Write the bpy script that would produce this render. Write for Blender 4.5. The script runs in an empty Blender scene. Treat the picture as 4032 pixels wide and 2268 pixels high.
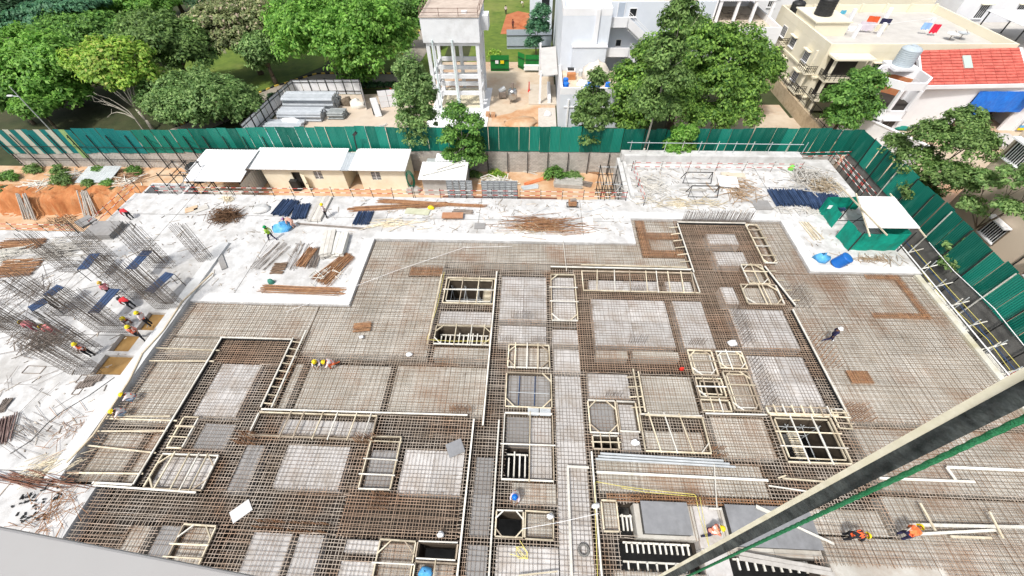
import bpy, bmesh, math, random
import numpy as np
from mathutils import Vector, Matrix
random.seed(7); rng = np.random.default_rng(11)
scene = bpy.context.scene
col = scene.collection
R_ = math.radians

# ------------------------------------------------------------------ camera
CAM_H = 26.0
F_SRC, SRC_W, SRC_H = 1575.45, 4032.0, 2268.0        # focal length and size of the photograph in its own pixels
PITCH, ROLL, YAW = 0.871559, -0.0225836, -0.0600924
def cam_axes():
    cy, sy = math.cos(YAW), math.sin(YAW)
    f = Vector((sy*math.cos(PITCH), cy*math.cos(PITCH), -math.sin(PITCH)))
    r0 = Vector((cy, -sy, 0)); u = r0.cross(f)
    rr = math.cos(ROLL)*r0 + math.sin(ROLL)*u
    uu = -math.sin(ROLL)*r0 + math.cos(ROLL)*u
    return rr, uu, -f
_r, _u, _b = cam_axes()
cam_data = bpy.data.cameras.new('camera')
cam = bpy.data.objects.new('camera', cam_data); col.objects.link(cam)
cam.matrix_world = Matrix(((_r.x, _u.x, _b.x, 0), (_r.y, _u.y, _b.y, 0), (_r.z, _u.z, _b.z, CAM_H), (0, 0, 0, 1)))
cam_data.sensor_width = 36; cam_data.lens = 36*F_SRC/SRC_W
cam_data.clip_start = 0.05; cam_data.clip_end = 2000
scene.camera = cam

# ------------------------------------------------------------------ sky, sun, exposure
SUN_EL, SUN_AZ = 58, 215        # azimuth clockwise from +y; the sun stands behind and to the left of the camera
world = bpy.data.worlds.new('World'); scene.world = world; world.use_nodes = True
wn = world.node_tree; wn.nodes.clear()
sky = wn.nodes.new('ShaderNodeTexSky'); sky.sky_type = 'NISHITA'; sky.sun_disc = False
sky.sun_elevation = R_(SUN_EL); sky.sun_rotation = R_(SUN_AZ); sky.air_density = 1.0; sky.dust_density = 4.0; sky.ozone_density = 1.0
hs = wn.nodes.new('ShaderNodeHueSaturation'); hs.inputs['Saturation'].default_value = 0.45
bg = wn.nodes.new('ShaderNodeBackground'); bg.inputs['Strength'].default_value = 0.125
wo = wn.nodes.new('ShaderNodeOutputWorld')
wn.links.new(sky.outputs[0], hs.inputs['Color']); wn.links.new(hs.outputs[0], bg.inputs['Color']); wn.links.new(bg.outputs[0], wo.inputs[0])
sd = bpy.data.lights.new('sun', 'SUN'); sd.energy = 2.3; sd.angle = R_(5); sd.color = (1.0, .965, .91)
sun = bpy.data.objects.new('sun', sd); col.objects.link(sun)
_az, _el = R_(SUN_AZ), R_(SUN_EL)
sdir = Vector((math.sin(_az)*math.cos(_el), math.cos(_az)*math.cos(_el), math.sin(_el)))
sun.rotation_euler = sdir.to_track_quat('Z', 'Y').to_euler(); sun.location = (0, 0, 60)
scene.view_settings.view_transform = 'Standard'; scene.view_settings.look = 'None'
scene.view_settings.gamma = 1; scene.view_settings.exposure = 0.52
scene.render.engine = 'CYCLES'
scene.cycles.max_bounces = 5; scene.cycles.diffuse_bounces = 3; scene.cycles.transparent_max_bounces = 8

# ------------------------------------------------------------------ surveying: a place in the photograph to a place on the site
OX = (0, 1008, 2016, 3024); OY = (0, 500, 1067, 1634); SC = (.3913, .3913, .3913, .4375)
def ray(r, c, x, y):
    px, py = OX[c]+x*SC[r], OY[r]+y*SC[r]
    a, b = (px-SRC_W/2)/F_SRC, -(py-SRC_H/2)/F_SRC
    return _r*a + _u*b - _b
def T(r, c, x, y, z=0.0):
    d = ray(r, c, x, y); t = (z-CAM_H)/d.z
    return Vector((d.x*t, d.y*t, z))
def TY(r, c, x, y, Y):
    d = ray(r, c, x, y); t = Y/d.y
    return Vector((d.x*t, Y, CAM_H+d.z*t))
def TX(r, c, x, y, X):
    d = ray(r, c, x, y); t = X/d.x
    return Vector((X, d.y*t, CAM_H+d.z*t))

# ------------------------------------------------------------------ mesh helpers
class MB:
    def __init__(s): s.v = []; s.f = []
    def add(s, vs, fs):
        n = len(s.v); s.v += [tuple(v) for v in vs]; s.f += [tuple(i+n for i in f) for f in fs]; return s
    def box(s, x0, x1, y0, y1, z0, z1):
        return s.add([(x0,y0,z0),(x1,y0,z0),(x1,y1,z0),(x0,y1,z0),(x0,y0,z1),(x1,y0,z1),(x1,y1,z1),(x0,y1,z1)],
                     [(3,2,1,0),(4,5,6,7),(0,1,5,4),(1,2,6,5),(2,3,7,6),(3,0,4,7)])
    def bar(s, p, q, w, h=None, up=(0,0,1)):
        p, q = Vector(p), Vector(q); h = h or w; d = q-p
        if d.length < 1e-6: return s
        d.normalize(); up = Vector(up)
        if abs(d.dot(up)) > .98: up = Vector((0,1,0))
        a = d.cross(up).normalized()*w/2; b = a.cross(d).normalized()*h/2
        return s.add([p-a-b,p+a-b,p+a+b,p-a+b,q-a-b,q+a-b,q+a+b,q-a+b],
                     [(0,1,2,3),(7,6,5,4),(4,5,1,0),(5,6,2,1),(6,7,3,2),(7,4,0,3)])
    def tube(s, p, q, r, n=6, r2=None, cap=True):
        p, q = Vector(p), Vector(q); d = q-p; r2 = r if r2 is None else r2
        if d.length < 1e-6: return s
        d.normalize(); up = Vector((0,0,1)) if abs(d.z) < .95 else Vector((1,0,0))
        a = d.cross(up).normalized(); b = a.cross(d)
        vs = []
        for o, rr in ((p, r), (q, r2)):
            for i in range(n):
                t = 2*math.pi*i/n; vs.append(o + a*math.cos(t)*rr + b*math.sin(t)*rr)
        fs = [(i, (i+1)%n, n+(i+1)%n, n+i) for i in range(n)]
        if cap: fs += [tuple(range(n-1,-1,-1)), tuple(range(n, 2*n))]
        return s.add(vs, fs)
    def path(s, pts, r, n=6):
        for a, b in zip(pts[:-1], pts[1:]): s.tube(a, b, r, n)
        return s
    def prism(s, poly, z0, z1):
        n = len(poly); A = sum(poly[i][0]*poly[(i+1)%n][1]-poly[(i+1)%n][0]*poly[i][1] for i in range(n))
        if A < 0: poly = poly[::-1]
        vs = [(x,y,z0) for x,y in poly] + [(x,y,z1) for x,y in poly]
        return s.add(vs, [tuple(range(n-1,-1,-1)), tuple(range(n,2*n))] + [(i,(i+1)%n,n+(i+1)%n,n+i) for i in range(n)])
    def plate(s, pts, t, nrm=None):
        pts = [Vector(p) for p in pts]
        nr = (pts[1]-pts[0]).cross(pts[2]-pts[0]).normalized()*t; n = len(pts)
        return s.add([p-nr for p in pts]+[p for p in pts], [tuple(range(n-1,-1,-1)), tuple(range(n,2*n))] + [(i,(i+1)%n,n+(i+1)%n,n+i) for i in range(n)])
    def lathe(s, prof, c, n=16):
        vs = []; m = len(prof)
        for i in range(n):
            t = 2*math.pi*i/n
            for r, z in prof: vs.append((c[0]+r*math.cos(t), c[1]+r*math.sin(t), c[2]+z))
        fs = [(i*m+j, ((i+1)%n)*m+j, ((i+1)%n)*m+j+1, i*m+j+1) for i in range(n) for j in range(m-1)]
        return s.add(vs, fs)
    def blob(s, c, rx, ry, rz, n=10, m=7, jit=.12, seed=0, squash=True):
        rr = random.Random(seed); vs = []; fs = []
        for j in range(m+1):
            ph = math.pi*j/m
            for i in range(n):
                t = 2*math.pi*i/n; k = 1+rr.uniform(-jit, jit)
                z = math.cos(ph)
                if squash and z < 0: z *= .15
                vs.append((c[0]+rx*k*math.sin(ph)*math.cos(t), c[1]+ry*k*math.sin(ph)*math.sin(t), c[2]+rz*k*z))
        for j in range(m):
            for i in range(n): fs.append((j*n+i, (j+1)*n+i, (j+1)*n+(i+1)%n, j*n+(i+1)%n))
        return s.add(vs, fs)
    def mesh(s, name):
        me = bpy.data.meshes.new(name); me.from_pydata(s.v, [], s.f); me.update(); return me

def tag(o, label=None, cat=None, group=None, kind=None):
    if label: o['label'] = label
    if cat: o['category'] = cat
    if group: o['group'] = group
    if kind: o['kind'] = kind
    return o
def obj(name, mb, mat=None, parent=None, label=None, cat=None, group=None, kind=None, smooth=False, loc=None):
    me = mb.mesh(name) if isinstance(mb, MB) else mb
    if mat is not None and len(me.materials) == 0: me.materials.append(mat)
    if smooth:
        me.polygons.foreach_set('use_smooth', [True]*len(me.polygons))
    o = bpy.data.objects.new(name, me); col.objects.link(o)
    if parent is not None: o.parent = parent
    if loc is not None: o.location = loc
    return tag(o, label, cat, group, kind)
def empty(name, loc=(0,0,0), label=None, cat=None, group=None, kind=None, rz=0):
    o = bpy.data.objects.new(name, None); col.objects.link(o); o.location = loc; o.rotation_euler = (0,0,rz); o.empty_display_size = .2
    return tag(o, label, cat, group, kind)
def copy_tree(o, parent=None, loc=None, rz=None, label=None):
    c = o.copy(); col.objects.link(c); c.parent = parent
    if loc is not None: c.location = loc
    if rz is not None: c.rotation_euler = (0,0,rz)
    if label: c['label'] = label
    for ch in list(o.children): copy_tree(ch, c)
    return c
def grid_solid(inc, exc, z0, z1, bottom=False):
    """one clean solid from rectangles to fill minus rectangles to leave open"""
    xs = sorted({v for r in inc+exc for v in r[:2]}); ys = sorted({v for r in inc+exc for v in r[2:]})
    def inside(x, y, rs): return any(r[0] < x < r[1] and r[2] < y < r[3] for r in rs)
    cell = {}
    for i in range(len(xs)-1):
        for j in range(len(ys)-1):
            x, y = (xs[i]+xs[i+1])/2, (ys[j]+ys[j+1])/2
            if inside(x, y, inc) and not inside(x, y, exc): cell[i,j] = 1
    m = MB()
    for i, j in cell:
        a, b, c, d = xs[i], xs[i+1], ys[j], ys[j+1]
        m.add([(a,c,z1),(b,c,z1),(b,d,z1),(a,d,z1)], [(0,1,2,3)])
        if bottom: m.add([(a,c,z0),(b,c,z0),(b,d,z0),(a,d,z0)], [(3,2,1,0)])
        if (i,j-1) not in cell: m.add([(a,c,z0),(b,c,z0),(b,c,z1),(a,c,z1)], [(0,1,2,3)])
        if (i,j+1) not in cell: m.add([(b,d,z0),(a,d,z0),(a,d,z1),(b,d,z1)], [(0,1,2,3)])
        if (i-1,j) not in cell: m.add([(a,d,z0),(a,c,z0),(a,c,z1),(a,d,z1)], [(0,1,2,3)])
        if (i+1,j) not in cell: m.add([(b,c,z0),(b,d,z0),(b,d,z1),(b,c,z1)], [(0,1,2,3)])
    return m

# ------------------------------------------------------------------ procedural materials
MATS = {}
def mat(name, c1, c2=None, scale=1.0, rough=.85, metal=0.0, c3=None, scale3=.15, bump=0.0, bscale=20, rnd=0.0, stretch=None, amt3=.6, coord='Object', spec=.3, island=0.0, detail=6):
    if name in MATS: return MATS[name]
    m = bpy.data.materials.new(name); m.use_nodes = True; nt = m.node_tree; N, L = nt.nodes, nt.links
    b = N['Principled BSDF']; b.inputs['Roughness'].default_value = rough; b.inputs['Metallic'].default_value = metal
    b.inputs['Specular IOR Level'].default_value = spec
    g = N.new('ShaderNodeNewGeometry') if coord == 'World' or island else None
    if coord == 'World': src = g.outputs['Position']
    else: src = N.new('ShaderNodeTexCoord').outputs['Object']
    if stretch:
        mp = N.new('ShaderNodeMapping'); mp.inputs['Scale'].default_value = stretch; L.new(src, mp.inputs[0]); src = mp.outputs[0]
    def mix(f, a, c, fac=None):
        x = N.new('ShaderNodeMix'); x.data_type = 'RGBA'
        if hasattr(f, 'links'): L.new(f, x.inputs[0])
        else: x.inputs[0].default_value = f
        for k, v in ((6, a), (7, c)):
            if hasattr(v, 'links'): L.new(v, x.inputs[k])
            else: x.inputs[k].default_value = (*v, 1)
        return x.outputs[2]
    def noise(s, lo, hi, det=detail):
        n = N.new('ShaderNodeTexNoise'); n.inputs['Scale'].default_value = s; n.inputs['Detail'].default_value = det; n.inputs['Roughness'].default_value = .65
        L.new(src, n.inputs['Vector'])
        r = N.new('ShaderNodeMapRange'); r.inputs[1].default_value = lo; r.inputs[2].default_value = hi; L.new(n.outputs['Fac'], r.inputs[0]); return r.outputs[0]
    out = tuple(c1)
    if c2: out = mix(noise(scale, .32, .68), c1, c2)
    if c3:
        f = noise(scale3, .48, .72)
        mm = N.new('ShaderNodeMath'); mm.operation = 'MULTIPLY'; L.new(f, mm.inputs[0]); mm.inputs[1].default_value = amt3
        out = mix(mm.outputs[0], out, c3)
    if rnd or island:
        h = N.new('ShaderNodeHueSaturation')
        if hasattr(out, 'links'): L.new(out, h.inputs['Color'])
        else: h.inputs['Color'].default_value = (*out, 1)
        r = N.new('ShaderNodeMapRange'); k = rnd or island; r.inputs[3].default_value = 1-k; r.inputs[4].default_value = 1+k
        L.new(N.new('ShaderNodeObjectInfo').outputs['Random'] if rnd else g.outputs['Random Per Island'], r.inputs[0]); L.new(r.outputs[0], h.inputs['Value']); out = h.outputs[0]
    if hasattr(out, 'links'): L.new(out, b.inputs['Base Color'])
    else: b.inputs['Base Color'].default_value = (*out, 1)
    if bump:
        n = N.new('ShaderNodeTexNoise'); n.inputs['Scale'].default_value = bscale; n.inputs['Detail'].default_value = 5; L.new(src, n.inputs['Vector'])
        bp = N.new('ShaderNodeBump'); bp.inputs['Strength'].default_value = bump; bp.inputs['Distance'].default_value = .05; L.new(n.outputs['Fac'], bp.inputs['Height']); L.new(bp.outputs[0], b.inputs['Normal'])
    MATS[name] = m; return m
def banded(name, ca, cb, period, axis=0, duty=.5):
    """paint in bands along one axis of the object"""
    m = bpy.data.materials.new(name); m.use_nodes = True; nt = m.node_tree; N, L = nt.nodes, nt.links
    b = N['Principled BSDF']; b.inputs['Roughness'].default_value = .5
    tc = N.new('ShaderNodeNewGeometry'); sp = N.new('ShaderNodeSeparateXYZ'); L.new(tc.outputs['Position'], sp.inputs[0])
    d = N.new('ShaderNodeMath'); d.operation = 'DIVIDE'; L.new(sp.outputs[axis], d.inputs[0]); d.inputs[1].default_value = period
    f = N.new('ShaderNodeMath'); f.operation = 'FRACT'; L.new(d.outputs[0], f.inputs[0])
    g = N.new('ShaderNodeMath'); g.operation = 'GREATER_THAN'; L.new(f.outputs[0], g.inputs[0]); g.inputs[1].default_value = duty
    x = N.new('ShaderNodeMix'); x.data_type = 'RGBA'; L.new(g.outputs[0], x.inputs[0]); x.inputs[6].default_value = (*ca,1); x.inputs[7].default_value = (*cb,1)
    L.new(x.outputs[2], b.inputs['Base Color']); MATS[name] = m; return m
def foliage(name, dark, light, spot=None, trans=.42):
    m = bpy.data.materials.new(name); m.use_nodes = True; nt = m.node_tree; N, L = nt.nodes, nt.links
    b = N['Principled BSDF']; b.inputs['Roughness'].default_value = .55; b.inputs['Specular IOR Level'].default_value = .35
    g = N.new('ShaderNodeNewGeometry'); rp = N.new('ShaderNodeValToRGB'); L.new(g.outputs['Random Per Island'], rp.inputs[0])
    e = rp.color_ramp.elements; e[0].color = (*dark,1); e[1].color = (*light,1); e[0].position = .05; e[1].position = .95
    if spot: k = rp.color_ramp.elements.new(.86); k.color = (*light,1); e[len(e)-1].color = (*spot,1)
    n = N.new('ShaderNodeTexNoise'); n.inputs['Scale'].default_value = .35; n.inputs['Detail'].default_value = 3; L.new(g.outputs['Position'], n.inputs['Vector'])
    mr = N.new('ShaderNodeMapRange'); mr.inputs[1].default_value = .3; mr.inputs[2].default_value = .7; mr.inputs[3].default_value = .8; mr.inputs[4].default_value = 1.25; L.new(n.outputs['Fac'], mr.inputs[0])
    h = N.new('ShaderNodeHueSaturation'); L.new(rp.outputs[0], h.inputs['Color']); L.new(mr.outputs[0], h.inputs['Value'])
    L.new(h.outputs[0], b.inputs['Base Color'])
    t = N.new('ShaderNodeBsdfTranslucent'); L.new(h.outputs[0], t.inputs['Color'])
    mx = N.new('ShaderNodeMixShader'); mx.inputs[0].default_value = trans; L.new(b.outputs[0], mx.inputs[1]); L.new(t.outputs[0], mx.inputs[2])
    L.new(mx.outputs[0], N['Material Output'].inputs['Surface']); MATS[name] = m; return m

CONC = mat('fresh_concrete', (.42,.42,.415), (.68,.68,.675), 1.1, c3=(.33,.315,.29), scale3=.28, amt3=.8, bump=.3, bscale=6, detail=9)
CONC2 = mat('kerb_concrete', (.50,.50,.49), (.62,.62,.61), 1.5, c3=(.36,.35,.33), scale3=.5, bump=.2)
DECKP = mat('film_faced_plywood', (.40,.385,.37), (.56,.545,.53), 1.8, c3=(.27,.22,.17), scale3=.6, amt3=.85, rnd=.14, bump=.15, detail=8)
DECKB = mat('stained_plywood', (.38,.36,.315), (.60,.585,.54), .42, c3=(.26,.18,.12), scale3=.22, amt3=.9, rnd=.09, bump=.2, coord='World', detail=8)
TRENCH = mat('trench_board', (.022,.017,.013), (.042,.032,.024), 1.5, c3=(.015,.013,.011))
MATSTEEL = mat('brown_mat_bar', (.18,.125,.08), (.31,.245,.18), .6, rough=.7, c3=(.27,.12,.05), scale3=.22, amt3=.9, island=.3, coord='World')
STEEL = mat('rusty_rebar', (.31,.245,.185), (.50,.445,.385), .6, rough=.7, c3=(.31,.15,.065), scale3=.25, amt3=.85, island=.25, coord='World')
STEELT = mat('thin_mesh_steel', (.15,.12,.095), (.26,.22,.18), .7, rough=.7, c3=(.24,.12,.06), scale3=.3, amt3=.6, island=.2, coord='World')
RUST = mat('bright_rust', (.24,.115,.06), (.40,.23,.12), 2.5, rough=.8, island=.35)
OLDSTEEL = mat('dull_steel_bar', (.15,.125,.11), (.27,.225,.19), 2, rough=.6, island=.35)
TIMBER = mat('pale_timber', (.54,.46,.32), (.72,.66,.52), 2.5, c3=(.34,.27,.18), scale3=1.0, amt3=.85, rnd=.28, bump=.1)
WTIMBER = mat('whitewashed_timber', (.60,.58,.51), (.76,.745,.69), 2, c3=(.42,.37,.30), scale3=.8, amt3=.7, rnd=.15)
OLDTIMBER = mat('old_grey_timber', (.32,.26,.19), (.47,.40,.31), 3, c3=(.22,.17,.12), scale3=1.2, amt3=.8, rnd=.2)
GALV = mat('galvanised_steel', (.50,.53,.54), (.64,.67,.68), 1.4, rough=.45, metal=.35, rnd=.08)
NAVY = mat('navy_painted_tube', (.025,.045,.10), (.05,.085,.17), 2, rough=.45, island=.4)
BLACKST = mat('black_steel', (.016,.017,.018), (.035,.035,.035), 3, rough=.5)
ROOFW = mat('white_roof_sheet', (.74,.745,.75), (.82,.825,.83), .6, rough=.5, c3=(.55,.54,.50), scale3=.5, amt3=.4)
CREAMP = mat('cream_wall_panel', (.80,.74,.57), (.84,.79,.64), .7, c3=(.62,.42,.22), scale3=.5, amt3=.35)
SOIL = mat('orange_soil', (.44,.23,.11), (.59,.41,.26), .5, c3=(.58,.50,.38), scale3=.3, amt3=.9, bump=.6, bscale=3)
LAWN = mat('lawn', (.07,.12,.018), (.14,.20,.03), .6, c3=(.26,.26,.08), scale3=.12, amt3=.6, bump=.4, bscale=8)
SHADYGR = mat('shade_painted_ground', (.025,.036,.012), (.055,.065,.025), .4, c3=(.08,.06,.035), scale3=.15, bump=.3)  # near-black green: deep shade under the trees is put into the ground colour
DIRT = mat('pale_dirt', (.46,.37,.27), (.58,.49,.38), .5, c3=(.46,.21,.09), scale3=.12, amt3=.75, bump=.35, bscale=5)
ROAD = mat('park_road', (.27,.24,.20), (.36,.32,.27), .8, bump=.2)
BEDCONC = mat('dark_concrete', (.13,.125,.115), (.23,.225,.21), .9, c3=(.08,.08,.075), scale3=.4, bump=.2)  # dark mottled concrete tone for basement floor, side passage, joints and plinth
BLOCK = mat('concrete_block', (.36,.33,.29), (.50,.47,.43), 1.1, rnd=.14, island=.14, bump=.25)
MORTAR = mat('mortar', (.24,.21,.18), (.33,.29,.25), 2)
TOWERW = mat('weathered_white_concrete', (.66,.68,.70), (.75,.77,.79), .9, c3=(.48,.48,.47), scale3=.4, amt3=.6, bump=.15)
PALEBLUE = mat('pale_grey_blue_render', (.62,.66,.72), (.68,.72,.77), .5, c3=(.56,.59,.63), scale3=.2, amt3=.5)
WHITEW = mat('white_render', (.74,.745,.77), (.80,.805,.82), .5, c3=(.64,.63,.62), scale3=.3, amt3=.5)
CREAMW = mat('cream_render', (.72,.66,.50), (.79,.74,.60), .5, c3=(.6,.53,.38), scale3=.25, amt3=.5)
BEIGEW = mat('beige_render', (.66,.54,.42), (.71,.60,.48), .5, c3=(.58,.46,.34), scale3=.25, amt3=.4)
ROOFT = mat('terrace_screed', (.46,.44,.41), (.56,.54,.50), .5, c3=(.38,.35,.31), scale3=.2, amt3=.6, bump=.15)
GLASSD = mat('dark_pane', (.02,.022,.025), rough=.15, spec=.5)
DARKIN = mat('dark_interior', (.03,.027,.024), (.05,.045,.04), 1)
BARK = mat('bark', (.10,.075,.05), (.19,.15,.11), 3, bump=.6, bscale=12)
PALEBARK = mat('pale_bark', (.36,.33,.27), (.50,.46,.40), 2, bump=.4, bscale=10)
REDT = mat('red_roof_tile', (.50,.10,.075), (.62,.17,.13), 2, c3=(.36,.06,.05), scale3=1.2, rnd=.1)
BLUETARP = mat('blue_tarpaulin', (.01,.12,.55), (.02,.20,.70), 3, rough=.4)
LBTARP = mat('light_blue_tarpaulin', (.06,.30,.62), (.13,.42,.72), 3, rough=.45)
WHITE = mat('white_paint', (.78,.78,.78), (.82,.82,.82), 2)
YELLOW = mat('yellow_rope', (.72,.62,.10), (.80,.72,.25), 5)
YELLOWP = mat('yellow_plastic', (.80,.62,.02), rough=.35)
GREENNET = mat('green_net', (.0,.20,.14), (.0,.27,.19), 3, rough=.7, bump=.2)
REDP = mat('red_paint', (.60,.03,.02), rough=.5)
RW_X = banded('red_white_bands_x', (.66,.64,.61), (.48,.06,.045), 1.1, 0)
RW_Y = banded('red_white_bands_y', (.66,.64,.61), (.48,.06,.045), 1.1, 1)
KERB_X = banded('black_yellow_bands', (.02,.02,.02), (.70,.46,.06), 2.0, 0)
PIPEG = mat('grey_plastic_pipe', (.36,.39,.42), (.47,.50,.53), 1.2, rough=.4, island=.12)
# ================================================================== THE SETTING
GZ = -3.2
FOOT = [(-43,33.7,-8,33.9), (10.1,33.7,33.8,41.9), (-75,-43,-8,27.7), (-75,-43,27.7,38.6)]
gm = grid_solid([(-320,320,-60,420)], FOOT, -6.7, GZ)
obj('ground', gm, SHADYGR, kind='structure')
obj('basement_floor', MB().box(-42.9,33.6,-8,33.8,-6.8,-6.55).box(10.2,33.6,33.81,41.8,-6.8,-6.55), BEDCONC, kind='structure')
obj('pit_floor', MB().box(-75,-42.95,27.75,38.7,-5.3,-5.0), SOIL, kind='structure')
# the cut bank of orange earth: a rough slope from the pit up to the strip along the fence
def bank():
    m = MB(); nx, ny = 90, 14; X0, X1 = -75, -41.5
    rr = random.Random(3)
    for j in range(ny+1):
        for i in range(nx+1):
            x = X0+(X1-X0)*i/nx; t = j/ny
            y = 35.6+3.2*t + .35*math.sin(x*.45)+.2*math.sin(x*1.7+t*3)+.12*math.sin(x*4.1)
            s = min(1, max(0, (t-.14)/.32)); s = s*s*(3-2*s)
            z = -5.02+1.95*s + (.22*rr.uniform(-1,1)+.12*math.sin(x*2.3+t*5) if 0 < t < 1 else 0)
            if j == ny: z, y = GZ+.03, 39.6
            m.v.append((x,y,z))
    for j in range(ny):
        for i in range(nx):
            a = j*(nx+1)+i; m.f.append((a,a+1,a+nx+2,a+nx+1))
    return m
obj('earth_bank', bank(), mat('cut_earth', (.36,.115,.035), (.52,.23,.09), .7, c3=(.58,.40,.22), scale3=.3, amt3=.7, bump=.9, bscale=4, stretch=(1.6,1,.5)), kind='structure', smooth=True)
obj('soil_strip', MB().box(-75,36.4,33.95,43.45,GZ-.05,GZ+.012).box(33.75,36.4,-8,33.9,GZ-.05,GZ+.016), SOIL, kind='structure') if False else None
strip = grid_solid([(-75,36.6,33.95,43.6)], [(10.0,33.75,33.9,42.0),(-75,-41.5,33.9,39.4)], GZ-.05, GZ+.02)
obj('soil_strip', strip, SOIL, kind='structure')
obj('side_passage', MB().box(33.75,36.7,-8,42.0,GZ-.05,GZ+.03), BEDCONC, kind='structure')

# ---- concrete slab already poured
pits = []
for a, b in (((2,0,1060,842),(2,0,1255,1048)), ((2,0,1225,632),(2,0,1290,810)), ((2,0,1500,415),(2,0,1640,600))):
    p, q = T(*a, 0), T(*b, 0); x0, x1 = p.x, q.x
    pits.append((min(x0,x1), min(max(x0,x1), -29.4), q.y, p.y))
SLAB = [(-75,-28.3,-8,27.8), (-28.4,-25.9,-8,5.4), (-42.8,-14.7,19.6,34), (-14.8,10,27.6,34), (6.3,33.8,31.2,34.1), (10,33.8,34,42), (24.5,33.8,24.5,31.3)]
obj('concrete_slab', grid_solid(SLAB, pits, -3.4, 0.0), CONC, kind='structure')
MUD = mat('muddy_water', (.26,.15,.05), (.34,.21,.08), 1.2, rough=.25)
for p in pits: obj('pit_water', MB().box(p[0]-.02,p[1]+.02,p[2]-.02,p[3]+.02,-.6,-.32), MUD, kind='structure')
# narrow screed bands: pour joints a little proud of the slab
JOINT = mat('pale_screed', (.60,.60,.59), (.72,.72,.71), 1.5, c3=(.48,.47,.45), scale3=.6)
jm = MB()
for a in ((-27.4,-14.72,19.62,20.5),(-15.6,-14.72,20.51,27.6),(-14.71,6.28,27.62,28.5),(5.3,6.28,28.51,31.2),(6.29,24.5,31.22,32.1),(24.52,25.4,24.52,31.21),(25.41,33.7,24.52,25.3),(-29.2,-28.35,5.5,19.5)):
    jm.box(*a, .0, .012)
obj('screed_band', jm, JOINT, kind='structure')
jn = MB()
for a, b in (((-24.9,33.9),(-24.9,20.5)),((-36,33.9),(-36,20)),((-14.3,33.9),(-14.3,28.6)),((-5,33.9),(-5,28.6)),((5.2,33.9),(5.2,28.6)),((17,41),(17,32.2)),((25,41),(25,32.2)),((-42,30.6),(10,30.6)),((10.4,36.6),(33.5,36.6)),((-60,16),(-29.4,16)),((-45,27.5),(-45,-5)),((-60,6),(-29.4,6))): jn.bar((*a,.004),(*b,.004),.05,.006)
obj('slab_joint', jn, BEDCONC, kind='structure')
obj('slab_upstand', MB().box(-29.3,-28.32,5.6,26.5,0.0,.2), mat('light_kerb', (.52,.53,.53), (.64,.65,.65), 1.2, c3=(.42,.41,.38), scale3=.4), kind='structure')
obj('deck_kerb', MB().box(33.15,33.6,-3,24.4,-.3,-.02), mat('mossy_kerb', (.50,.48,.40), (.62,.61,.55), .7, c3=(.32,.28,.10), scale3=.3, amt3=.9), kind='structure')

# ---- formwork deck: trench boards, plywood bays, open shafts
DOM = [(-28.3,33.6,-3,19.6), (-14.7,33.6,19.5,24.5), (-14.7,24.5,24.4,27.6), (6.3,24.5,27.5,31.2)]
DOMX = [(-28.4,-25.9,-8,5.4)]
HOLES = {'shaft1':(-6.95,-2.85,20.1,22.8), 'shaft2':(-7.05,-2.85,16.15,17.8), 'right':(16.3,20.05,8.45,11.3), 'slot':(5.6,6.45,4.2,5.7),
 'stair':(5.4,9.7,2.5,3.9), 'stairb':(11.3,15.8,1.6,3.3), 'small':(-5.7,-3.55,2.55,3.27), 'small2':(-1.45,0.02,3.72,5.0), 'fc3':(12.05,13.75,12.5,13.85), 'lift':(-1.15,.32,6.75,8.7), 'fd2':(4.45,6.0,8.75,9.5)}
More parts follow.
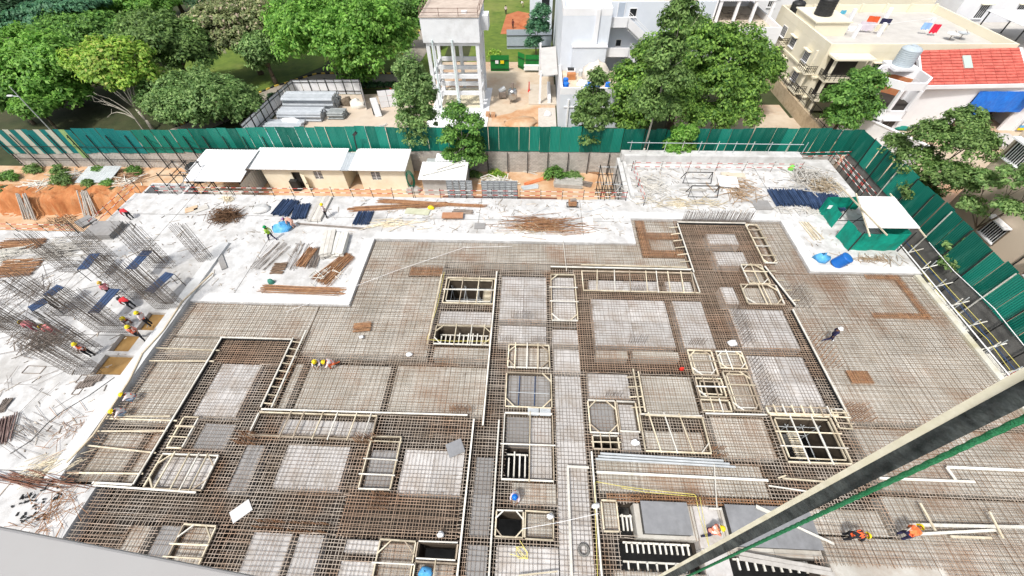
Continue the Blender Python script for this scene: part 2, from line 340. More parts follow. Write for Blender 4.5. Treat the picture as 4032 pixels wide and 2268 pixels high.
# plywood bays  (x0,x1,y0,y1, style): c = clean grey sheet bays between the beams, b = stained bays under a close mat
BAYS = [
 (-27.75,-17.35,16.35,19.55,'b'), (-27.75,-24.0,14.75,16.2,'b'), (-27.7,-23.75,9.4,14.0,'b'), (-27.65,-25.15,5.65,8.65,'b'), (-24.6,-23.5,5.65,8.65,'b'),
 (-17.2,-7.5,15.15,19.55,'b'), (-14.6,-10.6,19.55,27.5,'b'), (-10.6,-7.5,19.55,23.1,'b'), (-10.6,-7.5,24.3,27.5,'b'), (-7.5,6.2,25.0,27.5,'b'), (6.2,10.4,24.6,31.1,'b'), (11.3,14.2,29.3,31.1,'b'), (11.4,13.6,27.0,28.4,'b'), (10.4,14.2,24.6,26.0,'b'),
 (-7.0,-2.85,15.1,16.0,'b'), (-7.05,-2.85,18.1,19.45,'c'),
 (-17.1,-16.5,10.75,14.2,'b'), (-15.95,-9.95,10.75,14.2,'b'), (-9.45,-2.7,10.75,14.3,'b'),
 (-22.7,-19.7,10.0,14.0,'c'), (-21.5,-19.4,7.8,9.5,'g'), (-22.9,-19.4,5.45,7.3,'c'), (-18.0,-16.8,5.4,8.2,'g'), (-15.3,-11.2,5.75,8.3,'c'), (-7.6,-3.75,5.75,8.3,'c'), (-9.75,-8.0,5.9,8.2,'g'), (-16.3,-10.0,8.95,10.0,'c'),
 (-22.5,-21.35,0.2,3.45,'b'), (-20.8,-19.45,0.2,3.5,'g'), (-19.3,-17.5,0.2,3.5,'b'), (-15.3,-13.05,0.2,3.4,'c'), (-12.65,-11.2,0.2,3.4,'c'), (-9.85,-8.0,2.65,3.28,'c'), (-9.85,-7.95,0.2,2.25,'c'), (-7.7,-5.95,0.2,3.2,'b'), (-5.6,-3.6,0.2,2.35,'b'),
 (-3.0,-1.85,3.7,8.0,'g'), (-3.0,-1.85,0.2,3.3,'g'),
 (-2.25,1.6,18.65,23.35,'c'), (-2.2,1.55,16.5,18.15,'c'), (2.1,4.0,18.65,23.4,'c'), (2.0,4.0,16.55,17.9,'c'), (2.05,4.0,14.2,16.1,'c'), (2.1,3.95,-2.5,13.85,'c'),
 (-1.25,1.75,14.35,16.2,'b'), (-1.3,1.8,11.4,13.8,'g'), (.42,1.8,6.8,10.7,'c'), (-1.2,.32,8.9,10.7,'g'), (-.65,2.0,5.4,6.6,'b'), (.2,1.75,3.75,4.95,'b'), (-1.4,2.05,-2.5,3.35,'c'),
 (5.25,11.2,22.0,23.15,'c'), (11.8,14.0,21.9,23.2,'c'), (5.3,11.35,16.55,21.05,'c'), (11.95,14.35,16.55,21.05,'c'), (5.25,7.6,15.5,16.1,'b'), (8.0,11.4,15.55,16.2,'b'),
 (4.45,7.35,12.3,14.15,'c'), (8.3,11.8,11.1,14.1,'b'), (4.35,6.05,9.85,11.9,'g'), (6.3,7.5,8.75,11.85,'c'), (7.9,11.55,8.85,10.1,'b'), (12.4,15.9,8.6,11.2,'b'),
 (12.05,13.7,14.2,16.1,'b'), (14.1,15.9,14.8,16.1,'b'), (14.15,15.75,11.65,14.4,'b'), (12.0,13.8,11.55,12.2,'b'),
 (16.3,17.45,20.9,22.7,'c'), (16.35,20.65,16.65,20.4,'c'), (16.25,20.45,11.8,16.05,'c'), (16.9,19.65,27.9,29.4,'c'), (16.9,19.65,25.25,27.0,'c'), (18.0,20.7,20.85,22.7,'b'), (18.9,20.4,23.1,25.0,'b'), (21.6,24.45,24.5,31.1,'b'),
 (21.5,33.5,11.2,24.4,'b'), (21.5,33.5,7.0,10.8,'b'), (4.6,14.6,6.35,8.1,'b'), (6.5,9.9,4.0,5.75,'b'), (9.9,11.3,1.5,5.75,'c'), (5.0,9.9,-2.5,2.45,'b'), (11.3,16.4,3.4,5.75,'b'), (4.5,5.5,4.3,5.7,'b'),
 (16.6,20.5,4.6,5.9,'b'), (16.6,33.5,-2.5,4.5,'b'), (21.0,33.5,4.5,6.7,'b'), (9.9,16.4,-2.5,1.5,'b') ]
deck = empty('formwork_deck', (0,0,0), kind='structure')
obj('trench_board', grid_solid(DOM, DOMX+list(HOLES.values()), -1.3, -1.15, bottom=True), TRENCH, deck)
sheet_cache = {}
GREYPLY = mat('dark_grey_plywood', (.23,.225,.22), (.31,.305,.30), 1.1, c3=(.16,.14,.12), scale3=.4, rnd=.1)
def ply(x0, x1, y0, y1, ma, z=-.3):
    w, d = round(x1-x0, 2), round(y1-y0, 2); k = (w, d, ma.name)
    if k not in sheet_cache:
        me = MB().box(-w/2+.009,w/2-.009,-d/2+.009,d/2-.009,-.84,0).mesh('plywood_sheet'); me.materials.append(ma); sheet_cache[k] = me
    return obj('plywood_sheet', sheet_cache[k], None, deck, loc=((x0+x1)/2, (y0+y1)/2, z+random.uniform(-.006,.006)))
for x0,x1,y0,y1,s in BAYS:
    ma = {'c':DECKP, 'b':DECKB, 'g':GREYPLY}[s]
    cuts = [(x0,x1,y0,y1)]
    for h in HOLES.values():
        nc = []
        for c in cuts:
            if h[0] < c[1] and h[1] > c[0] and h[2] < c[3] and h[3] > c[2]:
                nc += [(c[0],c[1],c[2],h[2]), (c[0],c[1],h[3],c[3]), (c[0],h[0],max(c[2],h[2]),min(c[3],h[3])), (h[1],c[1],max(c[2],h[2]),min(c[3],h[3]))]
            else: nc.append(c)
        cuts = [c for c in nc if c[1]-c[0] > .05 and c[3]-c[2] > .05]
    for a,b,c,d in cuts:
        w, h = b-a, d-c
        if s == 'b' and w*h > 30: nx, ny = max(1, round(w/4.9)), max(1, round(h/2.45))
        else: nx, ny = max(1, round(w/2.45)), max(1, round(h/2.45))
        for i in range(nx):
            for j in range(ny): ply(a+w*i/nx, a+w*(i+1)/nx, c+h*j/ny, c+h*(j+1)/ny, ma)

# ---- reinforcing steel, laid bar by bar over bays and trenches
RES = .05; MX0, MY0 = -28.4, -3.0; NX, NY = int(62.2/RES), int(34.4/RES)
M = np.zeros((NX, NY), np.int8)
def paint(r, v):
    i0, i1 = int(round((r[0]-MX0)/RES)), int(round((r[1]-MX0)/RES)); j0, j1 = int(round((r[2]-MY0)/RES)), int(round((r[3]-MY0)/RES))
    M[max(i0,0):max(i1,0), max(j0,0):max(j1,0)] = v
for r in DOM: paint((r[0]+.1, r[1]-.1, r[2], r[3]-.05), 1)
paint((-28.4,-25.85,-3,5.45), 0)
for b in BAYS: paint(b[:4], 3 if b[4] == 'b' else 2)
for h in HOLES.values(): paint((h[0]-.05,h[1]+.05,h[2]-.05,h[3]+.05), 0)
for r in ((6.5,9.7,4.0,5.8), (9.9,11.2,-3,5.75), (11.4,16.5,3.5,5.9), (16.4,22.5,-3,3.2)): paint(r, 0)      # bare boards, covers
XX = MX0+(np.arange(NX)+.5)*RES; YY = MY0+(np.arange(NY)+.5)*RES
M[(M == 1) & (((XX[:,None] > 4.0) & (YY[None,:] > 14.3)) | ((XX[:,None] < -17.5) & (XX[:,None] > -23.6) & (YY[None,:] > 14.0)) | ((XX[:,None] > -10.5) & (XX[:,None] < -3.6) & (YY[None,:] > 3.4) & (YY[None,:] < 5.75)))] = 4      # older, rustier steel
def bars(test, step, axis, w, z, jit=.02, seed=1, zj=.01, skip=0, phase=0):
    rr = random.Random(seed); m = MB(); n = M.shape[1-axis] if axis == 0 else M.shape[0]
    A = M if axis == 0 else M.T                     # runs along the first index of A
    s = step/RES; k = phase
    while k < A.shape[1]-1:
        j = int(k); runs = test(A[:, j]); d = np.diff(np.concatenate(([0], runs.astype(np.int8), [0])))
        for a, b in zip(np.where(d == 1)[0], np.where(d == -1)[0]):
            if (b-a)*RES < .25 or rr.random() < skip: continue
            p0 = (MX0 if axis == 0 else MY0)+a*RES-rr.uniform(-.02,.12); p1 = (MX0 if axis == 0 else MY0)+b*RES+rr.uniform(-.02,.12)
            q = (MY0 if axis == 0 else MX0)+k*RES+rr.uniform(-jit,jit); q2 = q+rr.uniform(-jit,jit); zz = z+rr.uniform(-zj,zj)
            s0 = p0; lo = rr.uniform(-jit,jit)
            while s0 < p1-.05:                      # lapped lengths, none quite straight or level
                s1 = min(p1, s0+rr.uniform(2.2,6.5)); hi = rr.uniform(-jit,jit)*1.5; za = zz+rr.uniform(-.008,.008)
                if axis == 0: m.bar((s0,q+lo,za),(s1,q+hi,zz),w)
                else: m.bar((q+lo,s0,za),(q+hi,s1,zz),w)
                lo = hi+rr.choice((0,0,w*1.1)); s0 = s1-(rr.uniform(.2,.5) if s1 < p1 else 0)
        k += s
    return m
def join(*ms):
    o = MB()
    for m in ms: o.add(m.v, m.f)
    return o
obj('beam_reinforcement', join(bars(lambda a: a == 1, .195, 0, .027, -.16, seed=2), bars(lambda a: a == 1, .195, 1, .027, -.188, seed=3), bars(lambda a: a == 1, .54, 0, .027, -.85, seed=4)),
    STEEL, label='close rusty steel grid filling the dark beam trenches between plywood bays', cat='rebar grid', kind='stuff')
obj('rusty_beam_reinforcement', join(bars(lambda a: a == 4, .18, 0, .03, -.16, seed=22), bars(lambda a: a == 4, .18, 1, .03, -.192, seed=23), bars(lambda a: a == 4, .54, 0, .027, -.85, seed=24)),
    mat('rusty_beam_bar', (.24,.165,.115), (.41,.325,.25), .6, rough=.75, c3=(.27,.13,.065), scale3=.3, amt3=.7, island=.3, coord='World'), label='rust brown steel grid in the beam trenches at upper right and lower middle', cat='rebar grid', kind='stuff')
obj('slab_reinforcement', join(bars(lambda a: a == 3, .185, 0, .016, -.14, seed=6), bars(lambda a: a == 3, .185, 1, .016, -.16, seed=7), bars(lambda a: a == 3, .38, 0, .013, -.245, seed=16, phase=2), bars(lambda a: a == 3, .38, 1, .013, -.265, seed=17, phase=2)),
    MATSTEEL, label='brown reinforcing steel mat covering the wide stained plywood bays', cat='rebar grid', kind='stuff')
obj('light_reinforcement', join(bars(lambda a: a == 2, .24, 0, .017, -.2, seed=8, skip=.08), bars(lambda a: a == 2, .24, 1, .017, -.217, seed=9, skip=.08)),
    STEELT, label='thin open steel mesh over the clean grey plywood bays', cat='rebar grid', kind='stuff')
# dark bands where a cage doubles the mat
def cage(name, x0, x1, y0, y1, label, z=-.12, st=.17, w=.028, ma=None):
    m = MB(); rr = random.Random(int(x0*100))
    y = y0
    while y <= y1: m.bar((x0,y,z),(x1,y+rr.uniform(-.02,.02),z),w); m.bar((x0,y,z-.14),(x1,y,z-.14),w); y += st
    x = x0
    while x <= x1: m.bar((x,y0,z+.03),(x+rr.uniform(-.02,.02),y1,z+.03),w); x += st*.9
    return obj(name, m, ma or RUST, None, label, 'rebar cage', 'cages lying in the mat', 'stuff')
cage('rebar_cage', -10.4, -7.6, 23.2, 24.2, 'dense dark steel band left of the upper timber shaft frame')
cage('rebar_cage', 10.45, 11.25, 26.1, 31.0, 'upright rusty steel band left of the tall top frame', ma=RUST)
cage('rebar_cage', 11.3, 14.1, 28.45, 29.2, 'upper rusty cross band beside the tall top frame', ma=RUST)
cage('rebar_cage', 11.3, 14.1, 26.1, 26.9, 'lower rusty cross band beside the tall top frame', ma=RUST)
cage('rebar_cage', 29.0, 31.9, 23.9, 24.4, 'short rusty steel band near the top right edge of the deck', ma=RUST)
cage('rebar_cage', 31.3, 31.9, 20.0, 23.8, 'long rusty steel band near the right edge of the deck', ma=RUST)
cage('rebar_cage', 27.5, 31.9, 19.8, 20.3, 'rusty cross band closing the square at the right edge', ma=RUST)
cage('rebar_cage', 22.9, 24.4, 13.95, 14.9, 'square of bright rusty bars lying on the right deck', z=-.05, st=.1, ma=RUST)
cage('rebar_cage', 5.0, 15.8, 5.82, 6.2, 'long rusty band of steel above the dark plywood cover', ma=RUST)
# ================================================================== TIMBER FRAMES ROUND THE SHAFTS
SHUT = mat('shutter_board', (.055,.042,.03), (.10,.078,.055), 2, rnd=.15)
def frame(label, x0, x1, y0, y1, cx=(), cy=(), diag=(1,1,1,1), z=.02, w=.08, walls=True, over=.0, double=False, ma=None, tilt=0, low=-.95):
    ma = ma or TIMBER
    t = empty('shutter_frame', ((x0+x1)/2,(y0+y1)/2,-.3), label, 'timber frame', 'timber frames round the openings')
    ox, oy, oz = (x0+x1)/2, (y0+y1)/2, -.3
    rr = random.Random(int((x0*7+y0*13)*100))
    def tb(p, q, ww=w, h=.1, name='timber', m_=ma):
        k_ = rr.random(); m_ = m_ if k_ < .55 else WTIMBER if k_ < .78 else OLDTIMBER; ww *= rr.uniform(.82,1.15)
        p = (p[0]-ox+rr.uniform(-.02,.02), p[1]-oy+rr.uniform(-.02,.02), p[2]-oz); q = (q[0]-ox+rr.uniform(-.02,.02), q[1]-oy+rr.uniform(-.02,.02), q[2]-oz)
        obj(name, MB().bar(p, q, ww, h), m_, t)
    e = .06
    tb((x0-over,y0,z),(x1+over,y0,z)); tb((x0-over,y1,z),(x1+over,y1,z)); tb((x0,y0+e,z+.003),(x0,y1-e,z+.003)); tb((x1,y0+e,z-.003),(x1,y1-e,z-.003))
    if double:
        tb((x0+.24,y0+.22,z-.02),(x1-.24,y0+.22,z-.02), w*.8); tb((x0+.24,y1-.22,z-.02),(x1-.24,y1-.22,z-.02), w*.8); tb((x0+.22,y0+.3,z-.03),(x0+.22,y1-.3,z-.03), w*.8); tb((x1-.22,y0+.3,z-.03),(x1-.22,y1-.3,z-.03), w*.8)
    k = min(.62, (x1-x0)*.32, (y1-y0)*.32)
    zz = z+.012
    if diag[0]: tb((x0,y1-k,zz),(x0+k,y1,zz), w*.85)
    if diag[1]: tb((x1,y1-k,zz),(x1-k,y1,zz), w*.85)
    if diag[2]: tb((x1,y0+k,zz),(x1-k,y0,zz), w*.85)
    if diag[3]: tb((x0,y0+k,zz),(x0+k,y0,zz), w*.85)
    for i, c in enumerate(cx):
        tb((c,y0-.12,z+.07+.003*i),(c+tilt,y1+.12,z+.07+.003*i), w*.85, .08)
    for i, c in enumerate(cy):
        tb((x0-.15,c,z+.13+.003*i),(x1+.15,c,z+.13+.003*i), w*.85, .08)
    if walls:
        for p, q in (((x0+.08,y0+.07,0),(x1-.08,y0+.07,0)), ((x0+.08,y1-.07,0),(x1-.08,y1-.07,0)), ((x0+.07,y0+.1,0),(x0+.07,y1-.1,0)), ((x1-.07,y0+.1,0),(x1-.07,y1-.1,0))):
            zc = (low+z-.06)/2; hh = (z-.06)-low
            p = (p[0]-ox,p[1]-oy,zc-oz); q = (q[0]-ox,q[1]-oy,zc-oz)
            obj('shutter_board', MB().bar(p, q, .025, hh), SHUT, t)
    return t
f1 = frame('timber frame round the dark shaft with a ladder, upper of two left shafts', -6.98,-2.8,20.05,22.8, cx=(-5.6,-4.2), cy=(21.4,), diag=(0,0,0,0), double=True, low=-3)
frame('timber frame with many joists round the lower left dark shaft', -7.08,-2.8,16.1,17.8, cx=(-5.5,-4.3,-3.3), diag=(1,1,1,1), double=False, low=-3)
frame('tall narrow timber frame with two cross battens beside the grey square bay', 2.0,4.06,18.58,23.45, cy=(20.4,21.9), diag=(1,0,1,1))
frame('long low timber frame crossed by a row of battens, upper centre', 4.7,14.35,21.75,23.95, cx=(5.8,7.3,8.6,10.0,10.9,11.9,13.0,13.9), diag=(0,0,0,0), tilt=.25, double=False)
frame('timber frame with three battens left of the central corridor', -1.31,1.73,14.3,16.23, cx=(-.8,.1,.9), diag=(1,1,1,1))
frame('timber frame with blue props inside, left of the central corridor', -1.34,1.82,11.3,13.87, diag=(0,1,1,1), walls=True)
frame('long timber and steel lift shaft frame with close joists, centre', -1.32,1.85,6.7,10.85, cx=(.38,), diag=(0,0,0,0), cy=(8.75,), low=-1.1)
frame('small square timber frame round a black hole beside the corridor', -1.5,.05,3.68,5.02, diag=(1,1,1,1), low=-2)
frame('small plain timber frame right of the square black hole', .18,1.78,3.66,5.02, diag=(0,0,0,0))
frame('low timber frame right of the yellow rope, under a white cloth bundle', 4.6,5.45,4.2,5.75, diag=(0,0,0,0), walls=False)
frame('upper left timber frame of the cluster of four near the centre right', 12.0,13.72,14.15,16.16, cy=(15.2,), diag=(1,1,1,1), double=True)
frame('upper right timber frame of the cluster of four near the centre right', 14.05,15.93,14.75,16.14, cx=(14.8,), diag=(1,1,1,1), double=True)
frame('lower left timber frame over a black hole in the cluster of four', 12.02,13.78,12.48,13.87, cx=(12.5,13.2), cy=(13.2,), diag=(0,1,0,1), double=True, low=-2)
frame('lower right tall timber frame of the cluster of four', 14.08,15.82,11.58,14.5, cy=(13.4,12.6), diag=(1,1,1,1), double=True)
frame('narrow slatted timber frame along the top of the lower right shaft', 16.2,20.7,11.45,11.95, cx=(16.7,17.3,17.9,18.5,19.1,19.7,20.2), diag=(0,0,0,0), walls=False)
frame('small timber crib at the foot of the right hand beam', 20.4,21.2,10.6,11.9, cy=(10.9,11.3,11.6), diag=(0,0,0,0))
frame('flat timber frame below the cluster of four', 11.95,13.84,11.5,12.25, cx=(12.6,13.2), diag=(0,0,0,0))
frame('octagonal looking timber frame right of the corridor', 4.29,6.12,9.75,11.95, diag=(1,1,1,1))
frame('open timber frame joined to the octagonal looking one', 6.24,7.5,9.9,11.93, diag=(0,0,0,0))
frame('small timber crib over a black slot above the white channels', 4.42,6.03,8.7,9.55, cx=(4.9,5.5), cy=(9.1,), diag=(0,0,0,0), low=-2)
frame('wide timber frame with leaning struts above the white channels', 7.65,11.75,8.7,11.1, cx=(8.6,9.6,10.6), diag=(0,0,1,0), tilt=-.35)
frame('timber grid frame over the large black shaft at lower right', 16.25,20.1,8.38,11.35, cx=(17.5,18.9), cy=(9.3,10.2), diag=(0,0,0,0), double=True, low=-3)
frame('slim timber frame with corner struts at the upper right edge', 20.9,22.0,25.4,30.5, cy=(26.2,27.4,28.5,29.6), diag=(1,1,1,1), double=False)
frame('timber frame with diagonal struts below the slim upper right frame', 18.75,20.5,22.95,25.1, cy=(24.2,), cx=(19.6,), diag=(1,1,1,1))
frame('rectangular timber frame with corner struts on the right beam', 17.95,20.85,20.75,22.8, cx=(19.4,19.7), diag=(1,1,1,1))
frame('large timber frame with five battens at the lower left', -22.95,-19.3,5.35,7.35, cx=(-22.2,-21.2,-20.6,-20.0), diag=(1,1,1,1))
frame('tiny three bay timber crib beside the left trench', -22.95,-21.95,7.75,9.75, cy=(8.4,9.1), diag=(0,0,0,0), walls=False)
frame('timber frame cut by the window ledge at bottom left', -19.35,-17.42,0.6,3.55, cy=(2.6,2.0,1.4), diag=(1,1,0,0))
frame('long timber frame crossed by six long battens, lower left', -18.0,-9.9,8.72,10.3, cx=(-15.9,-15.0,-13.7,-12.7,-11.4,-10.4), diag=(0,0,0,0), tilt=.1)
frame('upright timber frame with three cross battens, lower middle', -9.85,-7.95,5.82,8.95, cy=(6.6,7.5,8.6), diag=(0,0,0,0))
frame('timber frame with corner struts at the bottom edge, left of the white strip', -7.85,-5.85,0.4,3.28, cy=(2.2,), diag=(1,1,0,0))
frame('small double timber frame round a black slot at the bottom edge', -5.72,-3.53,2.5,3.3, diag=(0,0,0,0), double=False, low=-2)
frame('pair of plain timber frames with a blue cloth at the bottom edge', -5.7,-3.4,0.4,2.36, cx=(-4.6,), diag=(0,0,0,0))
# joists and props seen inside the dark shafts
def joists(label, x0, x1, y0, y1, n, z=-.75, ladder=None, cat='joists'):
    t = empty('shaft_joists', ((x0+x1)/2, (y0+y1)/2, z), label, cat)
    ox, oy = (x0+x1)/2, (y0+y1)/2
    for i in range(n):
        x = x0+(x1-x0)*(i+.5)/n; obj('joist', MB().bar((x-ox,y0-oy+.05,0),(x-ox,y0-oy+random.uniform(.75,1.0)*(y1-y0),0),.09,.1), WTIMBER, t)
    for k in (.9,): obj('rail', MB().bar((x0-ox,y0-oy+k*(y1-y0),-.11),(x1-ox,y0-oy+k*(y1-y0),-.11),.09,.1), WTIMBER, t)
    return t
joists('short white joists inside the lower left dark shaft', -6.9,-3.0,16.25,17.6,11)
joists('row of white joists across the stair opening beside the diagonal beam', 5.7,9.4,3.25,3.85,12, z=-.5)
joists('white joists along the near edge of the stair opening', 5.6,9.2,2.45,2.95,7, z=-.55)
joists('white joists in the opening under the large grey cover', 11.6,15.6,2.7,3.3,9, z=-.5)
joists('white joists along the near side of the opening under the large cover', 11.6,15.4,1.65,2.3,8, z=-.55)
joists('close white joists on the left of the central lift shaft', -1.1,.28,6.85,8.5,4, z=-.5)
joists('white joists in the narrow slot left of the grey cover', 5.7,6.4,4.3,5.2,3, z=-.5)
def scaffold_in(label, x0, x1, y0, y1, lad):
    t = empty('shaft_scaffold', ((x0+x1)/2,(y0+y1)/2,-3), label, 'scaffold'); ox, oy = (x0+x1)/2, (y0+y1)/2
    for i in range(4):
        for j in range(2):
            x, y = x0+.3+(x1-x0-.6)*i/3-ox, y0+.3+(y1-y0-.6)*j-oy
            obj('standard', MB().tube((x,y,-3),(x,y,2.3),.035,6), GALV, t)
    for zz in (1.9,.4):
        for j in range(2):
            y = y0+.3+(y1-y0-.6)*j-oy; obj('ledger', MB().tube((x0-ox+.1,y+.04,zz),(x1-ox-.1,y+.04,zz),.03,6), GALV, t)
        for i in range(4):
            x = x0+.3+(x1-x0-.6)*i/3-ox; obj('transom', MB().tube((x+.04,y0-oy+.1,zz+.07),(x+.04,y1-oy-.1,zz+.07),.03,6), GALV, t)
    lx = lad-ox
    for i in range(12): obj('walkway_slat', MB().box(lx-.35,lx+.35,-.9+.15*i,-.82+.15*i,1.95,2.0), TIMBER, t)
scaffold_in('steel scaffold with a slatted walkway down inside the upper left shaft', -6.95,-2.85,20.1,22.8,-3.5)
scaffold_in('steel scaffold with a slatted walkway down inside the lower right shaft', 16.3,20.05,8.45,11.3,17.9)

# ---- shutters: long side forms with white capping
def shutter(label, p, q, h=.35, z=.12, w=.10, ma=None, props=0, side=1, dark=True):
    p, q = Vector((p[0],p[1],0)), Vector((q[0],q[1],0)); c = (p+q)/2; t = empty('side_form', (c.x,c.y,-.3), label, 'side form', 'side forms along the beams')
    d = (q-p).normalized(); n = Vector((-d.y,d.x,0))*side
    a, b = p-c, q-c
    obj('capping', MB().bar(a+Vector((0,0,z+.3)), b+Vector((0,0,z+.3)), w, .07), ma or WTIMBER, t)
    if dark: obj('form_board', MB().bar(a+Vector((0,0,-.18)), b+Vector((0,0,-.18)), w*.4, 1.1), BLACKST if dark == 2 else SHUT, t)
    L = (q-p).length
    for i in range(props):
        s = a+d*(L*(i+.5)/props)
        obj('strut', MB().bar(s+Vector((0,0,z+.25)), s+n*.85+Vector((0,0,.2)), .07, .07), TIMBER, t)
    return t
shutter('long side form beside the left trench, with timber capping', (-23.6,5.5),(-23.6,16.0), h=.5, dark=2)
shutter('side form closing the top of the brown trench at left', (-23.7,16.05),(-18.0,16.05), h=.6, dark=2)
shutter('sloping twin side form with struts left of the crouching workers, inner board', (-18.0,10.6),(-18.0,16.2), props=9, side=-1, dark=2)
shutter('outer board of the twin side form left of the crouching workers', (-17.25,10.6),(-17.25,16.9), dark=False, ma=WTIMBER)
shutter('side form across the deck above the six long battens', (-17.9,10.45),(-3.8,10.55), h=.3)
shutter('side form left of the pale strip at bottom centre', (-3.35,.3),(-3.35,10.3), h=.5, ma=WTIMBER)
shutter('side form right of the pale strip at bottom centre', (-1.68,.3),(-1.68,10.3), h=.5, ma=WTIMBER)
shutter('side form left of the upper right beam pit, with braces', (14.38,24.0),(14.38,30.4), h=.7, props=7, side=1, dark=2)
shutter('side form along the top of the upper right beam pit', (14.4,30.6),(20.9,30.6), h=.7, dark=2)
shutter('long side form down the right hand beam', (21.3,11.4),(21.2,20.2), h=.6, dark=2)
shutter('side form right of the two left shafts', (-2.72,9.9),(-2.72,23.6), h=.4, dark=True)
shutter('side form across the top of the large bays, upper centre', (2.0,24.3),(14.2,24.3), h=.3)
shutter('side form at the bottom left corner of the rebar deck', (-26.0,5.35),(-19.5,5.2), h=.4, dark=2)
shutter('side form right of the central corridor', (4.25,-1.5),(4.25,8.5), h=.4)
shutter('timber line above the small crib, centre right', (12.0,11.25),(16.0,11.3), h=.4)
shutter('stepped side form beside the tall right frame', (21.6,20.6),(20.7,24.9), h=.5, props=4, side=-1, dark=2)
shutter('thin timber left of the two upper shafts', (-7.5,16.0),(-7.5,23.1), h=.2, dark=False, ma=TIMBER)
# long white boards, battens and planks lying on the mat
def plank(label, p, q, w=.14, h=.06, ma=None, z=-.03, name='plank', group='planks lying on the rebar mat', cat='plank'):
    p, q = Vector(p), Vector(q); c = (p+q)/2; c.z = z
    return obj(name, MB().bar(p-Vector((c.x,c.y,p.z)), q-Vector((c.x,c.y,q.z)), w, h), ma or WTIMBER, None, label, cat, group, loc=(c.x,c.y,z))
def pl(label, a, b, **k): return plank(label, T(*a,-.05), T(*b,-.05), **k)
pl('long white board running right across the lower deck', (3,2,760,515), (3,2,2304,590), w=.14)
pl('white board continuing under the diagonal beam towards the right', (3,3,1000,570), (3,3,1860,603))
pl('white board lying right up to the right frame edge', (3,3,1610,470), (3,3,2304,500), w=.16)
pl('short board meeting the right hand white board at a corner', (3,3,1600,475), (3,3,1680,585), w=.14, z=.02)
pl('white board held by the worker at lower right', (3,3,1265,990), (3,3,2304,1012), w=.16, z=.05)
pl('white board resting under the two cross battens, lower right', (3,3,1365,1072), (3,3,2085,1035), w=.14)
pl('short pale board at lower right, below the others', (3,3,1640,1095), (3,3,2010,1108), w=.12, ma=TIMBER)
pl('left cross batten at lower right', (3,3,1350,800), (3,3,1485,1045), w=.10, z=.12, ma=TIMBER)
pl('right cross batten at lower right', (3,3,1970,875), (3,3,2090,1115), w=.10, z=.12, ma=TIMBER)
pl('white upright board down the central corridor', (3,2,500,470), (3,2,535,1449), w=.14, z=.02)
pl('short white board at the top of the corridor board', (3,2,495,468), (3,2,690,478), w=.14, z=.05)
pl('short stick at the bottom of the centre bay', (3,2,60,1445), (3,2,410,1408), w=.07, ma=TIMBER)
pl('thin white prop hanging below the steel channels', (3,2,1815,450), (3,2,1840,850), w=.06, z=.02)
pl('cross piece at the foot of the thin white prop', (3,2,1770,845), (3,2,1880,848), w=.09, z=.0)
pl('timber batten leaning into the left bay, first from the top', (2,0,1560,778), (2,0,2215,805), w=.09, z=.02, ma=TIMBER)
pl('timber batten leaning into the left bay, second from the top', (2,0,1510,908), (2,0,2160,913), w=.09, z=.02, ma=TIMBER)
pl('timber batten leaning into the left bay, third from the top', (3,0,900,18), (3,0,1540,15), w=.09, z=.02, ma=TIMBER)
pl('timber batten leaning into the left bay, fourth from the top', (3,0,960,35), (3,0,1600,55), w=.09, z=.02, ma=TIMBER)
pl('timber batten leaning into the left bay, fifth from the top', (3,0,850,150), (3,0,1510,148), w=.09, z=.02, ma=TIMBER)
pl('timber batten leaning into the left bay, sixth from the top', (3,0,770,275), (3,0,1410,345), w=.09, z=.02, ma=TIMBER)
pl('timber batten leaning into the left bay, lowest of the row', (3,0,580,522), (3,0,1295,532), w=.09, z=.02, ma=TIMBER)
pl('timber stop board at the foot of the left bay', (3,0,840,612), (3,0,1200,630), w=.12, z=.02)
# white steel channels stacked along the shaft
ch = empty('steel_channel_stack', (8.6,8.3,-.05), 'stack of long white steel channels above the yellow rope', 'steel channels')
for i in range(3): obj('channel', MB().bar((-4.1+.15*i,-.2+.15*i,.07*i),(4.1-.35*i+.3,-.35+.15*i,.07*i),.11,.1), GALV, ch)
# plywood covers raised over openings
def cover(label, x0, x1, y0, y1, z, h, rz=0, ma=None):
    t = empty('plywood_cover', ((x0+x1)/2,(y0+y1)/2,z), label, 'plywood cover', rz=rz); w, d = (x1-x0)/2, (y1-y0)/2
    nx = max(1, round(2*w/2.5))
    for i in range(nx): obj('cover_sheet', MB().box(-w+2*w*i/nx+.004, -w+2*w*(i+1)/nx-.004, -d, d, h-.03, h), ma or COVER, t)
    obj('cover_frame', MB().box(-w+.03,w-.03,-d+.03,d-.03,0,h-.032), BLACKST, t)
    return t
COVER = mat('grey_cover_plywood', (.20,.205,.215), (.27,.275,.285), 1.2, rough=.6, c3=(.13,.13,.13), scale3=.8, rnd=.06)
cover('raised dark grey plywood cover beside the black slot, lower centre right', 6.8,9.45,4.15,5.78,-.3,.55)
cover('large dark plywood cover half hidden behind the diagonal beam', 11.6,16.3,3.75,5.8,-.3,.5)
cover('loose grey plywood sheet lying on the bay at lower middle', -4.9,-3.85,8.0,8.9,-.12,.03, rz=.45)
cover('loose pale plywood sheet lying on the dark mesh at lower left', -17.0,-15.9,4.0,4.75,-.12,.03, rz=.75, ma=mat('pale_plywood', (.52,.51,.50), (.62,.61,.60), 2))
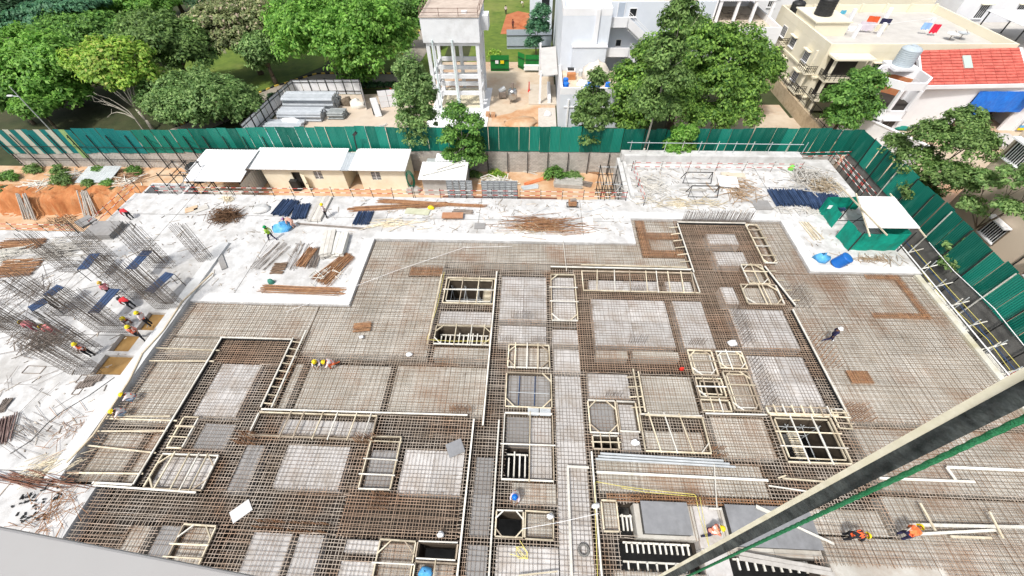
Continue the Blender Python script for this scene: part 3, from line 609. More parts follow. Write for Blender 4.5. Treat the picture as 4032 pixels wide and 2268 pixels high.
# ropes
def rope(label, pts, r=.015, ma=None, cat='rope', name='rope'):
    return obj(name, MB().path([Vector(p) for p in pts], r, 5), ma or YELLOW, None, label, cat)
rope('twin yellow ropes stretched above the grey cover', [T(3,2,760,600,.3), T(3,2,980,640,.2), T(3,2,1200,670,.25), T(3,2,1640,715,.3), T(3,2,1660,735,.3), T(3,2,1200,695,.2), T(3,2,985,655,.2)])
rope('yellow rope hanging from the knot past the crouching worker', [T(3,2,1655,740,.3), T(3,2,1700,950,.4), T(3,2,1775,1190,1.2), T(3,2,1690,740,.3)])
rope('yellow rope along the right side of the corridor', [T(3,2,745,600,.4), T(3,2,750,880,.2), T(3,2,770,1449,.1)])
rope('loose loops of yellow rope on the bay below the black hole', [T(3,2,70,1130,-.1)]+[T(3,2,90+55*math.cos(a*.9+.4),1240+60*math.sin(a*1.07),-.1) for a in range(14)]+[T(3,2,-20,1250,-.1)])
rope('white line stretched across the corridor', [T(3,2,90,1025,.3), T(3,2,430,965,.25), T(3,2,780,885,.3)], ma=WHITE)
rope('yellow cord down the left of the two shafts', [T(2,1,1895,10,.1), T(2,1,1830,330,.1), T(2,1,1720,690,.1), T(2,1,1960,705,.1), T(2,1,2350,705,.15)])
rope('thin cord across the upper mat', [T(1,2,0,1200,.05), T(1,1,2100,1210,.05), T(1,1,1400,1449,.05), T(2,1,850,210,.1), T(2,1,300,410,.05)], r=.016, ma=WHITE)
rope('grey hose looping over the back of the slab', [T(1,2,130,915,.03), T(1,2,300,840,.03), T(1,2,400,790,.03), T(1,2,750,855,.03), T(1,2,950,805,.03), T(1,2,1015,850,.03), T(1,2,1020,930,.03)], r=.02, ma=PIPEG, cat='hose', name='hose')
rope('thin rod from slab edge down the mat, upper middle', [T(1,2,510,1120,.2), T(1,2,550,1449,.05)], r=.03, ma=WTIMBER, cat='rod', name='rod')
rope('yellow rope line down the right edge of the slab', [TX(1,3,1380,1230,34.2), TX(2,3,1720,230,34.2), TX(2,3,2210,690,34.2), TX(2,3,2460,1030,34.2)], r=.017)
rope('second yellow rope line along the side passage', [TX(1,3,1440,1190,34.9), TX(2,3,1660,0,34.9), TX(2,3,2260,650,34.9), TX(2,3,2560,1000,34.9)], r=.017)
rope('white cable along the foot of the right fence', [TX(1,3,1620,1160,36.2), TX(2,3,1870,0,36.2), TX(2,3,2280,380,36.2), TX(2,3,2576,750,36.2)], r=.03, ma=WHITE, cat='cable', name='cable')
# small loose things on the deck
def lump(label, at, r, h, ma, cat, name, seed=1, jit=.25):
    return obj(name, MB().blob((0,0,0), r, r*.75, h, 9, 6, jit, seed), ma, None, label, cat, smooth=True, loc=at)
lump('white plastic bag on the brown steel band, centre right', T(2,2,2215,730,-.1), .35, .3, WHITE, 'bag', 'plastic_bag', 3)
lump('white bag on the mat above the long dark strip', T(2,1,1545,840,-.1), .25, .15, WHITE, 'bag', 'plastic_bag', 4)
lump('small white bag on the mat below the rusty bars', T(2,1,1060,665,-.1), .2, .15, WHITE, 'bag', 'plastic_bag', 5)
lump('white sack beside the open timber frame, centre right', T(3,2,1110,250,-.1), .28, .25, WHITE, 'sack', 'sack', 6)
lump('white cloth bundle tied to the corner of the small frame', T(3,2,345,915,.1), .22, .4, WHITE, 'bundle', 'cloth_bundle', 7)
lump('white and blue cloth bundle at the corridor edge', T(3,2,755,820,.1), .24, .35, WHITE, 'bundle', 'cloth_bundle', 8)
lump('crumpled light blue cloth in the bottom timber frame', T(3,1,1525,1420,-.2), .4, .3, LBTARP, 'cloth', 'cloth', 9)
lump('white cloth hanging on the mesh at lower middle', T(3,1,1665,1075,0), .22, .35, WHITE, 'cloth', 'cloth', 10)
lump('small red cloth on the steel band right of the middle', T(2,2,1705,990,0), .18, .3, REDP, 'cloth', 'cloth', 11)
0 and lump('white chips on the mat at the right edge', T(2,3,1260,290,-.1), .4, .08, WHITE, 'debris', 'debris', 12)
def ring(label, at, r, w, ma, name='ring', cat='ring'):
    m = MB(); n = 18
    for i in range(n):
        a, b = 2*math.pi*i/n, 2*math.pi*(i+1)/n
        m.tube((r*math.cos(a),r*math.sin(a),0),(r*math.cos(b),r*math.sin(b),0),w,6)
    return obj(name, m, ma, None, label, cat, loc=at)
ring('dark rubber ring lying in the corridor', T(3,2,645,1215,-.15), .27, .07, BEDCONC, 'rubber_ring')
def bundle(label, a, b, width, n, r, ma, z=.05, layers=2, jit=.05, fan=0, name='bar_bundle', cat='bundle', group=None, tubes=False, lenj=.1):
    """n loose bars lying between two places on the site"""
    p, q = Vector(a), Vector(b); c = (p+q)/2; d = q-p; L = d.length; d.normalize(); nn = Vector((-d.y,d.x,0)); m = MB(); rr = random.Random(int(abs(p.x*91+q.y*37)*10)+n)
    for i in range(n):
        o = (i%max(1,n//layers))/max(1,n//layers-1 or 1)-.5; ly = i//max(1,n//layers)
        o1 = o*width+rr.uniform(-jit,jit); o2 = o*width*(1+fan)+rr.uniform(-jit,jit)
        s = -d*(L/2)*(1+rr.uniform(-lenj,lenj)) + nn*o1 + Vector((0,0,z+ly*r*1.9+rr.uniform(0,jit*.3))); e = d*(L/2)*(1+rr.uniform(-lenj,lenj)) + nn*o2 + Vector((0,0,z+ly*r*1.9+rr.uniform(0,jit*.3)))
        if tubes: m.tube(s, e, r, 7)
        else: m.bar(s, e, r*1.25)
    return obj(name, m, ma, None, label, cat, group, loc=(c.x,c.y,0))
bundle('short rusty bars tied in a bundle on the upper mat', T(2,1,985,575,-.1), T(2,1,1155,560,-.1), .8, 26, .025, RUST, z=-.08)
pl('long grey scaffold boards crossing the opening under the large cover, upper', (3,2,2040,1245), (3,3,560,1400), w=.2, z=.05, ma=mat('grey_scaffold_board', (.36,.34,.31), (.48,.46,.43), 2))
pl('long grey scaffold boards crossing the opening under the large cover, lower', (3,2,2035,1290), (3,3,590,1440), w=.2, z=.08, ma=MATS['grey_scaffold_board'])
pl('white perforated board lying on the large grey cover', (3,3,215,1010), (3,3,560,1170), w=.12, z=.3)
pl('short white board on the large grey cover beside the beam', (3,2,2170,835), (3,2,2304,895), w=.2, z=.3)
pl('cream cross batten tied to the white board under the beam, left', (3,3,80,575), (3,3,150,550), w=.08, z=.1, ma=TIMBER)
pl('cream board spliced along the long white board', (3,3,120,575), (3,3,500,605), w=.1, z=.06, ma=TIMBER)
pl('long thin batten lying left of the black shaft at lower right', (3,3,0,640), (3,3,340,690), w=.08, z=.02)
shutter('double timber line left of the coarse mesh bay, outer', (7.72,11.1),(7.72,14.4), h=.3, ma=TIMBER)
shutter('double timber line left of the coarse mesh bay, inner', (8.05,11.2),(8.05,14.2), h=.3, ma=TIMBER, props=4)
shutter('double timber line under the coarse mesh bay', (8.0,11.0),(11.8,10.95), h=.3, ma=TIMBER)
shutter('upper double line across the top of the upper centre frame', (4.7,24.6),(13.9,24.55), dark=False, ma=TIMBER)
bp = empty('blue_props', (.3,12.6,-.28), 'pair of blue steel props lying in the frame left of the corridor', 'props')
for k in (-.75,.35): obj('prop', MB().tube((k,-1.1,.12),(k+.05,1.1,.12),.035,7), NAVY, bp)
obj('cross_tube', MB().tube((-1.4,-.2,.2),(1.4,-.25,.2),.025,6), GALV, bp)
ap = empty('aluminium_panel_pair', (1.0,11.0,-.05), 'pair of grey ribbed aluminium panels at the head of the lift shaft', 'formwork panels')
for k in range(2):
    o_ = obj('panel', MB().box(-.78+.8*k,-.05+.8*k,-.25,.25,0,.06), GALV, ap)
    for j in range(4): obj('rib', MB().box(-.7+.8*k,-.13+.8*k,-.2+.11*j,-.15+.11*j,.061,.1), PIPEG, o_)
# starter bars standing up out of the deck in leaning sheaves
def starters(label, x0, x1, y0, y1, nx, ny, h, lean=(0,0), ma=None, r=.011, z=-.25):
    m = MB(); rr = random.Random(int((x0+y0)*50)+nx)
    for i in range(nx):
        for j in range(ny):
            x, y = (x1-x0)*(i/(max(nx-1,1))-.5), (y1-y0)*(j/(max(ny-1,1))-.5)
            m.bar((x,y,0),(x+lean[0]*h+rr.uniform(-.05,.05), y+lean[1]*h+rr.uniform(-.05,.05), h*rr.uniform(.85,1.05)), r*2.2)
    return obj('starter_bars', m, ma or OLDSTEEL, None, label, 'starter bars', 'starter bars standing out of the deck', 'stuff', loc=((x0+x1)/2,(y0+y1)/2,z))
starters('tall row of starter bars at the head of the upper right pit', 15.0,21.4,30.7,31.0,38,3,1.6)
starters('starter bars in the grey square bay, lower part', -1.2,.3,18.9,19.0,12,1,1.1)
starters('starter bars in the bay below the grey square bay, right end', .4,1.4,16.7,16.8,8,1,.9)
starters('starter bars in the bay below the grey square bay, left end', -2.0,-1.2,16.7,16.8,6,1,.9)
starters('starter bars in the largest grey bay', 7.8,9.0,16.8,16.9,8,1,1.2)
starters('starter bars in the bay right of the largest one', 12.3,13.4,16.8,16.9,8,1,1.0)
starters('starter bars in the long frame, upper centre', 8.6,9.7,21.9,22.1,9,1,1.0)
starters('starter bars at the left edge of the upper right grey bay', 16.5,17.1,17.0,20.0,3,14,.9)
starters('starter bars at the left edge of the lower right grey bay', 16.4,17.0,12.2,15.6,3,14,.9)
starters('starter bars in the bay under the octagonal looking frame', 5.6,6.6,12.4,12.5,8,1,.8)
starters('rusty starter bars at the corner below the long battens frame', -10.9,-9.6,8.6,8.9,12,2,1.0, ma=RUST)
starters('rusty starter bars at the end of the left trench', -18.6,-17.4,8.2,8.8,12,3,.9, ma=RUST)
starters('rusty starter bars in the wide mesh beam, left', -15.2,-13.6,3.6,3.9,14,2,.7, ma=RUST)
starters('rusty starter bars in the wide mesh beam, middle', -13.2,-11.0,3.5,3.9,18,2,.7, ma=RUST)
starters('rusty starter bars below the upright frame, lower middle', -8.9,-7.9,4.8,5.6,8,4,.7, ma=RUST)
starters('rusty starter bars at the corner of the wide frame with struts', 11.8,12.6,8.6,9.0,8,2,.7, ma=RUST)
starters('starter bars at the corner above the grey cover', 6.2,7.4,5.9,6.1,8,2,.7, ma=RUST)
starters('starter bars right of the yellow rope knot', 9.6,10.6,5.9,6.1,8,2,.7, ma=RUST)
starters('starter bars by the white helmeted walker', 21.5,22.6,15.2,17.8,4,9,.8, ma=RUST)
starters('starter bars at the foot of the right hand beam', 21.4,22.8,11.2,12.2,8,4,.8, ma=RUST)
starters('starter bars by the stepped form at right', 21.9,22.8,20.6,22.6,3,8,1.0)
starters('short bars at the lower left of the big mat bay, right end', -5.0,-3.6,10.8,11.0,11,2,1.0, ma=RUST)
# ================================================================== BOUNDARY FENCE
FEN = [mat('fence_green_dark', (.001,.10,.072), (.005,.14,.102), .8, rough=.5, rnd=.16, c3=(.07,.20,.155), scale3=.9, amt3=.7, stretch=(1.5,1,.25)),
       mat('fence_green_mid', (.006,.185,.135), (.016,.235,.175), .8, rough=.5, rnd=.12, c3=(.06,.22,.17), scale3=.9, amt3=.75, stretch=(1.5,1,.25)),
       mat('fence_teal', (.006,.20,.195), (.016,.24,.235), .8, rough=.5, rnd=.10, c3=(.05,.22,.21), scale3=.9, amt3=.7, stretch=(1.5,1,.25)),
       mat('fence_offwhite', (.55,.56,.47), (.66,.67,.58), 1, rough=.6, c3=(.25,.42,.36), scale3=1.2, amt3=.8, stretch=(3,1,.25)),
       mat('fence_lime', (.30,.46,.18), (.38,.54,.24), 1, rough=.6)]
def corr(w, z0, z1, n=14, d=.035, axis='x'):
    m = MB(); vs = []
    for i in range(n+1):
        t = -w/2+w*i/n; o = d if i%2 else 0
        vs += [(t,o,z0),(t,o,z1)] if axis == 'x' else [(o,t,z0),(o,t,z1)]
    return m.add(vs, [(2*i,2*i+2,2*i+3,2*i+1) for i in range(n)])
FY, FX = 43.5, 36.5
fb = empty('hoarding_fence', (-15,FY,GZ), 'long green corrugated sheet fence along the back of the site', 'fence')
pm = {}
def fpanel(parent, x, y, z0, z1, mi, axis='x', w=1.2):
    h = round((z1-z0)*10)/10; k = (h, mi, axis, w)
    if k not in pm:
        me = corr(w-.02, 0, h, axis=axis).mesh('fence_panel'); me.materials.append(FEN[mi]); pm[k] = me
    o_ = obj('fence_panel', pm[k], None, parent, loc=(x-parent.location.x+random.uniform(-.015,.015), y-parent.location.y+random.uniform(-.03,.03), z0-parent.location.z))
    o_.rotation_euler = (random.uniform(-.02,.02), random.uniform(-.012,.012), random.uniform(-.03,.03)) if axis == 'x' else (random.uniform(-.012,.012), random.uniform(-.02,.02), random.uniform(-.03,.03))
    return o_
x = -67.0; i = 0; rr = random.Random(5); step = 0
lab = {0:2,1:3,2:2,3:3,4:2,5:3,6:2,7:2,8:3,9:2,10:3,11:2,12:4}
while x < FX-.4:
    t = 1.85+.95*min(1, max(0, (x+66)/56)); b_ = -1.35+1.05*min(1, max(0, (x+66)/56))
    if i % 7 == 0: step = rr.uniform(-.14,.14)
    if x < -49: mi = 2 if lab.get(i) is None else lab[i]
    elif x < -18: mi = 1 if rr.random() < .85 else 0
    else: mi = 0 if rr.random() < .68 else 1
    if i == 12: b_ -= .55
    w = .8 if x < -50 else 1.2
    fpanel(fb, x+w/2, FY+(.03 if i%2 else 0), b_+rr.uniform(-.05,.05), t+step+rr.uniform(-.03,.03), mi, w=w); x += w; i += 1
# posts and arms on the site side of the fence
x = -66.5
while x < 33:
    if x < -30 or (-6 < x < 10):
        obj('fence_post', MB().bar((x+15,-.12,0),(x+15,-.12,4.6 if x < -30 else 2.85),.09), BLACKST, fb)
        if int(x*3) % 5 == 0 and x < -18: [obj('fence_arm', MB().bar((x+15,-.15,z_),(x+15.7,-.8,z_+.4),.09), BLACKST, fb) for z_ in (4.3,3.4)]
    x += 2.45
obj('fence_rail', MB().bar((-52,-.1,1.3),(-16,-.1,1.3),.06).bar((-52,-.1,3.0),(-16,-.1,3.0),.05), BLACKST, fb)
# block wall under the sheets
bw = empty('block_wall', (-15,FY+.2,GZ), 'grey concrete block wall under the green sheet fence', 'wall')
obj('wall_core', MB().box(-52,51.2,-.02,.12,-.3,2.95), MORTAR, bw)
bme = MB().box(-.19,.19,-.06,.06,-.09,.09).mesh('block'); bme.materials.append(BLOCK)
rest = MB(); cnt = 0; rr = random.Random(9)
for r_ in range(14):
    z = .1+.2*r_; k = -51.8+(.2 if r_%2 else 0)
    while k < 51:
        wx = k-15; top = 1.85+1.05*min(1, max(0, (wx+66)/56))
        if z < top+.15:
            near = -6.5 < wx < 9.6 and r_ >= 2
            if near and cnt < 300:
                obj('block', bme, None, bw, loc=(k,-.05+rr.uniform(-.012,.012),z)); cnt += 1
            else: rest.box(k-.19,k+.19,-.11+rr.uniform(-.01,.01),-.021,z-.09,z+.09)
        k += .4
obj('block_courses', rest, BLOCK, bw, kind='stuff')
fr = empty('hoarding_fence', (FX,28,GZ), 'dark green corrugated sheet fence along the right side passage', 'fence')
y = 43.2; i = 0
while y > 10:
    fpanel(fr, FX+(.03 if i%2 else 0), y-.6, .22+rr.uniform(-.04,.04), 3.35+rr.uniform(-.1,.1)-(.0 if y < 40 else .35), 0 if rr.random() < .7 else 1, axis='y'); y -= 1.2; i += 1
    if i%2 == 0: obj('fence_post', MB().bar((-.12,y-28,0),(-.12,y-28,6.5),.07), WTIMBER if i%3 == 0 else BLACKST, fr)
obj('plinth', MB().box(.12,.42,-20,15.4,0,3.4), BEDCONC, fr)

ew = empty('edge_walkway', (34.4,22,GZ), 'pale pole walkway frame along the right edge of the slab', 'walkway')
for k in range(12):
    y_ = -11+2.0*k
    obj('standard', MB().tube((-.35,y_,0),(-.35,y_,4.2),.04,6), WTIMBER if k%2 else GALV, ew); obj('strut', MB().tube((-.7,y_+.1,2.9),(1.2,y_+.5,3.3),.045,6), WTIMBER, ew)
    if k%2: obj('standard', MB().tube((.5,y_+.3,0),(.5,y_+.3,4.0),.04,6), GALV, ew)
obj('ledger', MB().tube((-.42,-11.5,3.2),(-.42,11.5,3.25),.045,6), WHITE, ew); obj('ledger', MB().tube((.58,-11.5,3.0),(.58,11.5,3.0),.04,6), NAVY, ew)
for k in range(3): obj('walk_board', MB().bar((.0,-10+7*k,2.6),(.1,-5+7*k,2.6),.25,.05), WTIMBER, ew)
# ================================================================== SITE HUTS
def corr_roof(m, x0, x1, y0, y1, z0, z1, n):
    vs = []
    for i in range(n+1):
        t = x0+(x1-x0)*i/n; o = .04 if i%2 else 0
        vs += [(t,y0,z0+o),(t,y1,z1+o),(t,y0,z0-.05),(t,y1,z1-.05)]
    fs = []
    for i in range(n): a = 4*i; fs += [(a,a+4,a+5,a+1),(a+2,a+3,a+7,a+6),(a,a+2,a+6,a+4)]
    return m.add(vs, fs)
hx = lambda px, py=500: TY(1,1,px,py,39.6).x
hut = empty('site_hut', (-23,41,GZ), 'long cream panel site hut with white corrugated roof against the fence', 'hut')
HX, HY = -23, 41
def hp(name, mb, ma, par=None): return obj(name, mb, ma, par or hut)
x0, x1 = -31.6, -14.6; d1, d1b, w1, w1b, pa, pb, w2, w2b = hx(370), hx(455), hx(592), hx(675), hx(890), hx(1045), hx(1165), hx(1255)
H = 2.95
def wallseg(a, b, z0=0, z1=H, y=39.6): return MB().box(a-HX,b-HX,y-HY,y-HY+.12,z0,z1)
for a, b in ((x0,d1),(d1b+.02,w1),(w1b,pa),(pb,w2),(w2b,x1)): hp('wall_panel', wallseg(a,b), CREAMP)
for a, b in ((w1,w1b),(w2,w2b)):
    hp('wall_panel', wallseg(a,b,0,1.35), CREAMP); hp('wall_panel', wallseg(a,b,2.45,H), CREAMP)
    w = hp('window', MB().box(a-HX,b-HX,39.68-HY,39.70-HY,1.35,2.45), GLASSD)
    for s in range(5): obj('bar', MB().box(a-HX,b-HX,39.64-HY,39.66-HY,1.45+.2*s,1.49+.2*s), WHITE, w)
    obj('mullion', MB().box((a+b)/2-HX-.04,(a+b)/2-HX+.04,39.6-HY,39.67-HY,1.35,2.45), WHITE, w)
hp('door_head', wallseg(d1,d1b+.02,2.3,H), CREAMP); hp('doorway', MB().box(d1-HX,d1b-HX,39.9-HY,39.95-HY,0,2.3), DARKIN)
dr = hp('door', MB().bar((d1b-HX+.02,39.55-HY,1.1),(d1b-HX+.75,39.1-HY,1.1),.05,2.1), CREAMP); obj('handle', MB().box(d1b-HX+.6,d1b-HX+.66,39.05-HY,39.1-HY,1.0,1.2), BLACKST, dr)
hp('passage_lining', MB().box(pa-HX-.05,pa-HX,39.7-HY,42.8-HY,0,H).box(pb-HX,pb-HX+.05,39.7-HY,42.8-HY,0,H).box(pa-HX,pb-HX,42.7-HY,42.8-HY,0,H), CREAMP)
hp('end_wall', MB().box(x0-HX,x0-HX+.1,39.72-HY,42.9-HY,0,H), CREAMP); hp('end_wall', MB().box(x1-HX-.1,x1-HX,39.72-HY,42.9-HY,0,H+.05), CREAMP)
hp('back_wall', MB().box(x0-HX,x1-HX,42.91-HY,43.0-HY,0,H), CREAMP)
hp('roof', corr_roof(MB(), -33.0-HX, -21.9-HX, 39.1-HY, 43.1-HY, H+.03, H+.4, 74), ROOFW)
hp('roof', corr_roof(MB(), -20.9-HX, -14.3-HX, 39.1-HY, 43.1-HY, H+.03, H+.4, 44), ROOFW)
hp('translucent_roof_strip', corr_roof(MB(), -21.95-HX, -20.85-HX, 39.1-HY, 42.3-HY, H+.0, H+.34, 8), PIPEG)
hp('cooler', MB().box(-28.6-HX,-27.7-HX,39.0-HY,39.55-HY,0,1.4), BLACKST)
hp('floodlight_post', MB().bar((-20.9-HX,42.9-HY,H+.2),(-20.7-HX,42.9-HY,H+2.2),.12).bar((-20.7-HX,42.9-HY,H+2.2),(-20.2-HX,42.7-HY,H+2.7),.2,.3), BLACKST)
lump('rubble heap with cut pipes at the end of the site hut', (-13.9,39.4,GZ), .9, .7, BLOCK, 'rubble', 'rubble', 31)
coil = empty('hose_coil', (-14.3,39.35,GZ+1.7), 'green hose coiled on the end of the site hut', 'hose')
for k in range(4):
    m = MB(); n = 16
    for i in range(n):
        a, b = 2*math.pi*i/n, 2*math.pi*(i+1)/n; r = .55+.08*k
        m.tube((r*math.cos(a)*.6+.3,-.1+.03*k,r*math.sin(a)*1.5),(r*math.cos(b)*.6+.3,-.1+.03*k,r*math.sin(b)*1.5),.035,5)
    obj('hose_turn', m, mat('dark_green_hose', (.01,.10,.06), (.02,.16,.10), 3), coil)
shed = empty('open_shed', (-36,39.5,GZ), 'open sided shed with sloping white roof left of the site hut', 'shed')
obj('roof', corr_roof(MB(), -39.3+36, -32.7+36, 38.4-39.5, 42.4-39.5, 3.25, 3.45, 40), ROOFW, shed)
obj('lower_roof', corr_roof(MB(), -39.0+36, -32.4+36, 36.6-39.5, 38.36-39.5, 3.0, 3.24, 40), ROOFW, shed)
for xx in (-38.9,-35.8,-32.8):
    for yy in (36.8,42.2): obj('post', MB().bar((xx+36,yy-39.5,0),(xx+36,yy-39.5,3.05),.09), BLACKST, shed)
obj('side_sheet', corr(4.6,0,2.6,24,axis='y'), GALV, shed, loc=(3.3,-.6,0)); obj('back_sheet', corr(6,0,2.9,30), GALV, shed, loc=(0,2.6,0))
obj('counter', MB().box(-2.5,2.3,-2.3,-1.7,0,1.0), WTIMBER, shed)
st = empty('store_shed', (-10,40.3,GZ), 'small white sheet roofed store with a stone weight, right of the hut', 'shed')
obj('roof', corr_roof(MB(), -2.7,2.75,-2.2,.9,2.55,2.85,30), ROOFW, st); obj('upper_roof', corr_roof(MB(), -1.2,2.4,.95,2.3,2.95,3.1,20), ROOFW, st)
obj('wall', MB().box(-2.4,2.5,-1.7,2.2,0,2.5), GALV, st)
for k in range(2): obj('roof_weight', MB().bar((-2.3+k*1.5,-1.7+k,2.75+.1*k),(2.4,.2+k,2.95),.1,.08), WTIMBER, st)
# black water tank and scaffold tower left of the shed
def drum(label, at, r, h, ma, name='water_tank', cat='water tank', ribs=6, lid=True, dome=.3):
    t = empty(name, at, label, cat); prof = [(0,0),(r,0)]
    for i in range(ribs):
        a, b = h*i/ribs, h*(i+1)/ribs
        prof += [(r,a+.02),(r*1.03,(a+b)/2-.02),(r*1.03,(a+b)/2+.02),(r,b-.02)]
    if dome: prof += [(r*.75,h+dome*.6),(r*.3,h+dome)]
    prof += [(0,h+dome)]
    obj('shell', MB().lathe(prof,(0,0,0),18), ma, t, smooth=True)
    if lid: obj('lid', MB().lathe([(0,0),(r*.32,0),(r*.32,.1),(0,.12)],(0,0,h+dome-.02),12), ma, t)
    return t
drum('black plastic water tank behind the scaffold, by the back fence', (-41.2,41.2,GZ), 1.0, 1.9, BLACKST)
def tower(label, x, y, w, d, h, z=GZ, name='scaffold_tower', lifts=3):
    t = empty(name, (x,y,z), label, 'scaffold')
    for sx in (-1,0,1):
        for sy in (-1,1): obj('standard', MB().tube((sx*w/2,sy*d/2,0),(sx*w/2,sy*d/2,h),.05,6), BLACKST, t)
    for k in range(1, lifts+1):
        zz = h*k/lifts-.3
        for sy in (-1,1): obj('ledger', MB().tube((-w/2-.2,sy*d/2+.06,zz),(w/2+.2,sy*d/2+.06,zz),.04,6), BLACKST if k%2 else GALV, t)
        for sx in (-1,0,1): obj('transom', MB().tube((sx*w/2+.06,-d/2-.2,zz+.08),(sx*w/2+.06,d/2+.2,zz+.08),.04,6), BLACKST, t)
    obj('brace', MB().tube((-w/2,-d/2-.08,.1),(w/2,-d/2-.08,h-.3),.04,6), GALV, t); obj('brace', MB().tube((w/2,d/2+.08,.1),(-w/2,d/2+.08,h-.3),.04,6), WTIMBER, t)
    return t
tower('black scaffold tower beside the open shed', -39.6,37.6,3.0,2.6,4.2)
tower('scaffold with ladder in the pit left of the raised slab', 8.7,37.6,1.9,3.2,4.0, lifts=4)
# concrete sump with starter bars, top left of the slab
sm = empty('concrete_sump', (-40.6,35.3,GZ), 'low concrete sump with starter bars at the back left corner of the slab', 'sump')
for a in ((-2.4,2.4,-1.3,-1.05),(-2.4,2.4,1.15,1.4),(-2.4,-2.15,-1.04,1.14),(2.15,2.4,-1.04,1.14)): obj('wall', MB().box(*a,0,2.6), CONC2, sm)
obj('floor', MB().box(-2.1,2.1,-1.0,1.1,.5,.7), BEDCONC, sm)
for k in range(9): obj('starter_bar', MB().bar((-2.2+.55*k,-1.15,2.5),(-2.2+.55*k,-1.15,3.4),.04), OLDSTEEL, sm)

# ---- red and white barricades
def barricade(label, p, q, zs=(.55,1.05), ph=1.25, step=2.2, ma=None, z0=0.0, posts=None, r=.03, sag=0):
    p, q = Vector((*p,z0)), Vector((*q,z0)); c = (p+q)/2; t = empty('barricade', c, label, 'barricade', 'red and white pipe barricades'); d = q-p; L = d.length; n = max(1, round(L/step))
    for i in range(n+1):
        s = p+d*i/n-c; obj('post', MB().tube(s+Vector((0,0,-.05)), s+Vector((random.uniform(-.05,.05),random.uniform(-.05,.05),ph)), .035, 6), posts or BLACKST, t)
    for z in zs: obj('rail', MB().tube(p-c+Vector((0,-.07,z)), q-c+Vector((0,-.07,z+random.uniform(-.06,.06))), r, 6), ma or (RW_X if abs(d.x) > abs(d.y) else RW_Y), t)
    return t
barricade('red and white pipe barricade along the slab edge in front of the site hut', (-31.5,33.85),(-12.2,33.9))
barricade('red and white pipe barricade along the slab edge in front of the white store', (-12.0,33.9),(-1.2,33.95), step=2.6)
barricade('red and white pipe barricade along the slab edge over the orange pit', (-1.0,33.95),(9.9,33.95), step=2.4)
barricade('red and white barricade in front of the sump at the back left', (-40.0,33.85),(-31.7,33.85))
barricade('sloping red and white barricade along the left slab edge above the pit', (-42.7,28.1),(-42.7,34.6))
barricade('red and white barricade along the far left slab edge', (-66,27.6),(-44.2,27.6), step=3.2)
barricade('white and red barricade in front of the back parapet', (11.5,39.4),(29.5,39.5), step=3.0, posts=OLDSTEEL)
barricade('short barricade along the left end of the raised slab', (11.6,33.2),(11.3,39.3), step=3.0)
barricade('red and white barricade at the back right corner of the slab', (30.1,41.9),(36.0,42.3), step=1.9, z0=-.1)
barricade('leaning red and white barricade down the right slab edge', (33.95,35.2),(33.95,41.6), step=2.0)
barricade('second barricade line down the right slab edge', (35.0,34.9),(35.0,42.0), step=2.4, z0=-.4)
up = empty('back_parapet', (20.2,40.8,0), 'low concrete parapet along the back of the raised slab', 'parapet')
for i in range(8): obj('parapet_segment', MB().box(-9.7+2.43*i+.01, -9.7+2.43*(i+1)-.01, -.15,.2,0,1.08+.01*(i%2)), CONC2, up)
obj('return_wall', MB().box(-9.75,-9.4,-6.5,-.16,0,.35), CONC2, up); obj('capping', MB().box(-9.9,9.85,.21,1.15,.2,1.0), CONC, up)
for i in range(11): obj('post', MB().tube((-9+1.9*i,.7,1.0),(-9+1.9*i,.7,2.4),.035,6), WTIMBER if i%2 else GALV, up)
obj('rail', MB().tube((-9.5,.66,2.2),(9.6,.66,2.15),.04,6), PIPEG, up)

# ================================================================== THINGS ON THE SLAB
def tangle(label, at, rx, ry, n, L, r, ma, h=.4, name='bar_pile', cat='scrap pile', seed=1, ang=None, spread=math.pi, group=None):
    m = MB(); q = random.Random(seed)
    for i in range(n):
        a = (q.uniform(0,math.pi) if ang is None else ang+q.gauss(0,spread)); l = L*q.uniform(.4,1)
        x, y = q.gauss(0,rx*.45), q.gauss(0,ry*.45); z = abs(q.gauss(0,.5))*h*max(0,1-(x/rx)**2*.4-(y/ry)**2*.4)+.03
        dx, dy = math.cos(a)*l/2, math.sin(a)*l/2; m.bar((x-dx,y-dy,z+q.uniform(-.02,.06)),(x+dx,y+dy,max(.02,z+q.uniform(-.12,.12))), r*1.35)
    return obj(name, m, ma, None, label, cat, group, 'stuff', loc=at)
tangle('tangled heap of brown tie wire and offcuts on the left of the slab', T(1,0,2290,915,0), 1.6, 1.0, 330, 1.7, .02, mat('brown_wire', (.10,.055,.03), (.19,.11,.06), 2, island=.4), h=.9, seed=2)
bundle('left bundle of navy blue scaffold tubes on the slab', T(1,1,365,748,0), T(1,1,245,895,0), 1.7, 42, .045, NAVY, layers=3, tubes=True, name='tube_bundle', cat='tubes')
bundle('right bundle of navy blue scaffold tubes on the slab', T(1,1,480,790,0), T(1,1,430,928,0), 1.4, 36, .045, NAVY, layers=3, tubes=True, name='tube_bundle', cat='tubes')
bundle('small row of navy and white tubes in the middle of the slab', T(1,1,1110,858,0), T(1,1,1055,985,0), 1.5, 20, .05, NAVY, layers=2, tubes=True, name='tube_bundle', cat='tubes')
bundle('dark grey tubes lying flat, upper middle of the slab', T(1,1,1985,850,0), T(1,1,2180,860,0), .6, 9, .05, OLDSTEEL, layers=1, tubes=True, name='tube_bundle', cat='tubes')
bundle('wide pile of navy tubes left of the green shelter, far half', T(1,3,190,650,0), T(1,3,290,800,0), 4.0, 90, .045, NAVY, layers=4, tubes=True, name='tube_bundle', cat='tubes')
bundle('wide pile of navy tubes left of the green shelter, near half', T(1,3,520,690,0), T(1,3,600,840,0), 3.0, 80, .045, NAVY, layers=4, tubes=True, name='tube_bundle', cat='tubes')
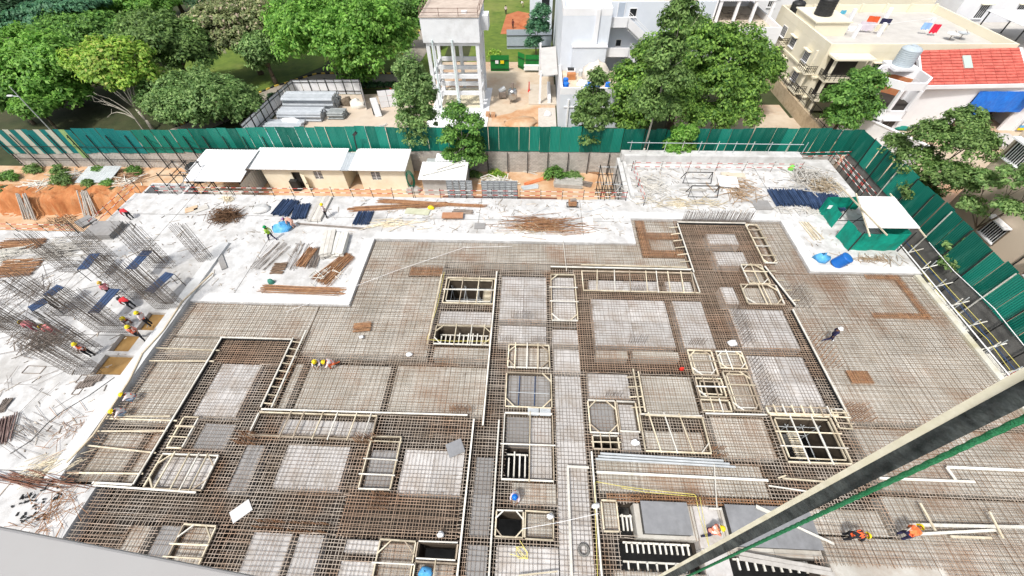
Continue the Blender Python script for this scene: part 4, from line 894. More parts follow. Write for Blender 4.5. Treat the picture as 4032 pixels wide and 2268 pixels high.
def stack(label, a, b, width, layers, n, ma, th=.07, z=.02, name='plank_stack', cat='planks', part='plank'):
    p, q = Vector(a), Vector(b); c = (p+q)/2; d = (q-p); L = d.length; d.normalize(); nn = Vector((-d.y,d.x,0)); t = empty(name, (c.x,c.y,0), label, cat); r = random.Random(int(abs(p.x)*100))
    for l in range(layers):
        for i in range(n):
            o = nn*((i+.5)/n-.5)*width; s = -d*L/2*r.uniform(.92,1.04)+o; e = d*L/2*r.uniform(.92,1.04)+o+nn*r.uniform(-.03,.03); zz = z+th*(l+.5)
            obj(part, MB().bar(s+Vector((0,0,zz)), e+Vector((0,0,zz)), width/n*.94, th*.92), ma, t)
    return t
GREYT = mat('weathered_timber', (.44,.42,.38), (.58,.56,.52), 2, rnd=.15)
stack('stack of long pale planks behind the orange vested worker', T(1,1,715,710,0), T(1,1,590,955,0), 1.3, 3, 4, GREYT)
stack('left tall stack of weathered boards below the blue sheet', T(1,1,770,1080,0), T(1,1,720,1330,0), 1.1, 7, 3, GREYT, th=.09)
stack('right tall stack of weathered boards below the blue sheet', T(1,1,890,1100,0), T(1,1,830,1320,0), 1.1, 6, 3, mat('pale_board', (.58,.57,.52), (.70,.69,.64), 2, rnd=.1), th=.09)
stack('stack of grey plywood sheets at the left slab edge', T(1,0,930,1060,0), T(1,0,1210,1060,0), 2.2, 7, 1, GREYPLY, th=.08, name='plywood_stack', cat='plywood', part='sheet')
stack('low stack of grey formwork boards above the plywood stack, left', T(1,0,800,1000,0), T(1,0,950,920,0), 1.6, 3, 2, GREYPLY, th=.07, name='board_stack', cat='boards')
stack('flat green grey board on the slab, upper middle', T(1,1,1500,845,0), T(1,1,1750,865,0), .9, 1, 1, mat('green_grey_board', (.42,.43,.30), (.52,.53,.40), 2), th=.08, name='board', cat='board')
stack('brown plywood box lid on blocks, upper middle of the slab', T(1,1,1880,915,0), T(1,1,2090,915,0), .85, 1, 1, mat('brown_board', (.36,.17,.09), (.45,.24,.14), 2), th=.14, z=.25, name='board', cat='board')
stack('two overlapping grey sheets on the slab', T(1,1,2200,1000,0), T(1,1,2305,1000,0), .9, 2, 1, GREYPLY, th=.03, name='board', cat='board')
stack('grey steel board lying near the left bulkhead', T(1,0,2205,1270,0), T(1,0,2265,1440,0), .5, 1, 1, GREYPLY, th=.1, name='board', cat='board')
stack('tilted brown plywood sheet by the wire heap', T(1,0,1860,850,0), T(1,0,1990,810,0), .9, 1, 1, mat('tan_board', (.50,.36,.24), (.60,.46,.32), 2), th=.06, name='board', cat='board')
stack('grey plywood sheet right of the brown one, by the wire heap', T(1,0,1960,850,0), T(1,0,2100,800,0), .9, 1, 1, GREYT, th=.06, name='board', cat='board')
stack('white panel tilted on the right of the raised slab', T(1,2,2060,560,0), T(1,2,2260,580,0), 2.0, 1, 1, WHITE, th=.12, z=.2, name='board', cat='board')
stack('flat tan panel near the back parapet', T(1,2,2100,485,0), T(1,2,2350,495,0), .9, 1, 1, mat('tan_panel', (.52,.46,.36), (.6,.54,.44), 2), th=.1, name='board', cat='board')
stack('grey sheet at the right of the raised slab', T(1,2,2420,790,0), T(1,2,2600,790,0), 1.6, 1, 1, GREYPLY, th=.05, name='board', cat='board')
stack('grey sheet in the left of the raised slab', T(1,2,1345,605,0), T(1,2,1470,605,0), .9, 1, 1, GREYT, th=.05, name='board', cat='board')
stack('pale board at the near edge of the raised slab', T(1,2,1620,790,0), T(1,2,1750,800,0), 1.0, 1, 1, WTIMBER, th=.06, name='board', cat='board')
stack('grey formwork panel leaning near the back corner', T(1,3,340,460,0), T(1,3,460,455,0), .9, 2, 1, GREYT, th=.07, name='board', cat='board')
bundle('long rusty bars crossing the back of the slab, upper', T(1,1,1260,750,0), T(1,1,2280,800,0), .5, 34, .022, RUST, layers=2, jit=.12, fan=-.4, name='bar_bundle', cat='rebar')
bundle('long rusty bars crossing the back of the slab, lower', T(1,1,960,835,0), T(1,1,1900,782,0), .5, 30, .022, RUST, layers=2, jit=.12, fan=.3, cat='rebar')
bundle('thin dark rod lying below the navy tubes', T(1,1,430,978,0), T(1,1,1085,1025,0), .15, 4, .03, OLDSTEEL, layers=1, cat='rods')
tangle('loose pale sticks in the middle of the slab', T(1,1,1360,985,0), 2.2, .7, 26, 3.2, .03, TIMBER, h=.2, seed=4, ang=.15, spread=.25, cat='sticks', name='stick_pile')
bundle('rusty cut bars left of the board stacks', T(1,1,580,1230,0), T(1,1,450,1410,0), .9, 46, .025, RUST, layers=3, jit=.15, cat='rebar')
bundle('dark cut bars beside the rusty ones, left of the board stacks', T(1,1,640,1215,0), T(1,1,560,1420,0), .8, 34, .02, OLDSTEEL, layers=2, jit=.12, cat='rebar')
bundle('thin bars fanned out at the left of the slab, outer', T(1,1,280,1175,0), T(1,1,10,1440,0), 1.6, 14, .02, OLDSTEEL, layers=1, jit=.25, cat='rebar')
bundle('thin bars at the left of the slab, inner', T(1,1,480,1180,0), T(1,1,340,1440,0), 1.0, 12, .018, OLDSTEEL, layers=1, jit=.2, cat='rebar')
bundle('short dark bars at the pour corner', T(1,1,170,1425,0), T(1,1,300,1425,0), 1.2, 40, .03, mat('old_brown_bar', (.14,.09,.06), (.22,.15,.10), 3, island=.4), layers=2, jit=.15, cat='rebar')
bundle('rusty and pale bars spread out below the board stacks', T(1,1,940,1300,0), T(2,1,650,120,0), .9, 70, .025, RUST, layers=3, jit=.25, fan=.9, cat='rebar')
tangle('scrap timber mixed into the rusty bars', T(2,1,720,60,0), 1.5, 1.0, 24, 1.4, .03, WTIMBER, h=.4, seed=6, cat='sticks', name='stick_pile')
bundle('long rusty bars along the near edge of the slab', T(2,1,70,180,0), T(2,1,870,215,0), .7, 26, .025, RUST, layers=2, jit=.15, cat='rebar')
tangle('tangle of brown bars and ties on the slab, upper centre', T(1,2,330,990,0), 3.8, 1.4, 150, 3.6, .02, RUST, h=.35, seed=8, ang=.02, spread=.12, cat='rebar', name='bar_pile')
tangle('pale offcuts around the brown bars, upper centre', T(1,2,240,1030,0), 3.2, 1.0, 60, 1.4, .02, TIMBER, h=.2, seed=9, cat='sticks', name='stick_pile')
tangle('timber scrap strewn at the left of the raised slab', T(1,2,1380,600,0), 2.6, 3.4, 90, 2.2, .03, GREYT, h=.3, seed=10, cat='scrap', name='scrap_pile')
tangle('timber scrap strewn along the near edge of the raised slab', T(1,2,1760,770,0), 4.5, .9, 60, 2.0, .03, TIMBER, h=.25, seed=12, ang=.1, spread=.5, cat='scrap', name='scrap_pile')
tangle('brown scrap round the white panel', T(1,2,2280,640,0), 2.2, 2.2, 90, 2.0, .03, mat('brown_scrap', (.30,.19,.11), (.46,.34,.22), 3, island=.3), h=.3, seed=13, cat='scrap', name='scrap_pile')
tangle('heap of broken boards at the back right corner of the slab', T(1,3,400,540,0), 2.4, 2.2, 130, 2.2, .045, GREYT, h=.8, seed=14, cat='scrap', name='scrap_pile')
tangle('brushwood heap beside the navy tube pile', T(1,3,530,600,0), 1.6, 1.8, 170, 1.6, .025, mat('brushwood', (.34,.26,.17), (.5,.42,.3), 3, island=.3), h=.7, seed=15, cat='scrap', name='scrap_pile')
tangle('scraps strewn in front of the navy tube pile', T(1,3,330,850,0), 4.0, .8, 60, 1.2, .03, GREYT, h=.15, seed=16, cat='scrap', name='scrap_pile')
tangle('twigs and wire in front of the green shelter', T(1,3,1080,1340,0), 2.4, .6, 60, 1.1, .02, mat('twig', (.28,.19,.11), (.4,.3,.2), 3, island=.3), h=.2, seed=17, cat='scrap', name='scrap_pile')
bundle('timber battens left of the green shelter', T(1,3,350,960,0), T(1,3,500,1140,0), .9, 5, .06, TIMBER, layers=1, jit=.15, cat='battens')
bundle('long white battens along the right slab edge', T(1,3,670,560,0), T(1,3,860,830,0), .8, 5, .06, WTIMBER, layers=1, jit=.12, cat='battens')
tangle('pale offcuts by the left wire heap', T(1,0,2300,730,0), .9, .4, 40, .8, .03, TIMBER, h=.3, seed=18, cat='scrap', name='scrap_pile')
scr = MB(); q = random.Random(77)
for k in range(1500):
    rg = q.choice([(-42,-15.5,20.6,33.6)]*3+[(-14.5,9.5,28.7,33.6)]*3+[(10.6,33,32.2,40.2)]*4+[(25.6,33,25.4,31)]+[(-62,-29.6,2,27)]*6)
    x, y, a, l = q.uniform(*rg[:2]), q.uniform(*rg[2:]), q.uniform(0,math.pi), q.uniform(.06,.5)*q.choice((1,1,1,2.2)); w = q.uniform(.02,.07)
    scr.bar((x-math.cos(a)*l/2,y-math.sin(a)*l/2,.03),(x+math.cos(a)*l/2,y+math.sin(a)*l/2,.03+q.uniform(0,.03)),w,.03)
obj('slab_litter', scr, mat('litter', (.30,.25,.20), (.52,.48,.42), 1.5, island=.55, coord='World'), None, 'small offcuts and chips littering the poured slab', 'litter', None, 'stuff')
tr = empty('steel_trestle', T(1,2,1910,690,0), 'black steel trestle frame standing on the raised slab', 'trestle')
for sx in (-1,1):
    for sy in (0,2.4): obj('leg', MB().bar((sx*1.5,sy-.3,0),(sx*1.35,sy,1.2),.06).bar((sx*1.5,sy+.6,0),(sx*1.35,sy,1.2),.06), BLACKST, tr)
for sy in (0,2.4): obj('top_rail', MB().bar((-1.4,sy,1.2),(1.4,sy,1.2),.07), BLACKST, tr); obj('foot_rail', MB().bar((-1.5,sy-.3,.05),(1.5,sy-.3,.05),.05), BLACKST, tr)
bundle('bars resting on the foot of the steel trestle', T(1,2,1690,625,.1), T(1,2,1960,632,.1), .3, 9, .03, GREYT, layers=1, cat='bars')
pr_ = empty('generator', T(1,2,610,790,0), 'small rusty machine on a frame at the back of the slab', 'machine')
obj('engine', MB().box(-.45,.35,-.3,.3,.15,.6), RUST, pr_); obj('cylinder', MB().tube((-.3,0,.6),(.3,0,.75),.18,10), OLDSTEEL, pr_); obj('frame', MB().bar((-.6,-.35,.1),(.6,-.35,.1),.06).bar((-.6,.35,.1),(.6,.35,.1),.06).bar((-.6,-.35,.1),(-.6,.35,.1),.06), BLACKST, pr_)
for px, py, lb in ((1,1,None),): pass
lump('crumpled blue tarpaulin on the slab beside the navy tubes', T(1,1,265,1020,0), 1.0, .55, LBTARP, 'tarpaulin', 'tarpaulin', 21, .35)
lump('light blue tarpaulin bundle beside the blue barrel', T(1,3,530,1330,0), .6, .6, LBTARP, 'tarpaulin', 'tarpaulin', 22, .35)
lump('grey heap of sand at the left of the slab', T(1,1,60,830,0), 1.0, .35, CONC2, 'sand heap', 'sand_heap', 23)
lump('green bucket stump by the pour corner', T(2,1,160,120,0), .3, .5, mat('green_plastic', (.05,.22,.16), rough=.4), 'bucket', 'bucket', 24, .1)
lump('yellow foam block on the slab by the long bars', T(1,1,1765,820,0), .35, .35, YELLOWP, 'foam', 'foam_block', 25)
lump('lime green bucket at the back right corner', T(1,3,228,430,0), .35, .6, mat('lime_plastic', (.2,.6,.1), rough=.4), 'bucket', 'bucket', 26, .08)
bd = drum('blue plastic barrel lying at an angle near the green shelter', T(1,3,680,1380,0), .5, 1.15, mat('blue_plastic', (.015,.13,.45), rough=.35), name='barrel', cat='barrel', lid=False, dome=.02); bd.rotation_euler = (.15,.35,0)
# green net shelter
P = lambda x, y, z=0: T(1,3,x,y,z)
A, B = P(800,1240), P(1275,1245); zr = 2.4
c = P(1000,1000,1); sh = empty('net_shelter', (c.x,c.y,0), 'green netting shelter with white board roof at the right slab edge', 'shelter')
o = Vector((c.x,c.y,0))
ra, rb, rc, rd = P(905,695,zr), P(1270,700,zr), P(1535,1020,zr), P(1010,1015,zr)
for i in range(4):
    f0, f1_ = i/4+.004, (i+1)/4-.004
    l0, l1 = ra.lerp(rd,f0), ra.lerp(rd,f1_); r0, r1 = rb.lerp(rc,f0), rb.lerp(rc,f1_); zz = Vector((0,0,.012*(i%2)))
    obj('roof_board', MB().plate([l0-o+zz, l1-o+zz, r1-o+zz, r0-o+zz], .06), WHITE, sh)
for p in (ra, rb, rc, rd): obj('post', MB().bar(Vector((p.x,p.y,0))*.985-o, Vector((p.x,p.y,zr-.1))*.985-o+Vector((0,0,.03)), .07), BLACKST, sh)
for p, q in ((ra,rd),(rb,rc)): obj('roof_bearer', MB().bar(p-o-(q-p).normalized()*.6-Vector((0,0,.12)), q-o+(q-p).normalized()*1.0-Vector((0,0,.12)), .09), TIMBER, sh)
obj('roof_bearer', MB().bar(P(690,560,zr+.1)-o, P(1200,1090,zr+.1)-o, .09), TIMBER, sh)
def net(p, q, z0, z1, n=8):
    m = MB(); p, q = Vector(p), Vector(q); d = q-p; nn = Vector((-d.y,d.x,0)).normalized(); vs = []
    for i in range(n+1):
        s = p+d*i/n+nn*.07*math.sin(i*1.9); vs += [s+Vector((0,0,z0)), s+nn*.12*math.sin(i*.8)+Vector((0,0,(z0+z1)/2)), s+Vector((0,0,z1))]
    fs = []
    for i in range(n): a = 3*i; fs += [(a,a+3,a+4,a+1),(a+1,a+4,a+5,a+2)]
    return m.add(vs, fs)
obj('net_front', net(A-o, B-o, 0, 2.0), GREENNET, sh); obj('net_side', net(A-o, Vector((A.x-.2,A.y+1.8,0))-o, 0, 2.0, 4), GREENNET, sh); obj('net_side', net(B-o, Vector((B.x+.3,B.y+5.0,0))-o, 0, 2.1, 8), GREENNET, sh)
A2 = P(640,1015)
obj('net_flap', net(A2-o, Vector((A2.x-.1,A2.y+2.6,0))-o, 0, 1.7, 5), GREENNET, sh); obj('net_flap', net(Vector((A2.x-.1,A2.y+2.6,0))-o, Vector((A2.x+3.6,A2.y+2.8,0))-o, 0, 1.6, 5), GREENNET, sh)
obj('frame_rail', MB().bar(A2-o+Vector((0,0,.9)), A2-o+Vector((3.2,.1,.9)), .05).bar(A2-o+Vector((1.2,0,0)), A2-o+Vector((2.2,.1,1.7)), .05), BLACKST, sh)
obj('notice', MB().box(-.25,.25,-.02,0,0,.4), WHITE, sh, loc=A2-o+Vector((-.15,1.5,1.1)))
# aluminium formwork panels racked upright behind the barricade
rk = TY(1,1,1850,645,35.3)
ALU = mat('aluminium_form', (.34,.36,.38), (.46,.48,.50), 2, rough=.4, metal=.5, rnd=.1)
slats = MB()
for k in range(9): slats.box(-.26,.26,-.10,-.02,.18+.22*k,.30+.22*k)
slme = slats.mesh('rib_set'); slme.materials.append(GALV); bkme = MB().box(-.31,.31,-.015,.03,0,2.2).mesh('face_sheet'); bkme.materials.append(mat('dark_form_face', (.07,.075,.08), (.12,.125,.13), 2)); frme = MB().box(-.32,-.27,-.12,-.016,0,2.2).box(.27,.32,-.12,-.016,0,2.2).box(-.27,.27,-.12,-.016,2.14,2.2).box(-.27,.27,-.12,-.016,0,.06).mesh('panel_frame'); frme.materials.append(ALU)
xs = [TY(1,1,1950+66*k,600,35.6).x for k in range(4)]+[TY(1,1,2300+60*k,600,35.6).x for k in range(6)]
ords = ('first','second','third','fourth','fifth','sixth','seventh','eighth','ninth','tenth')
for i, xx in enumerate(xs):
    t = empty('formwork_panel', (xx,35.6,-1.15), '%s aluminium formwork panel from the left in the row behind the barricade' % ords[i], 'formwork panel', 'aluminium formwork panels racked upright')
    obj('face_sheet', bkme, None, t); obj('rib_set', slme, None, t); obj('panel_frame', frme, None, t)
t = empty('panel_rack', (-5,35.4,GZ), 'dark brick and timber rack under the aluminium panels', 'rack')
obj('plinth', MB().box(-4.6,8.0,-.4,.5,0,2.0), mat('dark_brick', (.12,.05,.035), (.2,.09,.06), 3), t); obj('capping', MB().box(-4.8,8.1,-.5,-.41,1.9,2.1), WTIMBER, t)
# bundles of tubes, boards and scrap in the orange pit and on the soil
def slump(label, pts, z, **k): return bundle(label, T(*pts[0],z), T(*pts[1],z), z=z+.05, **k)
GZZ = GZ+.02
def gb(label, a, b, w, n, r, ma, z=GZZ, **k):
    o_ = bundle(label, T(*a,z), T(*b,z), w, n, r, ma, **k); o_.location.z = z; return o_
gb('orange pipe lying on the soil behind the barricade', (1,2,130,580), (1,2,390,500), .3, 3, .12, mat('orange_pipe', (.6,.16,.06), (.7,.24,.1), 2), layers=1, tubes=True, cat='pipe')
gb('grey white pipes lying beside the orange pipe', (1,2,100,620), (1,2,260,600), .6, 5, .1, GALV, layers=1, tubes=True, cat='pipes')
gb('bundle of brown rods at the right of the soil strip', (1,2,720,440), (1,2,870,470), .5, 16, .04, RUST, layers=2, cat='rods')
gb('stack of pale battens on the soil strip', (1,2,430,560), (1,2,700,580), 1.8, 40, .07, GREYT, layers=3, cat='battens')
gb('dark brown rods right of the pale battens', (1,2,710,570), (1,2,800,590), .9, 24, .04, OLDSTEEL, layers=2, cat='rods')
gb('broken bamboo poles under the block wall', (1,2,20,410), (1,2,260,450), .9, 16, .05, WTIMBER, jit=.3, layers=2, cat='poles')
for nm, pp, n in (('left', ((1,0,340,700),(1,0,320,930)), 12), ('right', ((1,0,920,720),(1,0,930,900)), 9)):
    p, q = T(*pp[1],-5.0), TY(*pp[0], 36.2)
    t = MB(); r = random.Random(n)
    for i in range(n):
        o1 = (i/n-.5)*1.9; t.tube((o1+r.uniform(-.1,.1),r.uniform(-.2,.2),0.05),(o1*.7+r.uniform(-.1,.1),1.5,2.7+r.uniform(-.4,.1)),.07,6)
    obj('leaning_pipes', t, GREYT, None, 'grey pipes leaning on the orange bank, %s group' % nm, 'pipes', 'pipes leaning on the bank', loc=(p.x,p.y,-5.0))
stack_z = T(1,0,1010,500,GZ)
t = empty('roof_sheets', (stack_z.x,stack_z.y,GZ+.05), 'two grey roofing sheets lying on the soil by the left fence', 'sheets', rz=.0)
for i in range(2): obj('sheet', corr_roof(MB(), -2.3+2.3*i,-.03+2.3*i,-1.5,1.5,.05+.1*i,.45+.1*i,14), GALV, t)
for k, (a, ma, n, lb) in enumerate((((1,0,360,590), WTIMBER, 26, 'white offcuts and poles on the edge of the orange bank'), ((1,0,720,500), GREYT, 26, 'grey sticks on the soil below the left fence'), ((1,0,1300,520), mat('scrap_brown', (.25,.14,.08), (.36,.24,.15), 3), 40, 'brown scrap wood on the soil near the left scaffold'), ((1,0,1250,560), WTIMBER, 22, 'pale poles at the top right of the orange bank'), ((1,0,640,960), mat('wood_chips', (.45,.28,.15), (.6,.42,.26), 3), 40, 'wood scraps on the floor of the orange pit'))):
    p = T(*a, -5 if k == 4 else GZ); tangle(lb, (p.x,p.y,-4.95 if k == 4 else GZ+.05), 2.6, .9, n, 2.6, .05, ma, h=.3, seed=40+k, ang=.3, spread=.5, cat='scrap', name='scrap_pile')
tangle('brown scrap along the foot of the hut behind the barricade', (-17,36.5,GZ+.02), 3.5, .8, 60, 1.6, .05, mat('scrap_mix', (.3,.2,.14), (.5,.45,.4), 3, island=.5), h=.5, seed=50, cat='scrap', name='scrap_pile')
tangle('heap of broken boards and rubble by the white store', (-4.0,41.0,GZ+.02), 1.9, 1.2, 90, 1.4, .07, WTIMBER, h=1.0, seed=51, cat='scrap', name='scrap_pile')

# ================================================================== LEFT SLAB: COLUMN CAGES, BARS, STAGING
CAGEST = mat('dark_cage_steel', (.095,.078,.065), (.18,.15,.125), 2, rough=.6, island=.3)
def column_cage(label, base, w, d, h, nx, ny, ties=.3, ma=None, r=.013):
    t = empty('column_cage', base, label, 'column cage', 'reinforcement cages of columns and walls'); m = MB(); rr = random.Random(int(abs(base[0]*31+base[1]*17)*10))
    for i in range(nx):
        for j in range(ny):
            if 0 < i < nx-1 and 0 < j < ny-1: continue
            x, y = (i/(nx-1)-.5)*w, (j/(ny-1)-.5)*d
            m.bar((x,y,0),(x+rr.uniform(-.06,.06),y+rr.uniform(-.06,.06),h*rr.uniform(.9,1.03)), r*1.7)
    obj('main_bars', m, ma or CAGEST, t, kind='stuff')
    m = MB(); z = .15
    while z < h*.66:
        for p, q in (((-w/2,-d/2),(w/2,-d/2)),((w/2,-d/2),(w/2,d/2)),((w/2,d/2),(-w/2,d/2)),((-w/2,d/2),(-w/2,-d/2))): m.bar((*[v*1.04 for v in p],z),(*[v*1.04 for v in q],z+.02), r*1.2)
        z += ties*rr.uniform(.8,1.2)
    obj('ties', m, ma or CAGEST, t, kind='stuff'); return t
for lb, a, w, d, h, nx, ny in (
 ('column cage standing alone at the right of the left slab', (1,0,2080,1340), 1.2, .5, 4.2, 7, 3),
 ('wide wall cage behind the worker in red, left slab', (2,0,1720,360), 2.2, .6, 5.4, 14, 3),
 ('wall cage next to the kneeling worker, left slab', (2,0,1400,260), 2.0, .6, 5.2, 13, 3),
 ('wall cage beside the muddy pits, left slab', (2,0,1150,590), 2.6, .6, 4.8, 15, 3),
 ('wall cage left of the standing worker, left slab', (2,0,900,800), 1.8, .6, 4.6, 11, 3),
 ('dense wall cage nearest the lower muddy pit', (2,0,880,1010), 2.2, .6, 4.4, 13, 3),
 ('column cage behind the two bending workers', (2,0,640,420), 1.8, .7, 4.8, 10, 3),
 ('dense cage at the far left, beside the dark tie heap', (2,0,330,650), 2.2, .7, 4.2, 13, 3),
 ('tall column cage between the plywood stack and the navy staging', (1,0,1080,1330), 1.7, .6, 5.0, 10, 3),
 ('column cage right of the navy staging, upper left slab', (1,0,1640,1400), 2.0, .6, 5.0, 11, 3),
 ('column cage at the far left edge, upper slab', (1,0,720,1440), 1.6, .6, 4.6, 9, 3),
 ('cage over the left frame edge', (2,0,80,560), 1.8, .7, 4.2, 10, 3)):
    column_cage(lb, T(*a,0), w, d, h, nx, ny)
def staging(label, a, b, w=.9, z=1.5):
    p, q = T(*a,z), T(*b,z); c = (p+q)/2; t = empty('staging', (c.x,c.y,0), label, 'staging', 'navy steel staging between the cages'); d = q-p; n = 3; nn = Vector((-d.y,d.x,0)).normalized()
    for i in range(n):
        o_ = nn*((i+.5)/n-.5)*w; obj('steel_plank', MB().bar(p-c+o_+Vector((0,0,z)), q-c+o_+Vector((0,0,z)), w/n*.86, .05), NAVY, t)
    for s in (p-c, q-c):
        for e in (-1,1): obj('leg', MB().tube(s+nn*e*w/2+Vector((0,0,0)), s+nn*e*w/2+Vector((0,0,z)), .03, 5), BLACKST, t)
    return t
for i, (a, b, lb) in enumerate((((1,0,830,1430),(1,0,955,1275),'navy staging plank at the upper left, under the plywood stack'), ((1,0,1310,1430),(1,0,1490,1240),'navy staging plank right of the upper left one'), ((2,0,1500,210),(2,0,1710,20),'navy staging plank near the bulkhead'), ((2,0,940,420),(2,0,1160,180),'navy staging plank beside the worker in pink'), ((2,0,470,250),(2,0,610,150),'short navy staging plank, middle left'), ((2,0,300,385),(2,0,460,295),'lowest navy staging plank, beside the bending workers'))): staging(lb, a, b)
bundle('long rust red bars at the far left edge of the slab, upper', T(1,0,0,1195,0), T(1,0,440,1180,0), 1.2, 40, .03, RUST, layers=3, jit=.15, cat='rebar')
bundle('rust red bars at the far left edge of the slab, lower', T(1,0,0,1430,0), T(1,0,390,1410,0), 2.0, 50, .03, RUST, layers=3, jit=.2, cat='rebar')
tangle('grey shuttering bars heaped on the left slab', T(1,0,580,1250,0), 2.6, 1.6, 110, 2.8, .035, GREYT, h=.4, seed=61, ang=.1, spread=.15, cat='bars')
tangle('white pipes and boards on the far left of the slab', T(1,0,90,1290,0), 2.8, 1.6, 50, 2.8, .04, WTIMBER, h=.4, seed=62, ang=.2, spread=.35, cat='bars')
tangle('dark heap of ties and mesh at the far left', T(2,0,480,720,0), 2.2, 1.1, 150, 1.6, .022, OLDSTEEL, h=1.0, seed=63, cat='ties')
tangle('loose long bars strewn over the left slab', T(2,0,250,250,0), 6, 4, 75, 5.0, .014, OLDSTEEL, h=.3, seed=64, cat='bars')
tangle('loose bars strewn below the lowest cage', T(2,0,480,1100,0), 3.6, 2.2, 16, 2.6, .011, OLDSTEEL, h=.1, seed=65, cat='bars')
tangle('rusty ties scattered near the bulkhead foot', T(3,0,640,140,0), 2.2, 1.8, 36, 1.4, .014, RUST, h=.2, seed=66, cat='ties')
tangle('mesh bars lying by the bulkhead foot', T(3,0,330,120,0), 2.4, 1.6, 40, 2.6, .012, OLDSTEEL, h=.15, seed=67, ang=-.35, spread=.1, cat='bars')
tangle('orange brown wire and dirt by the corner of the deck', T(3,0,480,880,0), 1.6, 1.8, 90, 1.2, .016, RUST, h=.3, seed=68, cat='wire')
tangle('pale straw and wire beside the bulkhead', T(3,0,470,480,0), 1.6, .9, 90, 1.4, .02, TIMBER, h=.25, seed=69, ang=.6, spread=.4, cat='wire')
tangle('black chips scattered on the lower left slab', T(3,0,300,800,0), 2.0, 1.6, 40, .3, .05, BLACKST, h=.05, seed=70, cat='chips')
tangle('bars and dark boards across the lower left corner', T(3,0,250,580,0), 3.0, .4, 40, 3.0, .025, mat('dark_rust', (.16,.07,.045), (.24,.12,.08), 3, island=.3), h=.4, seed=71, ang=-.12, spread=.12, cat='bars')
bundle('bundle of dark bars at the left frame edge, lower', T(3,0,90,20,0), T(3,0,30,260,0), .8, 26, .03, mat('purple_brown_bar', (.14,.09,.085), (.24,.17,.15), 3, island=.3), layers=3, jit=.15, cat='rebar')
bundle('grey bars at the left frame edge, above the dark bundle', T(2,0,110,1290,0), T(2,0,0,1430,0), .5, 16, .03, OLDSTEEL, layers=2, jit=.12, cat='rebar')
for i, (a, lb) in enumerate((((2,0,860,1160),'pile of dark cover blocks on the lower left slab'), ((2,0,940,1110),'second pile of dark cover blocks, right of the first'))):
    p = T(*a,0); t = empty('cover_blocks', p, lb, 'blocks')
    for k in range(6): obj('block', MB().box(-.5+.18*k,-.36+.18*k,-.25+.05*k,.3+.04*k,0,.16), OLDSTEEL, t)
for i, (a, lb) in enumerate((((2,0,345,995),'large empty wire link on the lower left slab'), ((2,0,785,1205),'small upright wire link by the cover blocks'), ((2,0,825,1090),'small wire link above the cover blocks'))):
    p = T(*a,0); w = .7 if i == 0 else .25; obj('wire_link', MB().bar((-w,-.3,.03),(w,-.3,.03),.04).bar((-w,.3,.03),(w,.3,.03),.04).bar((-w,-.3,.03),(-w,.3,.03),.04).bar((w,-.3,.03),(w,.3,.03),.04), OLDSTEEL, None, lb, 'wire link', loc=p)
rope('black cable trailing over the lower left slab', [T(2,0,1150,1070,.03), T(2,0,900,1250,.03), T(2,0,600,1430,.03), T(3,0,420,80,.03), T(3,0,280,230,.03), T(3,0,90,350,.03)], r=.02, ma=BLACKST, cat='cable', name='cable')
rope('cream hessian strip lying along the bulkhead', [T(2,0,2140,20,.25), T(2,0,2020,130,.25), T(2,0,1830,310,.25), T(2,0,1640,600,.25), T(2,0,1430,830,.25), T(2,0,1300,1100,.25), T(3,0,840,180,.25), T(3,0,600,430,.2)], r=.07, ma=mat('hessian', (.55,.46,.33), (.66,.58,.45), 3), cat='hessian', name='hessian_strip')
# ================================================================== BEYOND THE FENCE: GROUND
def sheet(name, poly, z, ma): return obj(name, MB().prism(poly, z-.03, z), ma, kind='structure')
sheet('park_lawn', [(-36,67),(-16.5,67),(-16.5,140),(-36,140)], GZ+.02, LAWN)
sheet('park_lawn', [(-66,62),(-48,60),(-38,76),(-38,100),(-66,100)], GZ+.02, LAWN)
sheet('works_yard', [(-16.4,44),(3.6,44),(3.6,78),(-16.4,78)], GZ+.03, DIRT)
sheet('side_lawn', [(-12,78.1),(3.6,78.1),(3.6,130),(-12,130)], GZ+.03, LAWN)
sheet('house_yard', [(20.5,44),(37.5,44),(37.5,62),(20.5,62)], GZ+.03, DIRT)
sheet('paved_yard', [(36.8,10),(110,10),(110,58),(36.8,58)], GZ+.02, DIRT)
def road_strip(name, pts, w, z, ma):
    m = MB(); L = []; 
    for i, p in enumerate(pts):
        a = Vector(pts[max(i-1,0)]); b = Vector(pts[min(i+1,len(pts)-1)]); d = (b-a).normalized(); n = Vector((-d.y,d.x)); p = Vector(p)
        L.append((p+n*w/2, p-n*w/2))
    for (a,b),(c,d) in zip(L[:-1],L[1:]): m.add([(b.x,b.y,z),(d.x,d.y,z),(c.x,c.y,z),(a.x,a.y,z),(b.x,b.y,z-.05),(d.x,d.y,z-.05),(c.x,c.y,z-.05),(a.x,a.y,z-.05)], [(0,1,2,3),(4,5,1,0),(6,7,3,2)])
    return obj(name, m, ma, kind='structure'), L
_, e1 = road_strip('park_road', [(-56,44.5),(-50.5,52.5),(-46,59),(-41.5,66),(-37,70.5),(-31,70.6),(-24,70.4),(-18,70.2)], 4.6, GZ+.05, ROAD)
road_strip('park_road', [(-23,72.6),(-22.5,80),(-21.5,95),(-20,120)], 4.2, GZ+.055, ROAD)
